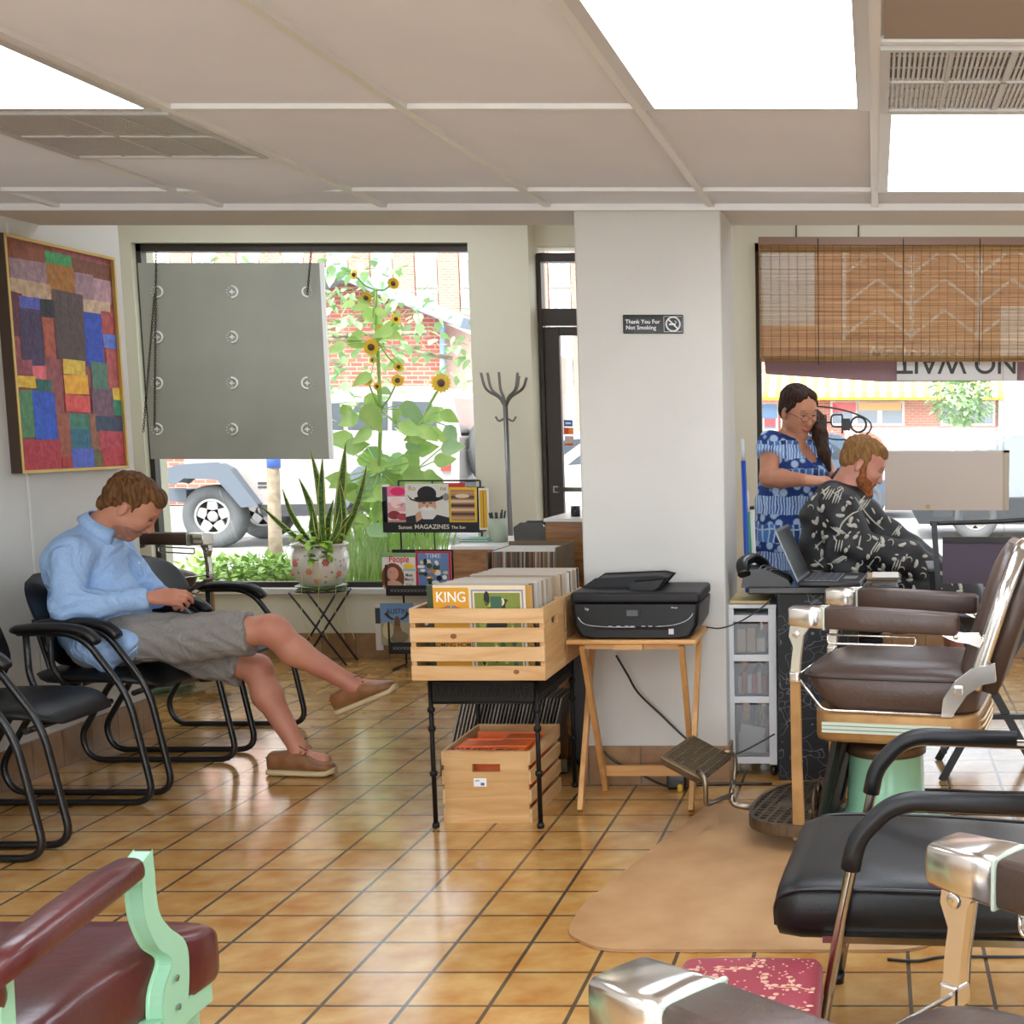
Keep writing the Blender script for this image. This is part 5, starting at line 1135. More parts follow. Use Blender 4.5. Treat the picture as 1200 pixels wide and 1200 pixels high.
    for a, b in zip(rimp[:-1], rimp[1:]): m.bar((a.x, a.y, .085), (b.x, b.y, .085), .014, .04)
    m.bar((.228, -.285, .085), (.228, .285, .085), .014, .04)
    po = obj('foot_plate', m, casti, t)
    def xin(y): 
        for a, b in zip(rimp[:-1], rimp[1:]):
            if min(a.y, b.y) <= y <= max(a.y, b.y): return a.x + (b.x - a.x) * ((y - a.y) / (b.y - a.y) if b.y != a.y else 0)
        return .23
    m = MB()
    for k in range(-8, 9): y = k * .032; m.box(.23, xin(y), y - .006, y + .006, .088, .1)
    for k in range(1, 7):
        x = .23 + k * .034; ys = [p.y for p in rimp if p.x >= x]; 
        if ys: m.box(x - .006, x + .006, min(ys), max(ys), .088, .101)
    m.box(.31, .38, -.06, .06, .09, .103)
    obj('grille', m, casti, po)
    fa = MB(); fa.box(.23, .325, -.297, -.287, .052, .10); fa.lathe([(.001, -.303), (.008, -.303), (.009, -.297), (.001, -.297)], (.30, 0, .075), 10, ax='Y'); fa.lathe([(.001, -.303), (.008, -.303), (.009, -.297), (.001, -.297)], (.25, 0, .075), 10, ax='Y')
    obj('side_plate', fa, brass, po, bevel=.002)
    m = MB(); m.bar((.205, -.27, .085), (.205, .27, .085), .012, .02); m.bar((.205, -.27, .15), (.205, .27, .15), .01, .012)
    for k in range(8): y = -.23 + k * .065; m.tube([(.2, y + math.cos(q) * .026, .165 + math.sin(q) * .05) for q in [j * math.pi / 6 for j in range(12)]], .006, 6, closed=True)
    obj('lattice', m, casti, t)
    m = MB(); m.prism([(.195, .05), (.205, .05), (.14, .385), (.12, .385)], -.2, .235, 'Y'); obj('riser_plate', m, darkm, t)
    for yb in (-.1, .1): obj('leg_bracket', MB().tube(cr([(.12, yb, .385), (.17, yb * 1.2, .2), (.20, yb * 1.2, .09)], 5), .02, 8), darkm, t)
    # leg rest
    m = MB(); al = R(26); c, s_ = math.cos(al), math.sin(al)
    def lp_(f, y, n): return (.685 + c * f - s_ * n, y, .24 + s_ * f + c * n)
    m.hexa([lp_(-.075, -.155, -.022), lp_(.075, -.155, -.022), lp_(.075, .155, -.022), lp_(-.075, .155, -.022)], [lp_(-.09, -.165, .008), lp_(.09, -.165, .008), lp_(.09, .165, .008), lp_(-.09, .165, .008)])
    ro = obj('leg_rest', m, casti, t, bevel=.008, seg=3)
    m = MB()
    for k in range(18): y = -.155 + k * .0182; m.bar(lp_(-.08, y, .010), lp_(.08, y, .010), .006, .008)
    for k in range(6): f_ = -.07 + k * .028; m.bar(lp_(f_, -.155, .012), lp_(f_, .155, .012), .004, .006)
    obj('ribs', m, mat('worn_iron', '#77654c', .4, metal=.7), ro)
    m = MB()
    for s in (-1, 1): m.tube(fil([lp_(-.05, s * .15, .02), lp_(-.09, s * .175, .02), lp_(-.115, s * .175, -.03), (.60, s * .165, .12), (.56, 0, .115)], .03), .009, 8)
    m.tube(fil([(.56, 0, .115), (.55, 0, .08), (.46, 0, .07)], .03), .012, 10)
    obj('leg_rest_frame', m, mat('steel_worn', '#8f8271', .3, metal=.9), t)
    return t
b1 = barber_chair('antique barber chair in brown leather on the tan mat, facing left beside the counter', (.04, 4.56, 0), R(169))
b2 = dup(b1, (.085, 1.44, 0), R(141), 'nearest brown barber chair at bottom right, only its chrome capped arms and seat in frame', skip=('leg_rest',))
b2.scale = (1, 1.13, 1); b2.location.x += .032; b2.location.y += .012
b3 = dup(b1, (-4.02, 7.30, 0), R(-24), 'barber chair behind the seated man by the left window, only arm and post showing')
# ================================================================ black salon chair
bv = mat('black_seat_vinyl', '#0c0c0d', .38, bump=(150, .06), spec=.45)
chr2 = mat('tube_chrome', '#b8b2aa', .14, metal=1.0)
sc = thing('salon_chair', 'black vinyl chair with chrome tube arms and rubber arm pads at right', 'chair', (.16, 2.98, 0), R(176))
seat = MB(); rings = []
for x, zb, zt, hy in ((.345, .37, .40, .22), (.355, .345, .425, .25), (.345, .325, .452, .265), (.30, .318, .466, .27), (.15, .318, .470, .272), (-.05, .325, .463, .27), (-.2, .33, .455, .262), (-.24, .34, .44, .25)):
    zc = (zb + zt) / 2; h_ = (zt - zb) / 2
    rings.append([(x, hy * math.copysign(abs(math.cos(a)) ** .32, math.cos(a)), zc + h_ * math.copysign(abs(math.sin(a)) ** .5, math.sin(a))) for a in [2 * math.pi * k / 32 for k in range(32)]])
so = obj('seat', seat.loft(rings), bv, sc)
for s in (-1, 1): obj('piping', MB().tube(cr([(-.23, s * .268, .437), (0, s * .276, .447), (.25, s * .276, .449), (.325, s * .268, .436), (.352, s * .25, .405), (.352, s * .25, .36)], 6), .005, 6), blk, so)
bk_ = MB(); bk_.loft([[(x, .24 * math.copysign(abs(math.cos(a)) ** .4, math.cos(a)), z + 0 * math.sin(a)) if 0 else (x + .03 * math.sin(a), .24 * math.copysign(abs(math.cos(a)) ** .4, math.cos(a)), z) for a in [2 * math.pi * k / 24 for k in range(24)]] for x, z in ((-.26, .48), (-.30, .65), (-.34, .82), (-.345, .85))]); obj('backrest', bk_, bv, sc)
for s in (-1, 1):
    y = s * .295
    m = MB().tube(fil([(.275, y * 1.02, .006), (.205, y, .42), (.175, y, .56), (.10, y, .635), (-.25, y, .628), (-.34, y * .95, .58), (-.36, y * .9, .40)], .09, 8), .0125, 12); obj('arm_tube', m, chr2, sc)
    m = MB().tube([(-.20, y * .95, .40), (-.34, y, .006)], .0125, 10); obj('rear_leg', m, chr2, sc)
    q0 = fil([(.190, y, .50), (.177, y, .565), (.10, y, .648), (-.17, y, .642)], .085, 8); m = MB().tube([q0[0]] + q0 + [q0[-1]], [.010] + [.021] * len(q0) + [.012], 12, rx=1.15)
    obj('arm_pad', m, mat('rubber_grey', '#1c1d20', .45), sc)
    obj('leg_tip', MB().cyl((.276, y * 1.02, 0), (.271, y * 1.02, .03), .015, n=12), blk, sc)
    for z in (.17, .14): obj('rivet', MB().ball((.272 - z * .165, y * 1.01 + s * .0125, z), .005, 6), chrome, sc)
obj('seat_brace', MB().box(-.2, .25, -.285, -.265, .335, .35).box(-.2, .25, .265, .285, .335, .35).box(.2, .22, -.285, .285, .325, .337), chr2, sc)
# ================================================================ footstool with a red flowered cushion
q = PZ(800, 1120, .31); q1 = PZ(965, 1120, .31)
fs = thing('footstool', 'low footstool with a red flowered velvet cushion on the tile floor', 'footstool', ((q.x + q1.x) / 2, q.y - .19, 0)); wv_ = q1.x - q.x
redm = mat('red_velvet', '#8e1c30', .6, noise=(5, '#a03044', .3, .7)); nn = redm.node_tree; bb = nn.nodes['Principled BSDF']; bb.inputs['Sheen Weight'].default_value = .2; bb.inputs['Sheen Roughness'].default_value = .35
obj('cushion', MB().rbox((0, 0, .262), (wv_, .38, .10), .026, n=8, bulge=(0, 0, .012)), redm, fs)
mf = MB(); r2 = random.Random(21)
def fz(x, y): return .3125 + .012 * (1 - (x / (wv_ / 2)) ** 2) * (1 - (y / .19) ** 2)
for k in range(15):
    x, y = r2.uniform(-wv_ * .4, wv_ * .36), r2.uniform(-.15, .13); a0 = r2.uniform(0, 6.28); pts = []
    for j in range(12): pts.append((max(-wv_ * .46, min(wv_ * .46, x)), max(-.17, min(.17, y)), 0)); x += math.cos(a0) * .011; y += math.sin(a0) * .011; a0 += r2.uniform(.1, .35)
    mf.tube([(p[0], p[1], fz(p[0], p[1])) for p in pts], .0012, 4)
    for p in pts[1::2]:
        for s in (-1, 1):
            if abs(p[0]) < wv_ * .44 and abs(p[1]) < .165:
                dx_, dy_ = r2.uniform(-.012, .012), s * .009; mf.ball((p[0] + dx_, p[1] + dy_, fz(p[0] + dx_, p[1] + dy_) - .0005), (r2.uniform(.004, .009), r2.uniform(.004, .007), .0016), 5)
for k in range(150):
    x, y = r2.uniform(-wv_ * .44, wv_ * .44), r2.uniform(-.165, .165); mf.ball((x, y, fz(x, y) - .0005), (.0028, .002, .0012), 4)
obj('flower_pattern', mf, mat('pattern_cream', '#d8a890', .6), fs, kind='stuff')
obj('base', MB().box(-wv_ / 2 + .012, wv_ / 2 - .012, -.175, .175, .14, .215), wood('stool_wood', '#5a3a24', '#3e2616', .4), fs, bevel=.006)
for sx in (-1, 1):
    for sy in (-1, 1): obj('leg', MB().lathe([(.001, 0), (.014, 0), (.018, .03), (.013, .07), (.02, .11), (.02, .15), (.001, .15)], (sx * (wv_ / 2 - .035), sy * .15, 0), 14), wood('stool_wood', '', ''), fs)
# ================================================================ mint green and oxblood armchair, bottom left
oxb = mat('oxblood_vinyl', '#5f2624', .3, bump=(35, .12), noise=(5, '#4e1c1c', .3, .7), spec=.7); mg = mat('mint_wood', '#a3d9b4', .4)
ac = thing('armchair', 'oxblood vinyl armchair with mint green wooden frame at bottom left', 'armchair', (-1.535, 2.20, 0), R(90)) 
# forward (local x) is world +y ; local y is world -x ; right side of the chair is local -y
hs = .262
rings = []
for x, zb, zt, hy in ((.312, .345, .43, .245), (.318, .335, .452, .262), (.30, .33, .462, .266), (.235, .33, .470, .262), (.20, .33, .474, .224), (-.05, .33, .478, .222), (-.22, .34, .46, .22), (-.25, .35, .44, .21)):
    zc = (zb + zt) / 2; h_ = (zt - zb) / 2; rings.append([(x, hy * math.copysign(abs(math.cos(a)) ** .22, math.cos(a)), zc + h_ * math.copysign(abs(math.sin(a)) ** .3, math.sin(a))) for a in [2 * math.pi * k / 32 for k in range(32)]])
obj('seat', MB().loft(rings), oxb, ac)
rings = []
for x, z, hy in ((-.235, .45, .20), (-.27, .56, .235), (-.31, .70, .245), (-.35, .84, .235), (-.36, .88, .20)):
    rings.append([(x + .045 * math.sin(a), hy * math.copysign(abs(math.cos(a)) ** .4, math.cos(a)), z) for a in [2 * math.pi * k / 24 for k in range(24)]])
obj('backrest', MB().loft(rings), oxb, ac)
for s in (-1, 1):
    y = s * (hs - .022)
    out = cr([(.115, .30, 0), (.122, .385, 0), (.16, .44, 0), (.115, .485, 0), (.085, .54, 0), (.078, .585, 0), (.080, .622, 0)], 5)
    inn = cr([(.128, .622, 0), (.128, .585, 0), (.135, .54, 0), (.165, .50, 0), (.215, .455, 0), (.222, .40, 0), (.20, .30, 0)], 5)
    po = obj('arm_post', MB().prism([(p.x + (.006 if i_ < len(out) else -.010), p.y) for i_, p in enumerate(out + inn)], y - .016, y + .016, 'Y'), mg, ac, bevel=.005, seg=2)
    m = MB()
    for z in (.35, .405): m.lathe([(.001, -.001), (.006, -.001), (.006, .001), (.001, .001)], (.165, y + s * .0205, z), 10, ax='Y')
    obj('screws', m, mat('screw_grey', '#7c8c80', .4, metal=.5), po)
    obj('arm_top', MB().prism([(.058, .618), (.062, .640), (.118, .660), (.119, .62)], y - .0165, y + .0165, 'Y'), mg, ac, bevel=.002)
    r_ = []
    for x, z, w_, h_ in ((.078, .637, .020, .016), (.065, .643, .026, .022), (-.02, .640, .031, .026), (-.14, .630, .032, .026), (-.24, .62, .030, .025), (-.33, .61, .026, .022)):
        r_.append([(x, y + s * .004 + w_ * math.copysign(abs(math.cos(a)) ** .7, math.cos(a)), z + h_ * math.copysign(abs(math.sin(a)) ** .6, math.sin(a))) for a in [2 * math.pi * k / 20 for k in range(20)]])
    obj('arm_pad', MB().loft(r_), oxb, ac)
    obj('front_leg', MB().hexa([(.262, y - s * .045 - .02, 0), (.298, y - s * .045 - .02, 0), (.298, y - s * .045 + .02, 0), (.262, y - s * .045 + .02, 0)], [(.255, y - s * .04 - .026, .35), (.31, y - s * .04 - .026, .35), (.31, y - s * .04 + .026, .35), (.255, y - s * .04 + .026, .35)]), mg, ac, bevel=.004)
    obj('rear_leg', MB().bar((-.25, y - s * .03, .62), (-.28, y - s * .03, .0), .036, .04, up=(1, 0, 0)), mg, ac, bevel=.004)
obj('seat_rail', MB().box(-.24, .305, -.252, .252, .30, .345), mg, ac, bevel=.003)
# ================================================================ tall folding director chair
dc = thing('director_chair', 'tall black folding director chair with purple canvas behind the barber chair', 'chair', (.47, 5.47, 0)); pw_ = mat('plum_canvas', '#4a3f4c', .8); bw = mat('black_wood', '#141416', .45)
for y in (-.0,):
    for s in (-1, 1):
        obj('leg', MB().bar((s * .20, -.17, .0), (-s * .16, -.13, .66), .03, .016, up=(0, 1, 0)), bw, dc); obj('leg', MB().bar((s * .20, .17, .0), (-s * .16, .13, .66), .03, .016, up=(0, 1, 0)), bw, dc)
for s in (-1, 1):
    a = P(1094 if s < 0 else 1205, 612, 5.4); xx = a.x - .47
    obj('back_post', MB().bar((s * .205, -.14, .60), (xx, -.10, 1.035), .022, .03, up=(0, 1, 0)), bw, dc)
    obj('side_rail', MB().bar((s * .20, -.2, .66), (s * .20, .2, .66), .03, .03), bw, dc)
    obj('foot_bar', MB().bar((s * .19, -.17, .12), (s * .19, .17, .12), .02, .02), bw, dc)
    obj('arm_rest', MB().rbox((s * .235, .05, .84), (.05, .34, .02), .008), bw, dc); obj('arm_support', MB().bar((s * .22, .17, .66), (s * .235, .17, .84), .025, .02, up=(0, 1, 0)), bw, dc)
obj('seat_canvas', MB().box(-.2, .2, -.19, .19, .665, .67), pw_, dc)
obj('top_rail', MB().tube(cr([(P(1090, 611, 5.37).x - .47, -.10, 1.028), (0, -.09, 1.035), (P(1212, 608, 5.37).x - .47, -.10, 1.045)], 5), .009, 8), bw, dc)
obj('back_rail', MB().bar((-.20, -.105, .965), (.20, -.105, .965), .014, .022), bw, dc)
z0 = .79
obj('back_canvas', MB().add([(-.20, -.105, .96), (.20, -.105, .96), (.20, -.115, z0), (-.20, -.115, z0), (-.20, -.10, .96), (.20, -.10, .96), (.20, -.11, z0), (-.20, -.11, z0)], [(0, 1, 2, 3), (7, 6, 5, 4), (0, 3, 7, 4), (1, 5, 6, 2), (3, 2, 6, 7), (0, 4, 5, 1)]), pw_, dc)
obj('footrest', MB().bar((-.19, -.16, .26), (.19, -.16, .26), .03, .02), bw, dc)
# ================================================================ people
def V3(*a): return Vector(a)
def Cn(a, b, ra, rb, k=.02, pl=None): return ('c', tuple(a), tuple(b), ra, rb, k) + ((pl,) if pl else ())
def El(c, ax, r, k=.02, pl=None): return ('e', tuple(c), tuple(tuple(q) for q in ax), r, k) + ((pl,) if pl else ())
class Head:
    """O: point between the ears; f: where the nose points; u: up through the crown"""
    def __init__(s, O, f, u, sc=1.0):
        s.O = Vector(O); s.f = Vector(f).normalized(); u = Vector(u); s.u = (u - s.f * u.dot(s.f)).normalized(); s.r = s.f.cross(s.u); s.k = sc; s.ax = (s.f, s.r, s.u)
    def p(s, f, r, u): return s.O + (s.f * f + s.r * r + s.u * u) * s.k
    def e(s, c, rad, k=.01): return El(s.p(*c), s.ax, tuple(q * s.k for q in rad), k * s.k)
    def c(s, a, b, ra, rb, k=.01): return Cn(s.p(*a), s.p(*b), ra * s.k, rb * s.k, k * s.k)
    def skull(s, jaw=1.0, fat=0.0):
        o = [s.e((.0, 0, .050), (.098, .074, .082), 0), s.e((.045, 0, .015), (.058, .062 + fat, .075), .03), s.e((.045, 0, -.045), (.048, .050 * jaw + fat, .045), .03),
             s.c((.068, 0, -.088), (.070, 0, -.082), .022 + fat * .5, .02, .025), s.e((.01, 0, -.04), (.055, .056 * jaw + fat, .04), .03),
             s.c((.086, 0, .030), (.112, 0, -.024), .009, .013, .012), s.e((.108, 0, -.030), (.012, .017, .010), .008),
             s.c((.086, -.032, .036), (.09, .032, .036), .012, .012, .015), s.e((.072, .036, -.01), (.026, .022, .022), .02), s.e((.072, -.036, -.01), (.026, .022, .022), .02),
             s.e((.092, 0, -.057), (.010, .023, .0045), .004), s.e((.090, 0, -.068), (.010, .020, .0055), .004)]
        for q in (-1, 1):
            o.append(('-e', tuple(s.p(.099, q * .031, .018)), tuple(tuple(a) for a in s.ax), tuple(v * s.k for v in (.014, .016, .009)), .01 * s.k))
            o.append(s.e((-.004, q * .077, .0), (.017, .008, .030), .006)); o.append(('-e', tuple(s.p(.002, q * .087, .003)), tuple(tuple(a) for a in s.ax), tuple(v * s.k for v in (.009, .006, .017)), .005 * s.k))
            o.append(s.e((.082, q * .031, .018), (.012, .013, .011), .003))
        return o
def eyes(h, parent, closed=False):
    w_ = mat('eye_white', '#e0d6cc', .3); ir = mat('iris_dark', '#2a1c14', .2); ld = mat('lash', '#2c1a12', .6)
    for q in (-1, 1):
        m = MB()
        if not closed:
            m.ball(h.p(.0905, q * .031, .0155), .0068 * h.k, 8, 0); m.ball(h.p(.0955, q * .031, .013), .0035 * h.k, 6, 1)
        m.tube(cr([h.p(.0935, q * .019, .013), h.p(.098, q * .03, .0175), h.p(.0915, q * .044, .0145)], 4), .0018 * h.k, 5, 2)
        obj('eye', m, [w_, ir, ld], parent, world=True)
def brows(h, parent, mt):
    for q in (-1, 1):
        obj('eyebrow', MB().tube(cr([h.p(.0985, q * .014, .036), h.p(.1005, q * .03, .042), h.p(.092, q * .049, .037)], 4), [.0022 * h.k] * 3 + [.0034 * h.k] * 4 + [.0018 * h.k] * 2, 6), mt, parent, world=True)
def hand(wrist, d, up, side, fingers, thumb, s=1.0):
    """wrist, d: along the palm, up: back of the hand, side: towards the thumb; fingers: bend angles (a0,a1,a2) for four fingers"""
    W = Vector(wrist); d = Vector(d).normalized(); up = Vector(up); up = (up - d * up.dot(d)).normalized(); sd = Vector(side); sd = (sd - d * sd.dot(d) - up * sd.dot(up)).normalized()
    o = [Cn(W - d * .02 * s, W + d * .02 * s, .024 * s, .022 * s, .012)]
    for k in range(4):
        b = W + d * .02 * s + sd * (.022 - .013 * k) * s; e = W + d * .085 * s + sd * (.030 - .0195 * k) * s - d * (.004 * abs(k - 1)) * s; o.append(Cn(b, e, .014 * s, .0115 * s, .012))
        ln = [(.036, .024, .019), (.040, .027, .020), (.037, .025, .019), (.029, .020, .017)][k]; p = e; a = 0
        for j in range(3):
            a += fingers[k][j]; q = p + (d * math.cos(a) - up * math.sin(a)) * ln[j] * s; o.append(Cn(p, q, (.0095 - .0007 * j) * s, (.0088 - .0008 * j) * s, .003)); p = q
    b = W + d * .025 * s + sd * .022 * s - up * .006 * s; t1 = Vector(thumb[0]); t2 = Vector(thumb[1])
    m_ = b + (d * t1.x + sd * t1.y - up * t1.z).normalized() * .042 * s; e = m_ + (d * t2.x + sd * t2.y - up * t2.z).normalized() * .034 * s; e2 = e + (d * t2.x + sd * t2.y - up * t2.z).normalized() * .022 * s
    o += [Cn(b, m_, .015 * s, .0115 * s, .012), Cn(m_, e, .0108 * s, .0098 * s, .004), Cn(e, e2, .0098 * s, .008 * s, .003)]
    return o
def skinmat(name, c, c2):
    m = mat(name, c, .5, noise=(7, c2, .35, .7), sub=.12, bump=(160, .06)); return m
def hairmat(name, c, c2, st=(1, 1, 1)): return mat(name, c, .7, spec=.25, noise=(60, c2, .35, .68), bump=(110, .5), stretch=st)
# ---------------------------------------------------------------- man in the blue shirt
man = thing('person', 'seated man in a light blue shirt and grey shorts bending over his phone', 'person', (-3.0, 5.335, .46))
sk1 = skinmat('skin_tan', '#c58a6c', '#b87760')
hd = Head(P(149, 595, 5.335), (.72, .30, -.62), (.5, .1, .8), 1.02)
pel = V3(-3.06, 5.335, .575); wa = V3(-3.10, 5.335, .70); chst = V3(-3.125, 5.33, .86); nk = V3(-3.05, 5.33, 1.005)
sh = {-1: V3(-3.085, 5.17, .92), 1: V3(-3.085, 5.48, .915)}
el = {-1: V3(-3.07, 5.10, .73), 1: V3(-3.0, 5.56, .72)}
wr = {-1: P(177, 701, 5.21), 1: P(189, 697, 5.41)}
hipR, hipL = V3(-3.03, 5.24, .575), V3(-3.03, 5.44, .56)
knR, anR = P(318, 738, 5.29), P(409, 800, 5.375); knL, anL = P(301, 783, 5.43), P(350, 878, 5.395)
arms = []
for s in (-1, 1): arms += [Cn(sh[s], el[s], .045, .037, .02), Cn(el[s], wr[s], .038, .024, .02)]
toeL = PZ(400, 903, .03); toeR = P(450, 806, 5.39)
bodyp = [El(pel, ((1, 0, 0), (0, 1, 0), (0, 0, 1)), (.12, .165, .11), .03), Cn(pel, wa, .125, .12, .05), Cn(wa, chst, .12, .135, .05), Cn(sh[-1], sh[1], .06, .06, .06), Cn(chst, nk, .10, .065, .06), Cn(nk, hd.p(-.02, 0, -.03), .058, .054, .03)] + arms + [
    Cn(hipR, knR, .085, .056, .03), Cn(knR + V3(.0, 0, .004), knR + V3(.03, 0, -.012), .054, .05, .02), Cn(knR, knR.lerp(anR, .33) + V3(-.012, 0, -.014), .054, .056, .03), Cn(knR.lerp(anR, .33) + V3(-.012, 0, -.014), anR, .054, .034, .03),
    Cn(hipL, knL, .085, .055, .03), Cn(knL, knL.lerp(anL, .33) + V3(-.014, 0, 0), .052, .056, .03), Cn(knL.lerp(anL, .33) + V3(-.014, 0, 0), anL, .054, .034, .03),
    Cn(anL, anL + V3(.0, 0, -.04), .034, .035, .02), Cn(anL + V3(0, 0, -.035), anL + V3(.10, 0, -.05), .035, .03, .02), Cn(anR, anR + V3(.035, 0, -.02), .034, .035, .02), Cn(anR + V3(.02, 0, -.02), toeR, .035, .03, .02)]
bodyp += hd.skull()
ph_ = P(226, 690, 5.33)
bodyp += hand(wr[-1], (.95, .25, .02), (-.1, -.75, .65), (.25, .3, .8), [(.25, .7, .5), (.3, .8, .6), (.35, .9, .6), (.45, .9, .6)], ((.8, .35, .2), (.9, .1, .3)))
bodyp += hand(wr[1], (.86, -.45, .02), (-.1, .75, .6), (.2, -.3, .8), [(.25, .7, .5), (.3, .8, .6), (.35, .9, .6), (.45, .9, .6)], ((.8, .35, .2), (.9, .1, .3)))
bob = skin('body', bodyp, [sk1, skinmat('skin_leg', '#c08368', '#ad6c58'), mat('stubble', '#b07a60', .6, noise=(60, '#98664e', .35, .65))], man, h=.0052, smooth=2,
    matfn=lambda c: np.where(c[:, 2] < .74, 1, np.where((((c - np.array(hd.p(.045, 0, -.075))) / np.array([1, 1, 1])) ** 2).sum(1) < .064 ** 2, 2, 0)))
eyes(hd, bob, closed=True); hb = hairmat('hair_brown', '#4c3018', '#7d5630', (1.6, 1.6, .35)); brows(hd, bob, mat('brow_brown', '#4a2f1c', .7))
hp_ = [hd.e((-.012, 0, .062), (.100, .080, .082), 0), hd.e((-.055, 0, .02), (.052, .066, .060), .02), hd.e((.050, 0, .100), (.048, .058, .032), .02), hd.e((.083, .02, .088), (.024, .036, .022), .012), hd.c((.02, .073, .05), (.022, .076, .012), .012, .006, .01), hd.c((.02, -.073, .05), (.022, -.076, .012), .012, .006, .01), hd.e((-.075, 0, -.035), (.024, .048, .03), .02),
    ('-e', tuple(hd.p(.115, 0, .03)), tuple(tuple(a) for a in hd.ax), (.058, .09, .052), .008), ('-e', tuple(hd.p(.0, .082, -.005)), tuple(tuple(a) for a in hd.ax), (.026, .03, .038), .004), ('-e', tuple(hd.p(.0, -.082, -.005)), tuple(tuple(a) for a in hd.ax), (.026, .03, .038), .004), ('-e', tuple(hd.p(.05, 0, -.05)), tuple(tuple(a) for a in hd.ax), (.09, .1, .075), .006)]
def hwarp(X, Y, Z): return .0016 * np.sin(X * 210 + 60 * Z + 30 * Y) + .0012 * np.sin(X * 90 - 50 * Z + Y * 60)
skin('hair', hp_, hb, man, h=.004, warp=hwarp, smooth=1)
# shirt
def cut(p, d, off=0): d = Vector(d).normalized(); return [(tuple(Vector(p) + d * off), tuple(d))]
sp_ = [El(pel + V3(0.01, 0, .02), ((1, 0, 0), (0, 1, 0), (0, 0, 1)), (.155, .195, .12), .03), Cn(pel + V3(.0, 0, .04), wa, .15, .148, .05), El(wa + V3(.075, 0, .0), ((1, 0, 0), (0, 1, 0), (0, 0, 1)), (.09, .14, .12), .05), Cn(wa, chst, .142, .138, .05), El(chst + V3(-.035, 0, .02), ((1, 0, 0), (0, 1, 0), (0, 0, 1)), (.09, .155, .11), .05), Cn(sh[-1] + V3(0, .02, 0), sh[1] + V3(0, -.02, 0), .072, .072, .04), Cn(chst, nk, .12, .072, .05, cut(nk, V3(.55, 0, .83), .012)),
    Cn(V3(-3.03, 5.18, .57), V3(-2.90, 5.18, .57), .075, .06, .03), Cn(V3(-3.0, 5.16, .58), V3(-2.97, 5.16, .50), .05, .035, .03), Cn(V3(-3.0, 5.5, .56), V3(-2.84, 5.5, .56), .08, .06, .03), El(V3(-2.90, 5.335, .60), ((1, 0, 0), (0, 1, 0), (0, 0, 1)), (.14, .16, .045), .04)]
for s in (-1, 1): sp_ += [Cn(sh[s], el[s], .064, .057, .03), Cn(el[s], el[s] + (wr[s] - el[s]) * .3, .057, .054, .02), Cn(el[s] + (wr[s] - el[s]) * .25, wr[s], .053, .036, .02, cut(wr[s], wr[s] - el[s], -.012))]
def folds(X, Y, Z):
    q = .0032 * (1 - 2 * np.abs(np.sin(28 * (X * .75 + Z * .6) + 2.2 * np.sin(9 * Y + 8 * Z)))) + .0026 * (1 - 2 * np.abs(np.sin(36 * (Z - .5 * X) + 2 * np.sin(13 * Y + 5 * X)))) + .001 * np.sin(110 * X + 50 * Y)
    return q * (.3 + .7 * np.clip((1.0 - Z) * 4, 0, 1))
blu = mat('shirt_blue', '#8fb2de', .75, noise=(240, '#a6c3e8', .35, .65), bump=(400, .1))
def wrinkle(m_, sc, st, dist=.02):
    n_ = m_.node_tree; t_ = n_.nodes.new('ShaderNodeTexCoord'); z_ = n_.nodes.new('ShaderNodeTexNoise'); z_.inputs['Scale'].default_value = sc; z_.inputs['Detail'].default_value = 1.5; z_.inputs['Distortion'].default_value = 1.6; r_ = n_.nodes.new('ShaderNodeMath'); r_.operation = 'PINGPONG'; r_.inputs[1].default_value = .12
    b_ = n_.nodes.new('ShaderNodeBump'); b_.inputs['Strength'].default_value = st; b_.inputs['Distance'].default_value = dist; n_.links.new(t_.outputs['Object'], z_.inputs[0]); n_.links.new(z_.outputs[0], r_.inputs[0]); n_.links.new(r_.outputs[0], b_.inputs['Height']); n_.links.new(b_.outputs[0], n_.nodes['Principled BSDF'].inputs['Normal'])
wrinkle(blu, 5, .8, .06)
so1 = skin('shirt', sp_, blu, man, h=.0058, warp=folds, smooth=2)
# collar and cuffs
cl_ = MB(); cpts = []
n0 = nk + V3(.012, 0, .020); axn = V3(.55, 0, .83); a1 = V3(0, 1, 0); a2 = axn.cross(a1).normalized()
r_in = []; r_out = []
for k in range(25):
    a = math.pi * (.16 + 1.68 * k / 24); c_ = n0 + (a2 * math.cos(a) * -.078 * -1 + a1 * math.sin(a) * .070); c_ = n0 - a2 * math.cos(a) * .070 + a1 * math.sin(a) * .067
    r_in.append(c_ + axn * .020); r_out.append(c_ + (c_ - n0).normalized() * .022 - axn * (.020 + .030 * max(0, abs(k - 12) / 12 - .6) / .4) - V3(0, 0, .0))
off = [(p - n0).normalized() * .004 for p in r_in]
cl_.loft([[r_in[k], r_in[k] + off[k], r_out[k] + off[k], r_out[k]] for k in range(25)]); obj('collar', cl_, blu, so1, world=True)
for s in (-1, 1):
    d = (wr[s] - el[s]).normalized(); obj('cuff', MB().tube([wr[s] - d * .062, wr[s] - d * .055, wr[s] - d * .016, wr[s] - d * .012], [.040, .0425, .0405, .036], 20), blu, so1, world=True)
obj('placket_button', MB().ball(P(163, 660, 5.19), .004, 6), mat('button', '#e4e8ee', .4), so1, world=True)
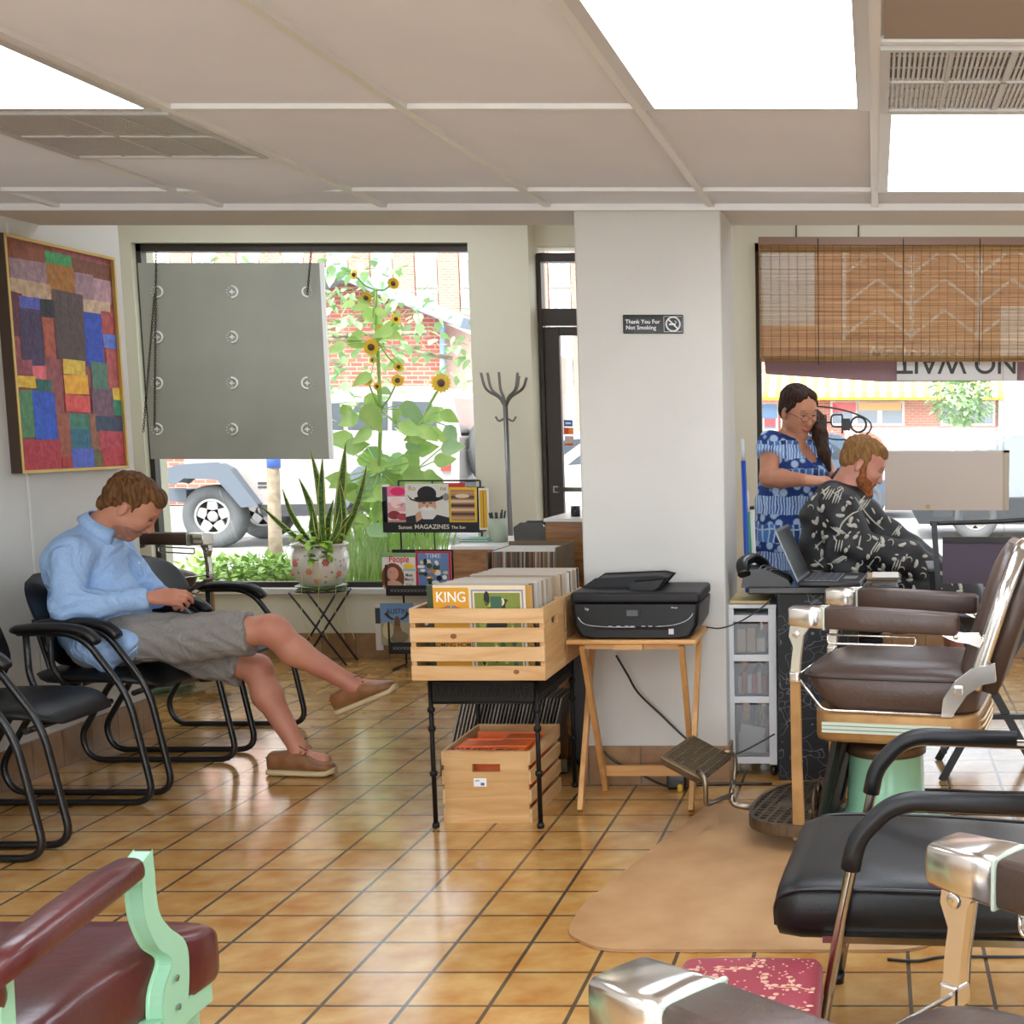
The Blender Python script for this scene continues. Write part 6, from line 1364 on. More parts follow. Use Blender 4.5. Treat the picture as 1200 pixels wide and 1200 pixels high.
# shorts
gry = mat('shorts_grey', '#827d78', .8, noise=(160, '#8f8a85', .35, .65), bump=(500, .1))
hemR = knR.lerp(hipR, .12); hemL = knL.lerp(hipL, .10)
dR = (knR - hipR).normalized(); dL = (knL - hipL).normalized()
shp = [El(pel + V3(0, 0, -.01), ((1, 0, 0), (0, 1, 0), (0, 0, 1)), (.135, .175, .115), .02), Cn(hipR, hemR + V3(0, 0, .0), .105, .079, .035, cut(hemR, dR, -.005)), Cn(hipR.lerp(hemR, .5) + V3(0, 0, -.03), hemR + V3(0, 0, -.03), .075, .070, .02, cut(hemR, dR, -.005)), Cn(hipL, hemL, .10, .078, .03, cut(hemL, dL, -.012)), Cn(hipL.lerp(hemL, .5) + V3(0, 0, -.02), hemL + V3(0, 0, -.03), .07, .062, .02, cut(hemL, dL, -.012))]
def folds2(X, Y, Z): return .004 * np.sin(55 * (X * .45 - Z * .9) + 5 * np.sin(20 * Y)) + .0022 * np.sin(100 * (X * .7 + Z) + 9 * Y)
wrinkle(gry, 7, .6, .04)
skin('shorts', shp, gry, man, h=.0055, warp=folds2, smooth=2)
# shoes
shm = mat('shoe_brown', '#7a4f2c', .45, noise=(25, '#946540', .35, .7), bump=(90, .15)); solem = mat('sole_cream', '#c9b48c', .6); lacem = mat('lace', '#6f4828', .7)
def shoe(heel, toe, up, nm):
    h0, t0 = Vector(heel), Vector(toe); f = (t0 - h0).normalized(); up = Vector(up); up = (up - f * up.dot(f)).normalized(); r = f.cross(up); L_ = (t0 - h0).length
    t = MB(); rings = []
    W_ = [(0, .026, .068), (.05, .034, .078), (.18, .040, .080), (.33, .041, .084), (.48, .043, .084), (.62, .047, .066), (.78, .048, .046), (.90, .040, .038), (.97, .026, .030), (1, .010, .022)]
    for u, w, hh in W_:
        c = h0 + f * L_ * u + up * .018; rings.append([c + r * w * math.copysign(abs(math.cos(a)) ** .75, math.cos(a)) + up * (hh * .5 + hh * .5 * math.copysign(abs(math.sin(a)) ** .8, math.sin(a))) * (1 if True else 1) for a in [2 * math.pi * k / 24 for k in range(24)]])
    uo = obj(nm, t.loft(rings), shm, man, world=True)
    t = MB(); rings = []
    for u, w, hh in W_: c = h0 + f * (L_ * 1.03 * u - .004) + up * .0; rings.append([c + r * (w + .004) * math.copysign(abs(math.cos(a)) ** .8, math.cos(a)) + up * (.013 + (.008 if u > .9 else 0) + .013 * math.copysign(abs(math.sin(a)) ** .5, math.sin(a))) for a in [2 * math.pi * k / 20 for k in range(20)]])
    obj('sole', t.loft(rings), solem, uo, world=True)
    t = MB(); c = h0 + f * L_ * .50 + up * .104
    for k in (-1, 0, 1): cc = h0 + f * L_ * (.53 + k * .055) + up * (.098 - k * .010); t.tube([cc - r * .026, cc + up * .006, cc + r * .026], .0038, 5)
    t.tube(cr([c, c + r * -.02 + up * .016, c + f * .03 - r * .03 + up * .004, c + f * .01], 4), .0022, 5); t.tube(cr([c, c + r * .02 + up * .018, c + f * .035 + r * .026 + up * .004, c + f * .01], 4), .0022, 5); t.tube(cr([c, c - f * .02 + up * .025, c - f * .032 + up * .012], 4), .0022, 5)
    t.tube(cr([h0 + f * L_ * .40 - r * .038 + up * .078, h0 + up * .07 - f * .0 - r * .02, h0 + up * .07 + r * .02, h0 + f * L_ * .40 + r * .038 + up * .078], 5), .0025, 5)
    obj('laces', t, lacem, uo, world=True)
hl = PZ(332, 899, 0.0); shoe((hl.x, 5.395, .002), (hl.x + .272, 5.375, .002), (0, 0, 1), 'left_shoe')
a_ = P(398, 838, 5.38); b_ = P(459, 813, 5.38); dd_ = (b_ - a_).normalized(); shoe(a_, a_ + dd_ * .262, (.0 - dd_.z, 0, dd_.x), 'right_shoe')
c_ = P(229, 688, 5.33); pn = thing('smartphone', 'dark smartphone held in both hands of the seated man', 'phone', tuple(c_)); 
m = MB().rbox((0, 0, 0), (.008, .072, .145), .0035); m.v = [Matrix.Rotation(R(62), 4, 'Y') @ q for q in m.v]; obj('case', m, mat('phone_dark', '#26241f', .3), pn)
m = MB().box(-.0046, -.004, -.032, .032, -.066, .066); m.v = [Matrix.Rotation(R(62), 4, 'Y') @ q for q in m.v]; obj('screen', m, mat('phone_screen', '#3c3f46', .1), pn)
# ---------------------------------------------------------------- barber woman
wm = thing('person', 'smiling barber with glasses and a ponytail in a blue patterned dress, clipping hair', 'person', (-.45, 6.62, 0))
sk2 = skinmat('skin_rosy', '#cd9070', '#bf7d62')
hw = Head(P(934, 484, 6.60), (.60, -.72, -.28), (.12, -.20, .97), .98)
Wp = lambda px, py, Y: P(px, py, Y)
npt = Wp(930, 512, 6.63); shR = Wp(903, 521, 6.55); shL = Wp(958, 523, 6.80); chw = Wp(931, 548, 6.66); waw = Wp(927, 590, 6.67); hpw = Wp(928, 640, 6.67)
elR = Wp(901, 560, 6.45); wrR = Wp(950, 563, 6.30); wrR2 = Wp(949, 564, 6.28); elL = Wp(972, 560, 6.80); wrL = Wp(980, 560, 6.45)
hipz = hpw
wb = [Cn(npt, hw.p(-.02, 0, -.04), .056, .054, .02), Cn(shR, shL, .055, .055, .05), Cn(chw, npt + V3(0, 0, -.04), .11, .06, .06), Cn(waw, chw, .13, .125, .05), Cn(hpw, waw, .16, .13, .05),
      Cn(shR, elR, .052, .043, .02), Cn(elR, elR.lerp(wrR, .3), .043, .044, .02), Cn(elR.lerp(wrR, .3), wrR, .043, .026, .02), Cn(shL, elL, .05, .042, .02), Cn(elL, wrL, .042, .026, .02)]
for s in (-1, 1):
    hq = V3(hpw.x + .085 * s, 6.67, .80); wb += [Cn(hq, V3(hpw.x + .09 * s, 6.66, .48), .09, .058, .03), Cn(V3(hpw.x + .09 * s, 6.66, .48), V3(hpw.x + .09 * s, 6.68, .09), .058, .036, .03), Cn(V3(hpw.x + .09 * s, 6.68, .05), V3(hpw.x + .10 * s, 6.54, .03), .034, .028, .02)]
wb += hw.skull(1.08, .006)
wb += hand(wrR2, (.95, .25, .02), (0, -.45, .85), (.1, .85, .5), [(.25, .5, .4), (.3, .6, .4), (.35, .6, .5), (.4, .7, .5)], ((.85, .3, .35), (.95, .0, .35)), .95)
wb += hand(wrL, (.2, -.95, -.1), (0, .1, .95), (-.9, -.2, .2), [(.3, .5, .4), (.3, .6, .4), (.35, .6, .5), (.4, .7, .5)], ((.85, .3, .35), (.95, .0, .35)), .9)
bw_ = skin('body', wb, sk2, wm, h=.0056, smooth=2)
eyes(hw, bw_); hdk = hairmat('hair_dark_brown', '#26170f', '#432a1c', (1.6, 1.6, .3)); brows(hw, bw_, mat('brow_dark', '#3a2418', .7))
obj('lips', MB().tube(cr([hw.p(.088, -.027, -.053), hw.p(.099, -.010, -.063), hw.p(.099, .010, -.063), hw.p(.088, .027, -.053)], 4), [.002] + [.0042] * 11 + [.002], 6), mat('lips_red', '#a04848', .4), bw_, world=True)
hh_ = [hw.e((-.014, 0, .062), (.100, .082, .083), 0), hw.e((-.05, 0, .01), (.055, .072, .07), .02), hw.e((.035, .028, .092), (.046, .046, .034), .02), hw.e((.035, -.028, .092), (.046, .046, .034), .02), hw.c((.05, .064, .06), (.02, .078, .015), .016, .008, .01), hw.c((.05, -.064, .06), (.02, -.078, .015), .016, .008, .01),
       ('-e', tuple(hw.p(.118, 0, .022)), tuple(tuple(a) for a in hw.ax), (.068, .078, .080), .01), ('-e', tuple(hw.p(.06, 0, -.06)), tuple(tuple(a) for a in hw.ax), (.09, .1, .065), .006), ('-e', tuple(hw.p(.115, 0, .10)), tuple(tuple(a) for a in hw.ax), (.04, .006, .05), .006)]
q0 = hw.p(-.06, -.055, -.01) if False else None
pt0, pt1, pt2, pt3, pt4 = Wp(946, 478, 6.70), Wp(957, 492, 6.66), Wp(961, 510, 6.58), Wp(966, 532, 6.52), Wp(972, 550, 6.50)
hh_ += [Cn(hw.p(-.06, .0, .03), pt0, .045, .034, .02), Cn(pt0, pt1, .034, .037, .02), Cn(pt1, pt2, .037, .036, .02), Cn(pt2, pt3, .036, .030, .02), Cn(pt3, pt4, .030, .012, .02)]
skin('hair', hh_, hdk, wm, h=.0045, warp=lambda X, Y, Z: .002 * np.sin(X * 170 + 30 * Z) * np.sin(Y * 150), smooth=1)
gl = MB(); rimm = mat('glasses_rim', '#6a5048', .3, metal=.6)
for q in (-1, 1):
    c = hw.p(.114, q * .031, .004); gl.tube([c + hw.r * math.cos(a) * .023 + hw.u * math.sin(a) * .0145 for a in [k * math.pi / 10 for k in range(20)]], .0014, 5, closed=True)
    gl.tube([hw.p(.114, q * .054, .006), hw.p(.06, q * .078, .014), hw.p(.0, q * .082, .018)], .0014, 5)
gl.tube([hw.p(.114, -.009, .006), hw.p(.117, 0, .008), hw.p(.114, .009, .006)], .0014, 5)
obj('glasses', gl, rimm, wm, world=True)
# dress
dm = bpy.data.materials.new('blue_dress'); dm.use_nodes = True; nn = dm.node_tree; L = nn.links; bb = nn.nodes['Principled BSDF']; bb.inputs['Roughness'].default_value = .8
tcn = nn.nodes.new('ShaderNodeTexCoord'); 
def brk(w_, h_, mort, scale=(1, 1, 1), c1='#122a66', c2='#5a92dc', cm='#b8d4f4'):
    sp = nn.nodes.new('ShaderNodeSeparateXYZ'); cb = nn.nodes.new('ShaderNodeCombineXYZ'); nz = nn.nodes.new('ShaderNodeTexNoise'); nz.inputs['Scale'].default_value = 18; mx = nn.nodes.new('ShaderNodeMixRGB'); mx.blend_type = 'LINEAR_LIGHT'; mx.inputs[0].default_value = .012
    L.new(tcn.outputs['Object'], nz.inputs[0]); L.new(tcn.outputs['Object'], mx.inputs[1]); L.new(nz.outputs['Color'], mx.inputs[2]); L.new(mx.outputs[0], sp.inputs[0]); L.new(sp.outputs['X'], cb.inputs[0]); L.new(sp.outputs['Z'], cb.inputs[1])
    b_ = nn.nodes.new('ShaderNodeTexBrick'); b_.offset = 0; b_.inputs['Scale'].default_value = 1; b_.inputs['Brick Width'].default_value = w_; b_.inputs['Row Height'].default_value = h_; b_.inputs['Mortar Size'].default_value = mort; b_.inputs['Mortar Smooth'].default_value = .8
    b_.inputs['Color1'].default_value = lin(c1); b_.inputs['Color2'].default_value = lin(c2); b_.inputs['Mortar'].default_value = lin(cm); L.new(cb.outputs[0], b_.inputs[0]); return b_.outputs[0], sp
A, sp = brk(.03, .115, .006); B, _ = brk(.014, .30, .004, c1='#3466b4', c2='#88b4ea', cm='#d8e8fa'); 
vo = nn.nodes.new('ShaderNodeTexVoronoi'); vo.inputs['Scale'].default_value = 22; L.new(tcn.outputs['Object'], vo.inputs[0]); vr = nn.nodes.new('ShaderNodeValToRGB'); vr.color_ramp.elements[0].color = lin('#b4d0f0'); vr.color_ramp.elements[0].position = .35; vr.color_ramp.elements[1].color = lin('#1c3c84'); vr.color_ramp.elements[1].position = .5; L.new(vo.outputs['Distance'], vr.inputs[0])
wv = nn.nodes.new('ShaderNodeMath'); wv.operation = 'MULTIPLY'; wv.inputs[1].default_value = 26; L.new(sp.outputs['Z'], wv.inputs[0]); sn = nn.nodes.new('ShaderNodeMath'); sn.operation = 'SINE'; L.new(wv.outputs[0], sn.inputs[0]); g1 = nn.nodes.new('ShaderNodeMath'); g1.operation = 'GREATER_THAN'; g1.inputs[1].default_value = .05; L.new(sn.outputs[0], g1.inputs[0])
w2 = nn.nodes.new('ShaderNodeMath'); w2.operation = 'MULTIPLY'; w2.inputs[1].default_value = 47; L.new(sp.outputs['Z'], w2.inputs[0]); s2 = nn.nodes.new('ShaderNodeMath'); s2.operation = 'SINE'; L.new(w2.outputs[0], s2.inputs[0]); g2_ = nn.nodes.new('ShaderNodeMath'); g2_.operation = 'GREATER_THAN'; g2_.inputs[1].default_value = .45; L.new(s2.outputs[0], g2_.inputs[0])
m1 = nn.nodes.new('ShaderNodeMixRGB'); L.new(g1.outputs[0], m1.inputs[0]); L.new(A, m1.inputs[1]); L.new(B, m1.inputs[2]); m2 = nn.nodes.new('ShaderNodeMixRGB'); L.new(g2_.outputs[0], m2.inputs[0]); L.new(m1.outputs[0], m2.inputs[1]); L.new(vr.outputs[0], m2.inputs[2]); L.new(m2.outputs[0], bb.inputs['Base Color'])
fw = Vector((.5, -.85, 0)).normalized()
vn = [(tuple(npt + V3(0, 0, -.035)), (.0, 0, 1))]
dp = [Cn(shR + V3(.02, 0, -.015), shL + V3(-.02, 0, -.015), .072, .072, .05), Cn(waw, chw, .165, .155, .05), El(chw + fw * .05 + V3(0, 0, -.01), ((1, 0, 0), (0, 1, 0), (0, 0, 1)), (.15, .12, .09), .05), Cn(hpw, waw, .19, .165, .05), Cn(V3(hpw.x, 6.67, .62), hpw, .21, .19, .05, [((0, 0, .50), (0, 0, -1))]), Cn(V3(hpw.x, 6.67, .50), V3(hpw.x, 6.67, .62), .215, .21, .05, [((0, 0, .50), (0, 0, -1))]),
      Cn(chw, npt + V3(0, 0, -.06), .15, .085, .05, vn), Cn(shR, shR.lerp(elR, .42), .068, .066, .02, cut(shR.lerp(elR, .36), elR - shR)), Cn(shL, shL.lerp(elL, .42), .066, .064, .02, cut(shL.lerp(elL, .36), elL - shL))]
# V neckline carve
vb = Wp(952, 542, 6.50)
dp += [('-e', tuple((npt + vb) / 2 + V3(.015, -.07, .035)), ((vb - npt).normalized()[:], tuple(V3(0, 1, 0)), tuple((vb - npt).normalized().cross(V3(0, 1, 0)))), (.105, .12, .040), .004)]
skin('dress', dp, dm, wm, h=.0065, warp=lambda X, Y, Z: .004 * np.sin(45 * X + 6 * np.sin(9 * Z)) * np.clip((1.2 - Z) * 2, 0, 1) + .003 * np.sin(70 * Z + 20 * X) * np.clip((Z - .9) * 2, 0, 1), smooth=2)
for s in (-1, 1): obj('shoe', MB().rbox((hpw.x + .095 * s, 6.60, .03), (.085, .25, .06), .028, n=8), blk, wm, world=True)
c0_ = Wp(978, 557, 6.24); c1_ = Wp(985, 549, 6.22)
cp = thing('hair_clippers', 'small dark hair clippers held at the customer nape', 'clippers', tuple(c0_)); m = MB().tube([c0_ + V3(-.012, 0, -.018), c0_, c1_], [.010, .012, .009], 10); obj('body', m, mat('clipper_dark', '#3a3238', .35), cp, world=True); obj('blade', MB().bar(c1_, c1_ + (c1_ - c0_).normalized() * .012, .018, .006), chrome, cp, world=True)
# ---------------------------------------------------------------- customer in the cape
cu_ = thing('person', 'bearded red haired customer seated in profile under a black printed barber cape', 'person', (-.2, 6.2, .5))
sk3 = skinmat('skin_pink', '#d39a82', '#c07866')
h3 = Head(P(1008, 546, 6.2), (.90, -.05, -.42), (.42, 0, .90), 1.0)
nk3 = P(990, 577, 6.2); ch3 = P(984, 610, 6.2); pl3 = V3(-.20, 6.2, .66)
s3 = {-1: P(982, 592, 6.02), 1: P(990, 592, 6.38)}
e3 = {-1: V3(-.10, 5.98, .88), 1: V3(-.08, 6.42, .88)}; w3 = {-1: V3(.15, 6.03, .82), 1: V3(.17, 6.37, .82)}
kn3 = {-1: V3(.33, 6.08, .66), 1: V3(.34, 6.32, .66)}
b3_ = [Cn(nk3, h3.p(-.025, 0, -.03), .060, .056, .02), Cn(nk3, ch3, .07, .12, .05), Cn(ch3, pl3, .12, .13, .05), Cn(s3[-1], s3[1], .055, .055, .05)]
for s in (-1, 1):
    b3_ += [Cn(s3[s], e3[s], .045, .038), Cn(e3[s], w3[s], .038, .028), Cn(V3(-.2, 6.2 + .09 * s, .64), kn3[s], .085, .055, .03), Cn(kn3[s], V3(.38, 6.2 + .13 * s, .30), .052, .038, .02), Cn(V3(.38, 6.2 + .13 * s, .30), V3(.48, 6.2 + .13 * s, .28), .036, .03, .02)]
    b3_ += hand(w3[s], (.97, 0, -.1), (0, 0, 1), (0, -s, 0), [(.3, .5, .4)] * 4, ((.8, .4, .2), (.95, .1, .2)), .95)
b3_ += h3.skull()
bo3 = skin('body', b3_, sk3, cu_, h=.0056, smooth=2)
eyes(h3, bo3); hr3 = hairmat('hair_ginger', '#7d5630', '#a07848', (1.6, 1.6, .35)); brows(h3, bo3, mat('brow_ginger', '#7a4a28', .7))
skin('hair', [h3.e((-.012, 0, .060), (.099, .079, .083), 0), h3.e((-.058, 0, .01), (.046, .064, .058), .02), h3.e((.046, 0, .098), (.048, .058, .034), .02), h3.e((.080, 0, .080), (.018, .042, .020), .012), h3.c((.022, .073, .05), (.028, .075, .0), .013, .006, .01), h3.c((.022, -.073, .05), (.028, -.075, .0), .013, .006, .01),
    ('-e', tuple(h3.p(.118, 0, .02)), tuple(tuple(a) for a in h3.ax), (.058, .09, .055), .008), ('-e', tuple(h3.p(.0, .082, -.005)), tuple(tuple(a) for a in h3.ax), (.026, .03, .038), .004), ('-e', tuple(h3.p(.0, -.082, -.005)), tuple(tuple(a) for a in h3.ax), (.026, .03, .038), .004), ('-e', tuple(h3.p(.03, 0, -.065)), tuple(tuple(a) for a in h3.ax), (.10, .1, .06), .006)], hr3, cu_, h=.0045, warp=hwarp, smooth=1)
skin('beard', [h3.c((.020, -.068, .01), (.036, -.058, -.052), .011, .022, .01), h3.c((.020, .068, .01), (.036, .058, -.052), .011, .022, .01), h3.c((.036, -.054, -.056), (.076, -.022, -.098), .024, .026, .01), h3.c((.036, .054, -.056), (.076, .022, -.098), .024, .026, .01), h3.e((.080, 0, -.102), (.032, .038, .036), .015), h3.e((.056, .040, -.062), (.034, .024, .030), .01), h3.e((.056, -.040, -.062), (.034, .024, .030), .01), h3.c((.088, -.03, -.066), (.096, 0, -.048), .008, .007, .006), h3.c((.088, .03, -.066), (.096, 0, -.048), .008, .007, .006)], hairmat('beard_red', '#7c4420', '#a8683c'), cu_, h=.0045, warp=hwarp, smooth=1)
# cape
cut0 = [((0, 0, .50), (0, 0, -1))]
cpz = [Cn(nk3 + V3(-.005, 0, -.015), ch3, .078, .17, .05, cut(nk3 + V3(0, 0, .02), V3(.1, 0, 1), 0)), Cn(s3[-1], s3[1], .085, .085, .06), Cn(ch3, V3(-.19, 6.2, .55), .17, .19, .05, cut0), Cn(V3(-.05, 6.2, .6), V3(.35, 6.2, .6), .2, .16, .06, cut0), Cn(V3(-.15, 6.0, .60), V3(.38, 6.03, .62), .12, .11, .06, cut0), Cn(V3(-.15, 6.40, .60), V3(.38, 6.37, .62), .12, .11, .06, cut0)]
for s in (-1, 1): cpz += [Cn(s3[s], e3[s], .085, .085, .04), Cn(e3[s] + V3(-.02, 0, 0), w3[s], .085, .07, .05), Cn(w3[s], kn3[s] + V3(.06, 0, .02), .07, .06, .06), Cn(kn3[s] + V3(.02, s * .02, 0), kn3[s] + V3(.06, s * .03, -.18), .085, .09, .05, cut0), Cn(e3[s] + V3(-.03, 0, -.1), e3[s] + V3(-.0, 0, -.30), .085, .09, .05, cut0)]
cpz += [Cn(ch3 + V3(.10, 0, .0), V3(.18, 6.2, .80), .10, .10, .07), Cn(V3(.1, 6.2, .78), V3(.38, 6.2, .67), .11, .09, .08)]
capm = mat('cape_black', '#232325', .6, bump=(25, .1))
cap = skin('cape', cpz, capm, cu_, h=.0075, warp=lambda X, Y, Z: .006 * np.sin(24 * X + 34 * Z + 5 * np.sin(9 * Y)) + .004 * np.sin(38 * (X - Z)), smooth=3)
from mathutils.bvhtree import BVHTree
bpy.context.view_layer.update(); me = cap.data; Lc = Vector((-.2, 6.2, .5)); tree = BVHTree.FromPolygons([v.co + Lc for v in me.vertices], [tuple(p.vertices) for p in me.polygons])
mo = MB(); r5 = random.Random(9)
def drape(path2, w_):   # stroke in (x,z), thrown on to the cape from the room side
    pts = []
    for x, z in path2:
        hit = tree.ray_cast(Vector((x, 4.5, z)), Vector((0, 1, 0)))
        if hit[0] is None: return
        pts.append(hit[0] + hit[1] * .001 if hit[1].y < 0 else hit[0] - hit[1] * .001)
    if len(pts) > 1:
        ds = [(pts[i + 1] - pts[i]).length for i in range(len(pts) - 1)]
        if max(ds) < .05: mo.tube(pts, [w_ * (.35 + .65 * math.sin(math.pi * (i + .4) / len(pts))) for i in range(len(pts))], 6)
def xz(px, py): q = P(px, py, 6.05); return (q.x, q.z)
def stroke(px, py, ang, ln, w_, bend=0):
    x, z = xz(px, py); ln *= .0038; pts = []; a = ang
    for k in range(9): pts.append((x, z)); x += math.cos(a) * ln / 8; z += math.sin(a) * ln / 8; a += bend / 8
    drape(pts, w_)
cx_ = 0
for gx in range(952, 1124, 13):
    for gy in range(575, 700, 13):
        px, py = gx + r5.uniform(-4, 4), gy + r5.uniform(-4, 4); kd = r5.randrange(6); a = r5.uniform(.6, 1.4) if r5.random() < .7 else r5.uniform(-1, 0)
        if kd == 0:
            for k in range(3): stroke(px + k * 3.2, py, a, 14, .0036)
        elif kd == 1: stroke(px, py, a, 9, .010, 1.2); stroke(px + 3, py, a + 2.4, 8, .009, -1)
        elif kd == 2: stroke(px, py, a, 14, .004); stroke(px + 5, py + 2, a + 1.3, 8, .005)
        elif kd == 3: stroke(px, py, a, 12, .003, 3.5)
        elif kd == 4: stroke(px, py, a, 6, .009); stroke(px + 4, py - 5, a, 4, .004)
        else: stroke(px, py, a, 10, .0095, .8)
for pth in ([(1002, 582), (1012, 598), (1024, 612), (1036, 622)], [(1000, 588), (1010, 604), (1022, 616), (1034, 626)], [(984, 625), (987, 612), (998, 601), (1006, 598)], [(1036, 640), (1032, 630), (1040, 624), (1058, 634), (1070, 642)]): drape([xz(*q) for q in [(p.x, p.y) for p in cr([(a, b, 0) for a, b in pth], 5)]], .0042)
obj('printed_motifs', mo, mat('motif_white', '#bdb9ae', .7), cap, world=True, kind='stuff')
obj('cape_collar', MB().tube([nk3 + V3(math.cos(a) * .072, math.sin(a) * .070, .012 - math.cos(a) * .022) for a in [k * math.pi / 14 for k in range(28)]], .010, 8, closed=True), mat('collar_black', '#19191b', .5), cap, world=True)
st = thing('styling_stool', 'black round stool seat hidden under the cape of the customer', 'stool', (-.16, 6.2, 0))
obj('base', MB().lathe([(.001, 0), (.24, 0), (.24, .02), (.05, .05), (.035, .08), (.035, .42), (.001, .42)], n=30), chrome, st); obj('seat', MB().rbox((0, 0, .45), (.40, .40, .07), .03, n=8), bv, st)
# ================================================================ outside
conc = mat('concrete', '#b8b4ae', .9, noise=(1.5, '#a8a49e', .3, .7)); asph = mat('street_grey', '#a3a09d', .9, noise=(.8, '#96938f', .3, .7)); mulch = mat('mulch', '#7a6350', .95, noise=(40, '#5c4838', .4, .6))
GZ = -.10
struct('floor_sidewalk', MB().box(-30, 40, 8.66, 13.2, GZ - .1, GZ), conc)
struct('floor_street', MB().box(-60, 70, 13.2, 90, GZ - .12, GZ - .02), asph)
struct('floor_planter', MB().box(-4.6, -2.0, 8.5, 9.9, GZ, .12), mulch)
lf1 = mat('leaf_lime', '#b4d074', .5, noise=(9, '#8fb858', .35, .7)); lf2 = mat('leaf_fresh', '#98c060', .5, noise=(9, '#c0d878', .35, .7)); lf3 = mat('leaf_soft', '#a8c890', .55, noise=(4, '#88b074', .35, .7)); stg = mat('stem_green', '#8fb258', .6); petal = mat('petal_yellow', '#f2c41c', .5); seedm = mat('seed_brown', '#5a3414', .8)
for q in (lf1, lf2, lf3):
    b_ = q.node_tree.nodes['Principled BSDF']; b_.inputs['Transmission Weight'].default_value = 0; b_.inputs['Subsurface Weight'].default_value = .0
def bush(name, label, cat, c, rad, n, ls, m_, seed=1, group=None, stems=True):
    r_ = random.Random(seed); m = MB()
    for k in range(n):
        while True:
            d = Vector((r_.uniform(-1, 1), r_.uniform(-1, 1), r_.uniform(-1, 1)))
            if .35 < d.length < 1: break
        p = Vector((d.x * rad[0], d.y * rad[1], d.z * rad[2] + rad[2])); leafy(m, p, ls * r_.uniform(.6, 1.2), (d.x + r_.uniform(-.6, .6), d.y + r_.uniform(-.6, .6), d.z * .4 + r_.uniform(-.6, .5)))
    t = thing(name, label, cat, c, 0, group); obj('foliage', m, m_, t)
    if stems:
        m = MB()
        for k in range(6): a = k * 1.05; m.tube([(0, 0, -.02), (math.cos(a) * rad[0] * .5, math.sin(a) * rad[1] * .5, rad[2] * 1.3)], .006, 5)
        obj('stems', m, stg, t)
    return t
q = P(270, 690, 9.3)
for i, (px, rx_, lab) in enumerate(((248, .34, 'lime green low shrub outside the left window, left one'), (292, .36, 'lime green low shrub outside the left window, middle one'), (330, .26, 'lime green low shrub outside the left window, right one beside the plant pot'))):
    a = P(px, 668, 9.3); bush('low_shrub', lab, 'shrub', (a.x, 9.3, .12), (rx_, .3, .21), 900, .06, lf1, i + 1, None)
def grass(label, px, Y_, w_, h_, n, seed, m_=lf2):
    r_ = random.Random(seed); a = P(px, 690, Y_); m = MB()
    for k in range(n):
        b = Vector((r_.uniform(-w_, w_) * .5, r_.uniform(-.15, .15), 0)); l = h_ * r_.uniform(.6, 1.05); dx_ = r_.uniform(-.3, .3) * h_; s_ = Vector((1, 0, 0)) * .006
        pts = cr([b, b + Vector((dx_ * .2, 0, l * .5)), b + Vector((dx_ * .7, r_.uniform(-.05, .05), l * .9)), b + Vector((dx_ * 1.5, 0, l * .8))], 3)
        vs = []
        for j, p in enumerate(pts): f_ = 1 - j / len(pts); vs += [p - s_ * f_, p + s_ * f_]
        m.add(vs, [(2 * j, 2 * j + 1, 2 * j + 3, 2 * j + 2) for j in range(len(pts) - 1)], 0, True)
    t = thing('ornamental_grass', label, 'grass clump', (a.x, Y_, .12)); obj('blades', m, m_, t)
grass('arching green grass clump outside the window right of the plant pot', 432, 9.25, .5, .75, 260, 3)
grass('tall green grass clump outside behind the magazine rack', 475, 9.35, .55, .8, 220, 4)
grass('small grass tuft at the foot of the young tree trunk outside', 312, 9.4, .25, .45, 70, 5)
grass('grass tuft outside directly behind the painted pot', 385, 9.3, .4, .6, 120, 6)
# young tree trunk in a ring
a = P(322, 650, 12.4); t = thing('young_tree', 'thin young street tree with blue tape round its trunk and spreading green crown', 'tree', (a.x, 12.4, GZ))
obj('trunk', MB().tube([(0, 0, 0), (.03, 0, 1.2), (.05, 0, 2.6)], [.065, .055, .045], 10), mat('bark_pale', '#b0a08c', .8, noise=(14, '#978672', .4, .6)), t)
obj('tape', MB().cyl((.035, 0, 1.15), (.04, 0, 1.32), .06), mat('blue_tape', '#4468b8', .5), t)
m = MB(); r_ = random.Random(4)
cc = P(420, 380, 12.4)
for (px, py, rr1, n_) in ((395, 320, .5, 170), (400, 400, .5, 190), (420, 350, .55, 190), (410, 450, .4, 120), (455, 375, .5, 150), (490, 400, .45, 110), (520, 400, .4, 90), (530, 430, .3, 60), (455, 310, .4, 60), (330, 300, .6, 160), (500, 370, .3, 50)):
    c = P(px, py, 12.4) - Vector((a.x, 12.4, GZ))
    for k in range(int(n_ * .34)):
        d = Vector((r_.gauss(0, .5), r_.gauss(0, .5), r_.gauss(0, .5))) * rr1; leafy(m, c + d, r_.uniform(.07, .14), (r_.uniform(-1, 1), r_.uniform(-1, 1), r_.uniform(-1, .3)))
obj('foliage', m, lf3, t)
m = MB()
for px, py in ((395, 340), (440, 370), (500, 390), (530, 420), (400, 430), (330, 300)): c = P(px, py, 12.4) - Vector((a.x, 12.4, GZ)); m.tube(cr([(.04, 0, 1.9), (.04 + (c.x) * .3, 0, 2.3), tuple(c)], 5), [.03] * 6 + [.02] * 5, 6)
obj('branches', m, bpy.data.materials['bark_pale'], t)
t = thing('planter_ring', 'low dark metal ring around the young tree outside', 'planter ring', (a.x - .1, 12.4, GZ)); obj('ring', MB().lathe([(.42, 0), (.44, 0), (.44, .2), (.42, .2), (.42, 0)]), mat('ring_dark', '#5c5c60', .6), t)
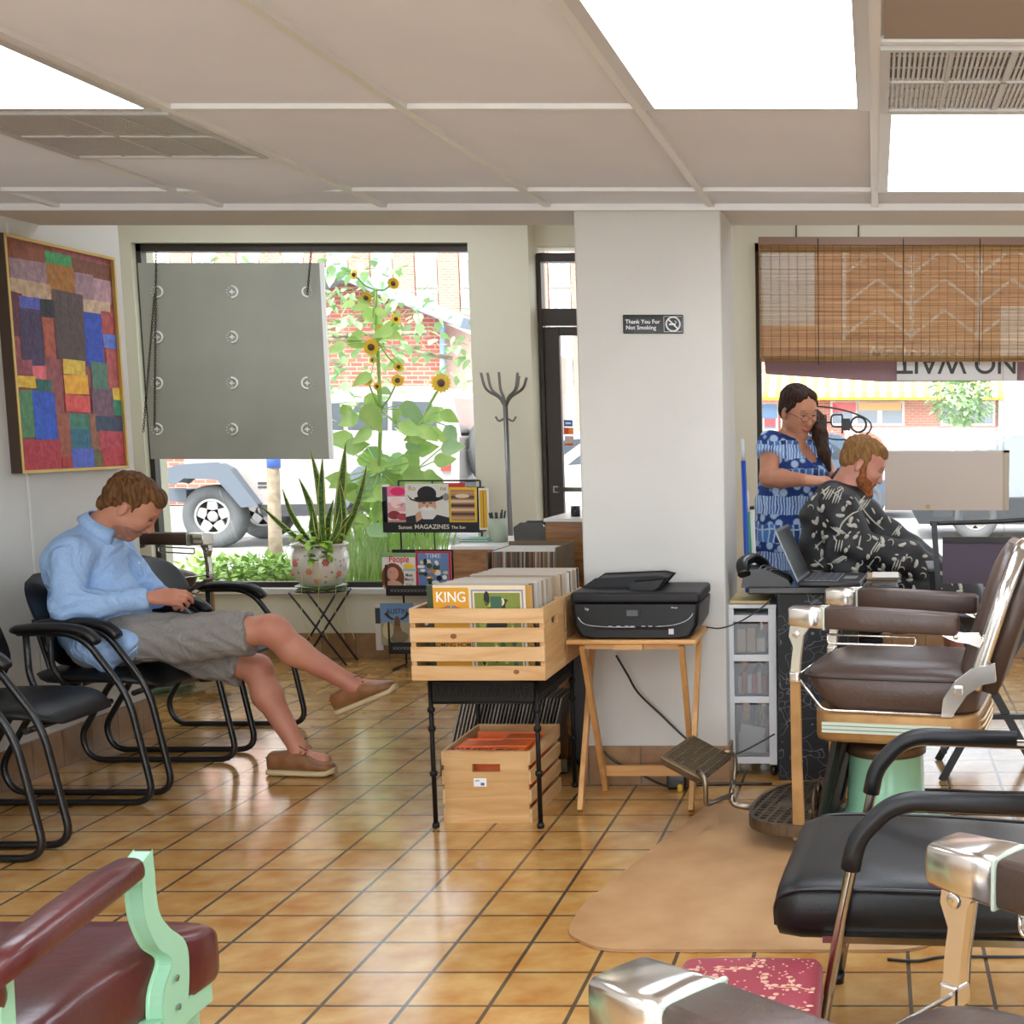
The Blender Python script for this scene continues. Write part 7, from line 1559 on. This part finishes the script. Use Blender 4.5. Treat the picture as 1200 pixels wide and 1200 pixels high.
# sunflowers
def sunflower(label, base, pts_px, heads, leaves, Y_, seed, rst):
    r_ = random.Random(seed); b = P(base[0], base[1], Y_); O = Vector((b.x, Y_, .12)); t = thing('sunflower', label, 'sunflower', tuple(O))
    path = [Vector((0, 0, 0))] + [P(x, y, Y_) - O for x, y in pts_px]; obj('stem', MB().tube(cr(path, 6), rst, 8), stg, t)
    for (px, py, r0, face) in heads:
        c = P(px, py, Y_ - .05) - O; m = MB(); fz_ = Vector(face).normalized(); sx_ = fz_.cross(Vector((0, 0, 1))).normalized(); uz = sx_.cross(fz_)
        for k in range(16):
            a_ = k * math.pi / 8; d = sx_ * math.cos(a_) + uz * math.sin(a_); leafy(m, c + d * r0 * .25, r0 * .46, d + fz_ * .25, up=fz_)
        h = obj('flower_head', m, petal, t); obj('seed_disc', MB().ball(c + fz_ * .004, r0 * .27, 6), seedm, h)
        k_ = min(range(len(path)), key=lambda i: (path[i] - c).length); obj('flower_stalk', MB().tube([path[k_], (path[k_] + c) / 2 + Vector((0, 0, -.02)), c], .006, 6), stg, t)
    for (px, py, ln, ang) in leaves:
        c = P(px, py, Y_ + r_.uniform(-.12, .12)) - O; a_ = R(ang); d = Vector((math.cos(a_), r_.uniform(-.5, .3), math.sin(a_))); m = MB(); leafy(m, c, ln, d, up=Vector((r_.uniform(-.3, .3), -1, r_.uniform(.2, .9))).normalized())
        k_ = min(range(len(path)), key=lambda i: (path[i] - c).length); m.tube([path[k_], c], .004, 5); obj('leaf', m, r_.choice([lf1, lf2, lf2, lf3]), t)
lv = []; r_ = random.Random(12)
for k in range(44): y = r_.uniform(470, 620); lv.append((443 + r_.uniform(-42, 40), y, r_.uniform(.12, .24), r_.choice([-30, -150, 200, -20, -60, -120, 170, 10])))
for k in range(18): y = r_.uniform(330, 470); lv.append((440 + r_.uniform(-38, 30), y, r_.uniform(.08, .16), r_.choice([-30, -150, 200, -20])))
sunflower('tall sunflower plant with many small yellow heads outside the left window', (441, 690), [(442, 620), (444, 550), (446, 480), (442, 400), (440, 340)], [(435, 407, .085, (-.1, -1, .1)), (446, 387, .06, (-.4, -1, -.2)), (429, 349, .06, (0, -1, -.2)), (461, 332, .06, (0, -1, -.2)), (437, 422, .04, (0, -1, .3)), (431, 446, .06, (-.2, -1, .3)), (466, 446, .065, (.2, -1, .3)), (442, 453, .04, (0, -1, 0)), (467, 430, .05, (.5, -1, 0)), (415, 322, .05, (-.5, -1, .2)), (464, 374, .05, (.5, -1, .4))], lv, 9.15, 5, .013)
lv = []
for k in range(26): u = r_.random(); lv.append((480 + u * 25 + r_.uniform(-22, 22), 600 - u * 120, r_.uniform(.09, .18), r_.choice([-30, -150, 200, -20, -60, 10])))
sunflower('shorter leaning sunflower with one yellow head near the window edge', (478, 690), [(482, 620), (488, 550), (497, 490), (516, 452)], [(517, 449, .10, (.1, -1, .2))], lv, 9.25, 6, .009)
# bricks and buildings
bk1 = brick('red_brick', '#a8584a', '#b86a58', '#c4a090', .24, .085, .010, plane='XZ', bumpy=.3); bk2 = brick('pale_brick', '#c07c6c', '#c88a78', '#d0ae9e', .24, .085, .010, plane='XZ', bumpy=.3)
whb = mat('white_render', '#e6e4e0', .8); blg = mat('blue_grey_trim', '#8ca0b8', .5); glb = mat('window_blue', '#8a98a8', .2, spec=.8); pnk = mat('pink_wall', '#d8b4a4', .8)
Yb = 27.0
def bpoly(m, pxs, Y0, d, i): pts = [P(x, y, Y0) for x, y in pxs]; m.prism([(p.x, p.z) for p in pts], Y0, Y0 + d, 'Y', i)
gb = P(400, 640, Yb); t = thing('brick_building', 'low gabled brick building with blue grey eaves behind the parked car', 'building', (gb.x, Yb, GZ))
m = MB(); ps = [(P(x, y, Yb).x, max(GZ, P(x, y, Yb).z)) for x, y in ((170, 660), (517, 660), (517, 372), (400, 325), (170, 420))]; m.prism(ps, Yb, Yb + 8, 'Y', 0); obj('brick_wall', m, bk1, t, world=True)
m = MB(); ps = [(P(x, y, Yb).x, max(GZ, P(x, y, Yb).z)) for x, y in ((518, 660), (556, 660), (556, 395), (518, 378))]; m.prism(ps, Yb + .2, Yb + 8, 'Y', 0); obj('side_wall', m, pnk, t, world=True)
m = MB()
for (a0, a1) in (((396, 318), (549, 380)), ((404, 318), (165, 425))): p, q = P(*a0, Yb - .3), P(*a1, Yb - .3); m.bar(p, q, .8, .22, up=(0, 0, 1)); 
m.bar(P(519, 380, Yb - .1), P(519, 470, Yb - .1), .1, .12, up=(0, 1, 0)); obj('eaves', m, blg, t, world=True, bevel=.02)
def block(name, label, x0, x1, ztop, Y_, depth, wallm, pilm, wins, trim=()):
    t = thing(name, label, 'building', ((x0 + x1) / 2, Y_, GZ)); obj('wall', MB().box(x0, x1, Y_, Y_ + depth, GZ, ztop), wallm, t, world=True)
    for (a, b, c, d) in pilm: obj('brick_pier', MB().box(a, b, Y_ - .15, Y_ - .001, c, d), bk2, t, world=True)
    for (a, b, c, d) in wins:
        f = obj('window', MB().box(a - .12, b + .12, Y_ - .14, Y_ - .05, c - .12, d + .12), whb, t, world=True); obj('pane', MB().box(a, b, Y_ - .18, Y_ - .141, c, d).box((a + b) / 2 - .04, (a + b) / 2 + .04, Y_ - .2, Y_ - .181, c, d, 1), [glb, whb], f, world=True)
    return t
Yt = 46.0
def X_(px): return P(px, 300, Yt).x
def Z_(py): return P(500, py, Yt).z
pil = []; wn = []
for k in range(12):
    px = 150 + k * 52; pil.append((X_(px), X_(px + 24), GZ, 14))
    for py in (250, 305, 345, 420): wn.append((X_(px + 30), X_(px + 46), Z_(py + 28), Z_(py)))
block('apartment_block', 'tall pale apartment block with brick piers and white windows in the distance', X_(130), X_(770), 14, Yt, 12, whb, pil, wn)
m = None
# ---------------------------------------------------------------- parked cars
rub = mat('tyre_rubber', '#5a5c5e', .8, bump=(40, .4)); rimw = mat('alloy_rim', '#b4b2b0', .3, metal=.3); dkw = mat('car_glass', '#3c4650', .12, spec=.8); slv = mat('silver_paint', '#a39c98', .3, coat=.5); fen = mat('fender_blue_grey', '#5a626e', .55); dpl = mat('dark_plastic', '#34363a', .6); redl = mat('red_lamp', '#d03030', .3)
def wheel(parent, c, r_, w_, ax='Y'):
    o = obj('wheel', MB().lathe([(r_ * .58, -w_ / 2), (r_ * .9, -w_ / 2), (r_, -w_ * .3), (r_, w_ * .3), (r_ * .9, w_ / 2), (r_ * .58, w_ / 2), (r_ * .58, -w_ / 2)], c, 36, ax=ax), rub, parent, world=True)
    m = MB(); cv = Vector(c)
    if ax == 'Y':
        m.lathe([(r_ * .5, -w_ * .45), (r_ * .6, -w_ * .47), (r_ * .6, w_ * .4), (r_ * .5, -w_ * .3)], c, 32, ax='Y')
        for k in range(5):
            a = k * 2 * math.pi / 5 + .3; d = Vector((math.cos(a), 0, math.sin(a))); s_ = Vector((-d.z, 0, d.x)); y = Vector((0, -w_ * .38, 0))
            m.hexa([cv + y + s_ * .08, cv + y - s_ * .08, cv + y + d * r_ * .55 - s_ * .055, cv + y + d * r_ * .55 + s_ * .055], [cv + y + s_ * .08 + Vector((0, .05, 0)), cv + y - s_ * .08 + Vector((0, .05, 0)), cv + y + d * r_ * .55 - s_ * .055 + Vector((0, .05, 0)), cv + y + d * r_ * .55 + s_ * .055 + Vector((0, .05, 0))])
        m.lathe([(.001, -w_ * .44), (r_ * .16, -w_ * .42), (r_ * .2, -w_ * .3), (.001, -w_ * .3)], c, 20, ax='Y')
        obj('rim', m, rimw, o, world=True); obj('hub_back', MB().lathe([(.001, -w_ * .1), (r_ * .58, -w_ * .1), (r_ * .58, 0), (.001, 0)], c, 24, ax='Y'), dpl, o, world=True)
    return o
YJ = 17.4; J = lambda px, py: P(px, py, YJ)
w0 = J(248, 600); jc = thing('off_road_car', 'silver boxy off-road car with blue grey fenders and rear spare wheel parked outside', 'car', (J(370, 600).x, YJ, GZ - .02))
def jpoly(name, pts, y0, y1, m_, **k): return obj(name, MB().prism([(J(x, y).x, J(x, y).z) for x, y in pts], YJ + y0, YJ + y1, 'Y'), m_, jc, world=True, **k)
jpoly('body', [(214, 556), (218, 512), (300, 506), (520, 508), (534, 512), (534, 572), (490, 590), (300, 592), (262, 560)], .06, 1.66, slv, bevel=.03)
jpoly('hardtop', [(330, 508), (352, 466), (372, 459), (500, 456), (522, 461), (532, 508)], .12, 1.6, slv, bevel=.05)
jpoly('side_window', [(404, 506), (404, 472), (450, 470), (450, 506)], .105, .125, dkw); jpoly('side_window', [(456, 506), (456, 470), (502, 471), (510, 506)], .105, .125, dkw); jpoly('side_window', [(345, 506), (360, 473), (398, 472), (398, 506)], .105, .125, dkw)
jpoly('front_fender', [(196, 562), (202, 552), (214, 546), (262, 543), (274, 549), (306, 591), (290, 592), (262, 560), (222, 558), (212, 566)], -.16, .2, fen, bevel=.02)
jpoly('rear_fender', [(398, 592), (412, 560), (426, 548), (470, 546), (482, 552), (498, 584), (486, 584), (468, 562), (428, 562), (412, 592)], -.16, .2, fen, bevel=.02)
jpoly('rocker', [(300, 592), (412, 590), (408, 604), (306, 606)], .05, 1.6, dpl); jpoly('bumper', [(192, 574), (212, 574), (212, 588), (192, 586)], .1, 1.6, fen, bevel=.02); jpoly('rear_bumper', [(530, 566), (546, 566), (546, 580), (530, 580)], .1, 1.6, dpl)
jpoly('tail_lamp', [(516, 534), (526, 534), (526, 552), (516, 552)], .02, .1, redl); jpoly('mirror', [(340, 498), (354, 496), (354, 512), (342, 512)], -.15, .02, dpl, bevel=.01); jpoly('door_badge', [(300, 565), (318, 565), (318, 568), (300, 568)], .05, .062, dpl); jpoly('door_badge', [(300, 570), (322, 570), (322, 572), (300, 572)], .05, .062, dpl)
R_ = .405
for px in (248, 446): q = J(px, 600); wheel(jc, (q.x, YJ + .12, GZ - .02 + R_), R_, .26); wheel(jc, (q.x, YJ + 1.55, GZ - .02 + R_), R_, .26)
q = J(548, 530); o = obj('spare_wheel', MB().lathe([(.001, -.12), (.33, -.12), (.39, -.07), (.39, .07), (.33, .12), (.001, .12)], (q.x, YJ + .75, q.z), 36, ax='X'), rub, jc, world=True)
obj('spare_mount', MB().box(J(530, 530).x, q.x - .11, YJ + .65, YJ + .85, q.z - .1, q.z + .1), dpl, jc, world=True)
def car(label, cx, Y_, L_, paint, H_=1.42, flip=1):
    t = thing('parked_car', label, 'car', (cx, Y_, GZ - .02)); z0 = 0; h = L_ / 2
    lower = [(-h, .35), (-h * .98, .68), (-h * .62, .88), (-h * .1, .95), (h * .62, .95), (h * .97, .86), (h, .45), (h * .96, .28), (-h * .97, .26)]
    obj('body', MB().prism([(x * flip, z) for x, z in lower], -.88, .88, 'Y'), paint, t, bevel=.06, seg=3)
    cab = [(-h * .36, .93), (-h * .08, 1.36), (h * .12, H_), (h * .38, 1.38), (h * .72, .93)]
    obj('cabin', MB().prism([(x * flip, z) for x, z in cab], -.72, .72, 'Y'), paint, t, bevel=.05, seg=3)
    obj('side_window', MB().prism([(x * flip, z) for x, z in [(-h * .27, .95), (-h * .06, 1.30), (h * .11, 1.35), (h * .33, 1.31), (h * .56, .96)]], -.735, -.715, 'Y'), dkw, t)
    obj('tail_lamp', MB().box(min(flip * h * .9, flip * h * 1.003), max(flip * h * .9, flip * h * 1.003), -.88, -.6, .66, .82), redl, t); obj('head_lamp', MB().box(min(-flip * h * .86, -flip * h * .99), max(-flip * h * .86, -flip * h * .99), -.86, -.6, .58, .7), rimw, t)
    for s in (-1, 1):
        for y in (-.78, .78): wheel(t, (cx + s * h * .62, Y_ + y, GZ - .02 + .32), .32, .2)
    return t
wp = mat('white_paint', '#e4e4e6', .25, coat=.5); bp_ = mat('black_paint', '#2c2f34', .25, coat=.5); sv2 = mat('grey_silver_paint', '#b8bec6', .25, coat=.5)
car('dark blue car outside behind the OPEN sign and the barber', P(925, 530, 24).x, 24, 4.4, mat('blue_grey_paint', '#4c5a6c', .3, coat=.5))
car('silver car parked at far right outside the right window', P(1200, 520, 27).x, 27, 4.6, sv2, flip=-1)
car('black car at the right edge outside the right window', P(1250, 540, 19.5).x, 19.5, 4.4, bp_, flip=-1)
car('white car seen through the door glass, nearer one', P(718, 560, 21).x, 21, 4.3, wp)
car('light car seen through the door glass, farther one', P(672, 520, 25).x, 25, 4.4, sv2)
# ---------------------------------------------------------------- restaurant across the street
YR = 44.0
def RX(px): return P(px, 480, YR).x
def RZ(py): return P(1000, py, YR).z
rt = thing('restaurant', 'brick restaurant across the street with a yellow and white striped awning', 'building', (RX(1000), YR, GZ - .02))
obj('brick_wall', MB().box(RX(955), RX(1169), YR, YR + 10, GZ, RZ(352)), bk2, rt, world=True)
obj('white_wing', MB().box(RX(1169.5), RX(1420), YR - .4, YR + 10, GZ, RZ(360)), whb, rt, world=True); obj('left_wing', MB().box(RX(840), RX(954.5), YR + .5, YR + 10, GZ, RZ(380)), bk2, rt, world=True)
aw = MB(); n_ = 44; x0, x1 = RX(862), RX(1172)
for k in range(n_):
    a = x0 + (x1 - x0) * k / n_; b = x0 + (x1 - x0) * (k + 1) / n_; aw.add([(a, YR - .05, RZ(437)), (b, YR - .05, RZ(437)), (b, YR - 1.1, RZ(460)), (a, YR - 1.1, RZ(460)), (a, YR - 1.1, RZ(467)), (b, YR - 1.1, RZ(467))], [(0, 1, 2, 3), (3, 2, 5, 4)], k % 2)
aw.box(x0, x1, YR - 1.12, YR - 1.1, RZ(469.5), RZ(466.5), 2)
obj('striped_awning', aw, [mat('awning_white', '#f0ead8', .7), mat('awning_yellow', '#f0cc60', .7), mat('awning_gold', '#e0a818', .6)], rt, world=True)
obj('fascia', MB().box(RX(955), RX(1172), YR - .12, YR - .001, RZ(436), RZ(402)), mat('fascia_mauve', '#b09088', .7), rt, world=True)
st_ = MB()
for k in range(3):
    for j in range(3):
        xa, xb = RX(990 + j * 78), RX(1066 + j * 78); za, zb = RZ(292 + k * 36), RZ(322 + k * 36); xm = (xa + xb) / 2; st_.bar((xm, YR - .2, za), (xb, YR - .2, zb), .08, .08, up=(0, 1, 0)); st_.bar((xm, YR - .2, za), (xa, YR - .2, zb), .08, .08, up=(0, 1, 0))
for j in range(4): st_.bar((RX(990 + j * 78), YR - .2, RZ(400)), (RX(990 + j * 78), YR - .2, RZ(285)), .12, .12, up=(0, 1, 0))
obj('roof_lattice', st_, whb, rt, world=True); obj('upper_wall', MB().box(RX(955), RX(1420), YR + .3, YR + 10, RZ(360), RZ(270)), bk2, rt, world=True)
tx = MB(); tx.text("McDonald's", .62, ((RX(1072), YR - .16, RZ(414)), (1, 0, 0), (0, 0, 1)), ext=.03); obj('lettering', tx, whb, rt, world=True)
for (a, b, c, d, n2) in ((973, 1060, 470, 499, 3), (1102, 1166, 470, 499, 2), (893, 912, 472, 505, 1), (915, 938, 470, 510, 1)):
    f = obj('window', MB().box(RX(a), RX(b), YR - .1, YR - .01, RZ(d), RZ(c)), whb, rt, world=True); m = MB(); w_ = (RX(b) - RX(a)) / n2
    for k in range(n2): m.box(RX(a) + k * w_ + .08, RX(a) + (k + 1) * w_ - .08, YR - .13, YR - .101, RZ(d) + .08, RZ(c) - .08)
    obj('pane', m, glb, f, world=True)
f = MB(); f.box(RX(976), RX(1003), YR - .16, YR - .135, RZ(483), RZ(472), 0); f.box(RX(1006), RX(1056), YR - .16, YR - .135, RZ(481), RZ(472), 1); f.box(RX(894), RX(911), YR - .16, YR - .135, RZ(490), RZ(474), 2); f.box(RX(896), RX(909), YR - .165, YR - .161, RZ(500), RZ(491), 0)
obj('window_posters', f, [mat('poster_red', '#d86068', .6), mat('poster_orange', '#f0b878', .6), mat('poster_blue', '#78a0d0', .6)], rt, world=True)
tr_ = bush('street_tree', 'small round green street tree in front of the restaurant windows', 'tree', (RX(1128) * 36 / 44, 36, P(1128, 498, 36).z), (.95, .8, .75), 900, .2, lf3, 8, None, False)
obj('trunk', MB().tube([(0, 0, -tr_.location.z + GZ - .02), (0, 0, .6)], .06, 8), bpy.data.materials['bark_pale'], tr_)
m = MB(); m.box(-2.2, 24, 31, 31.3, GZ - .02, 1.0); struct('wall_low_street', m, conc)
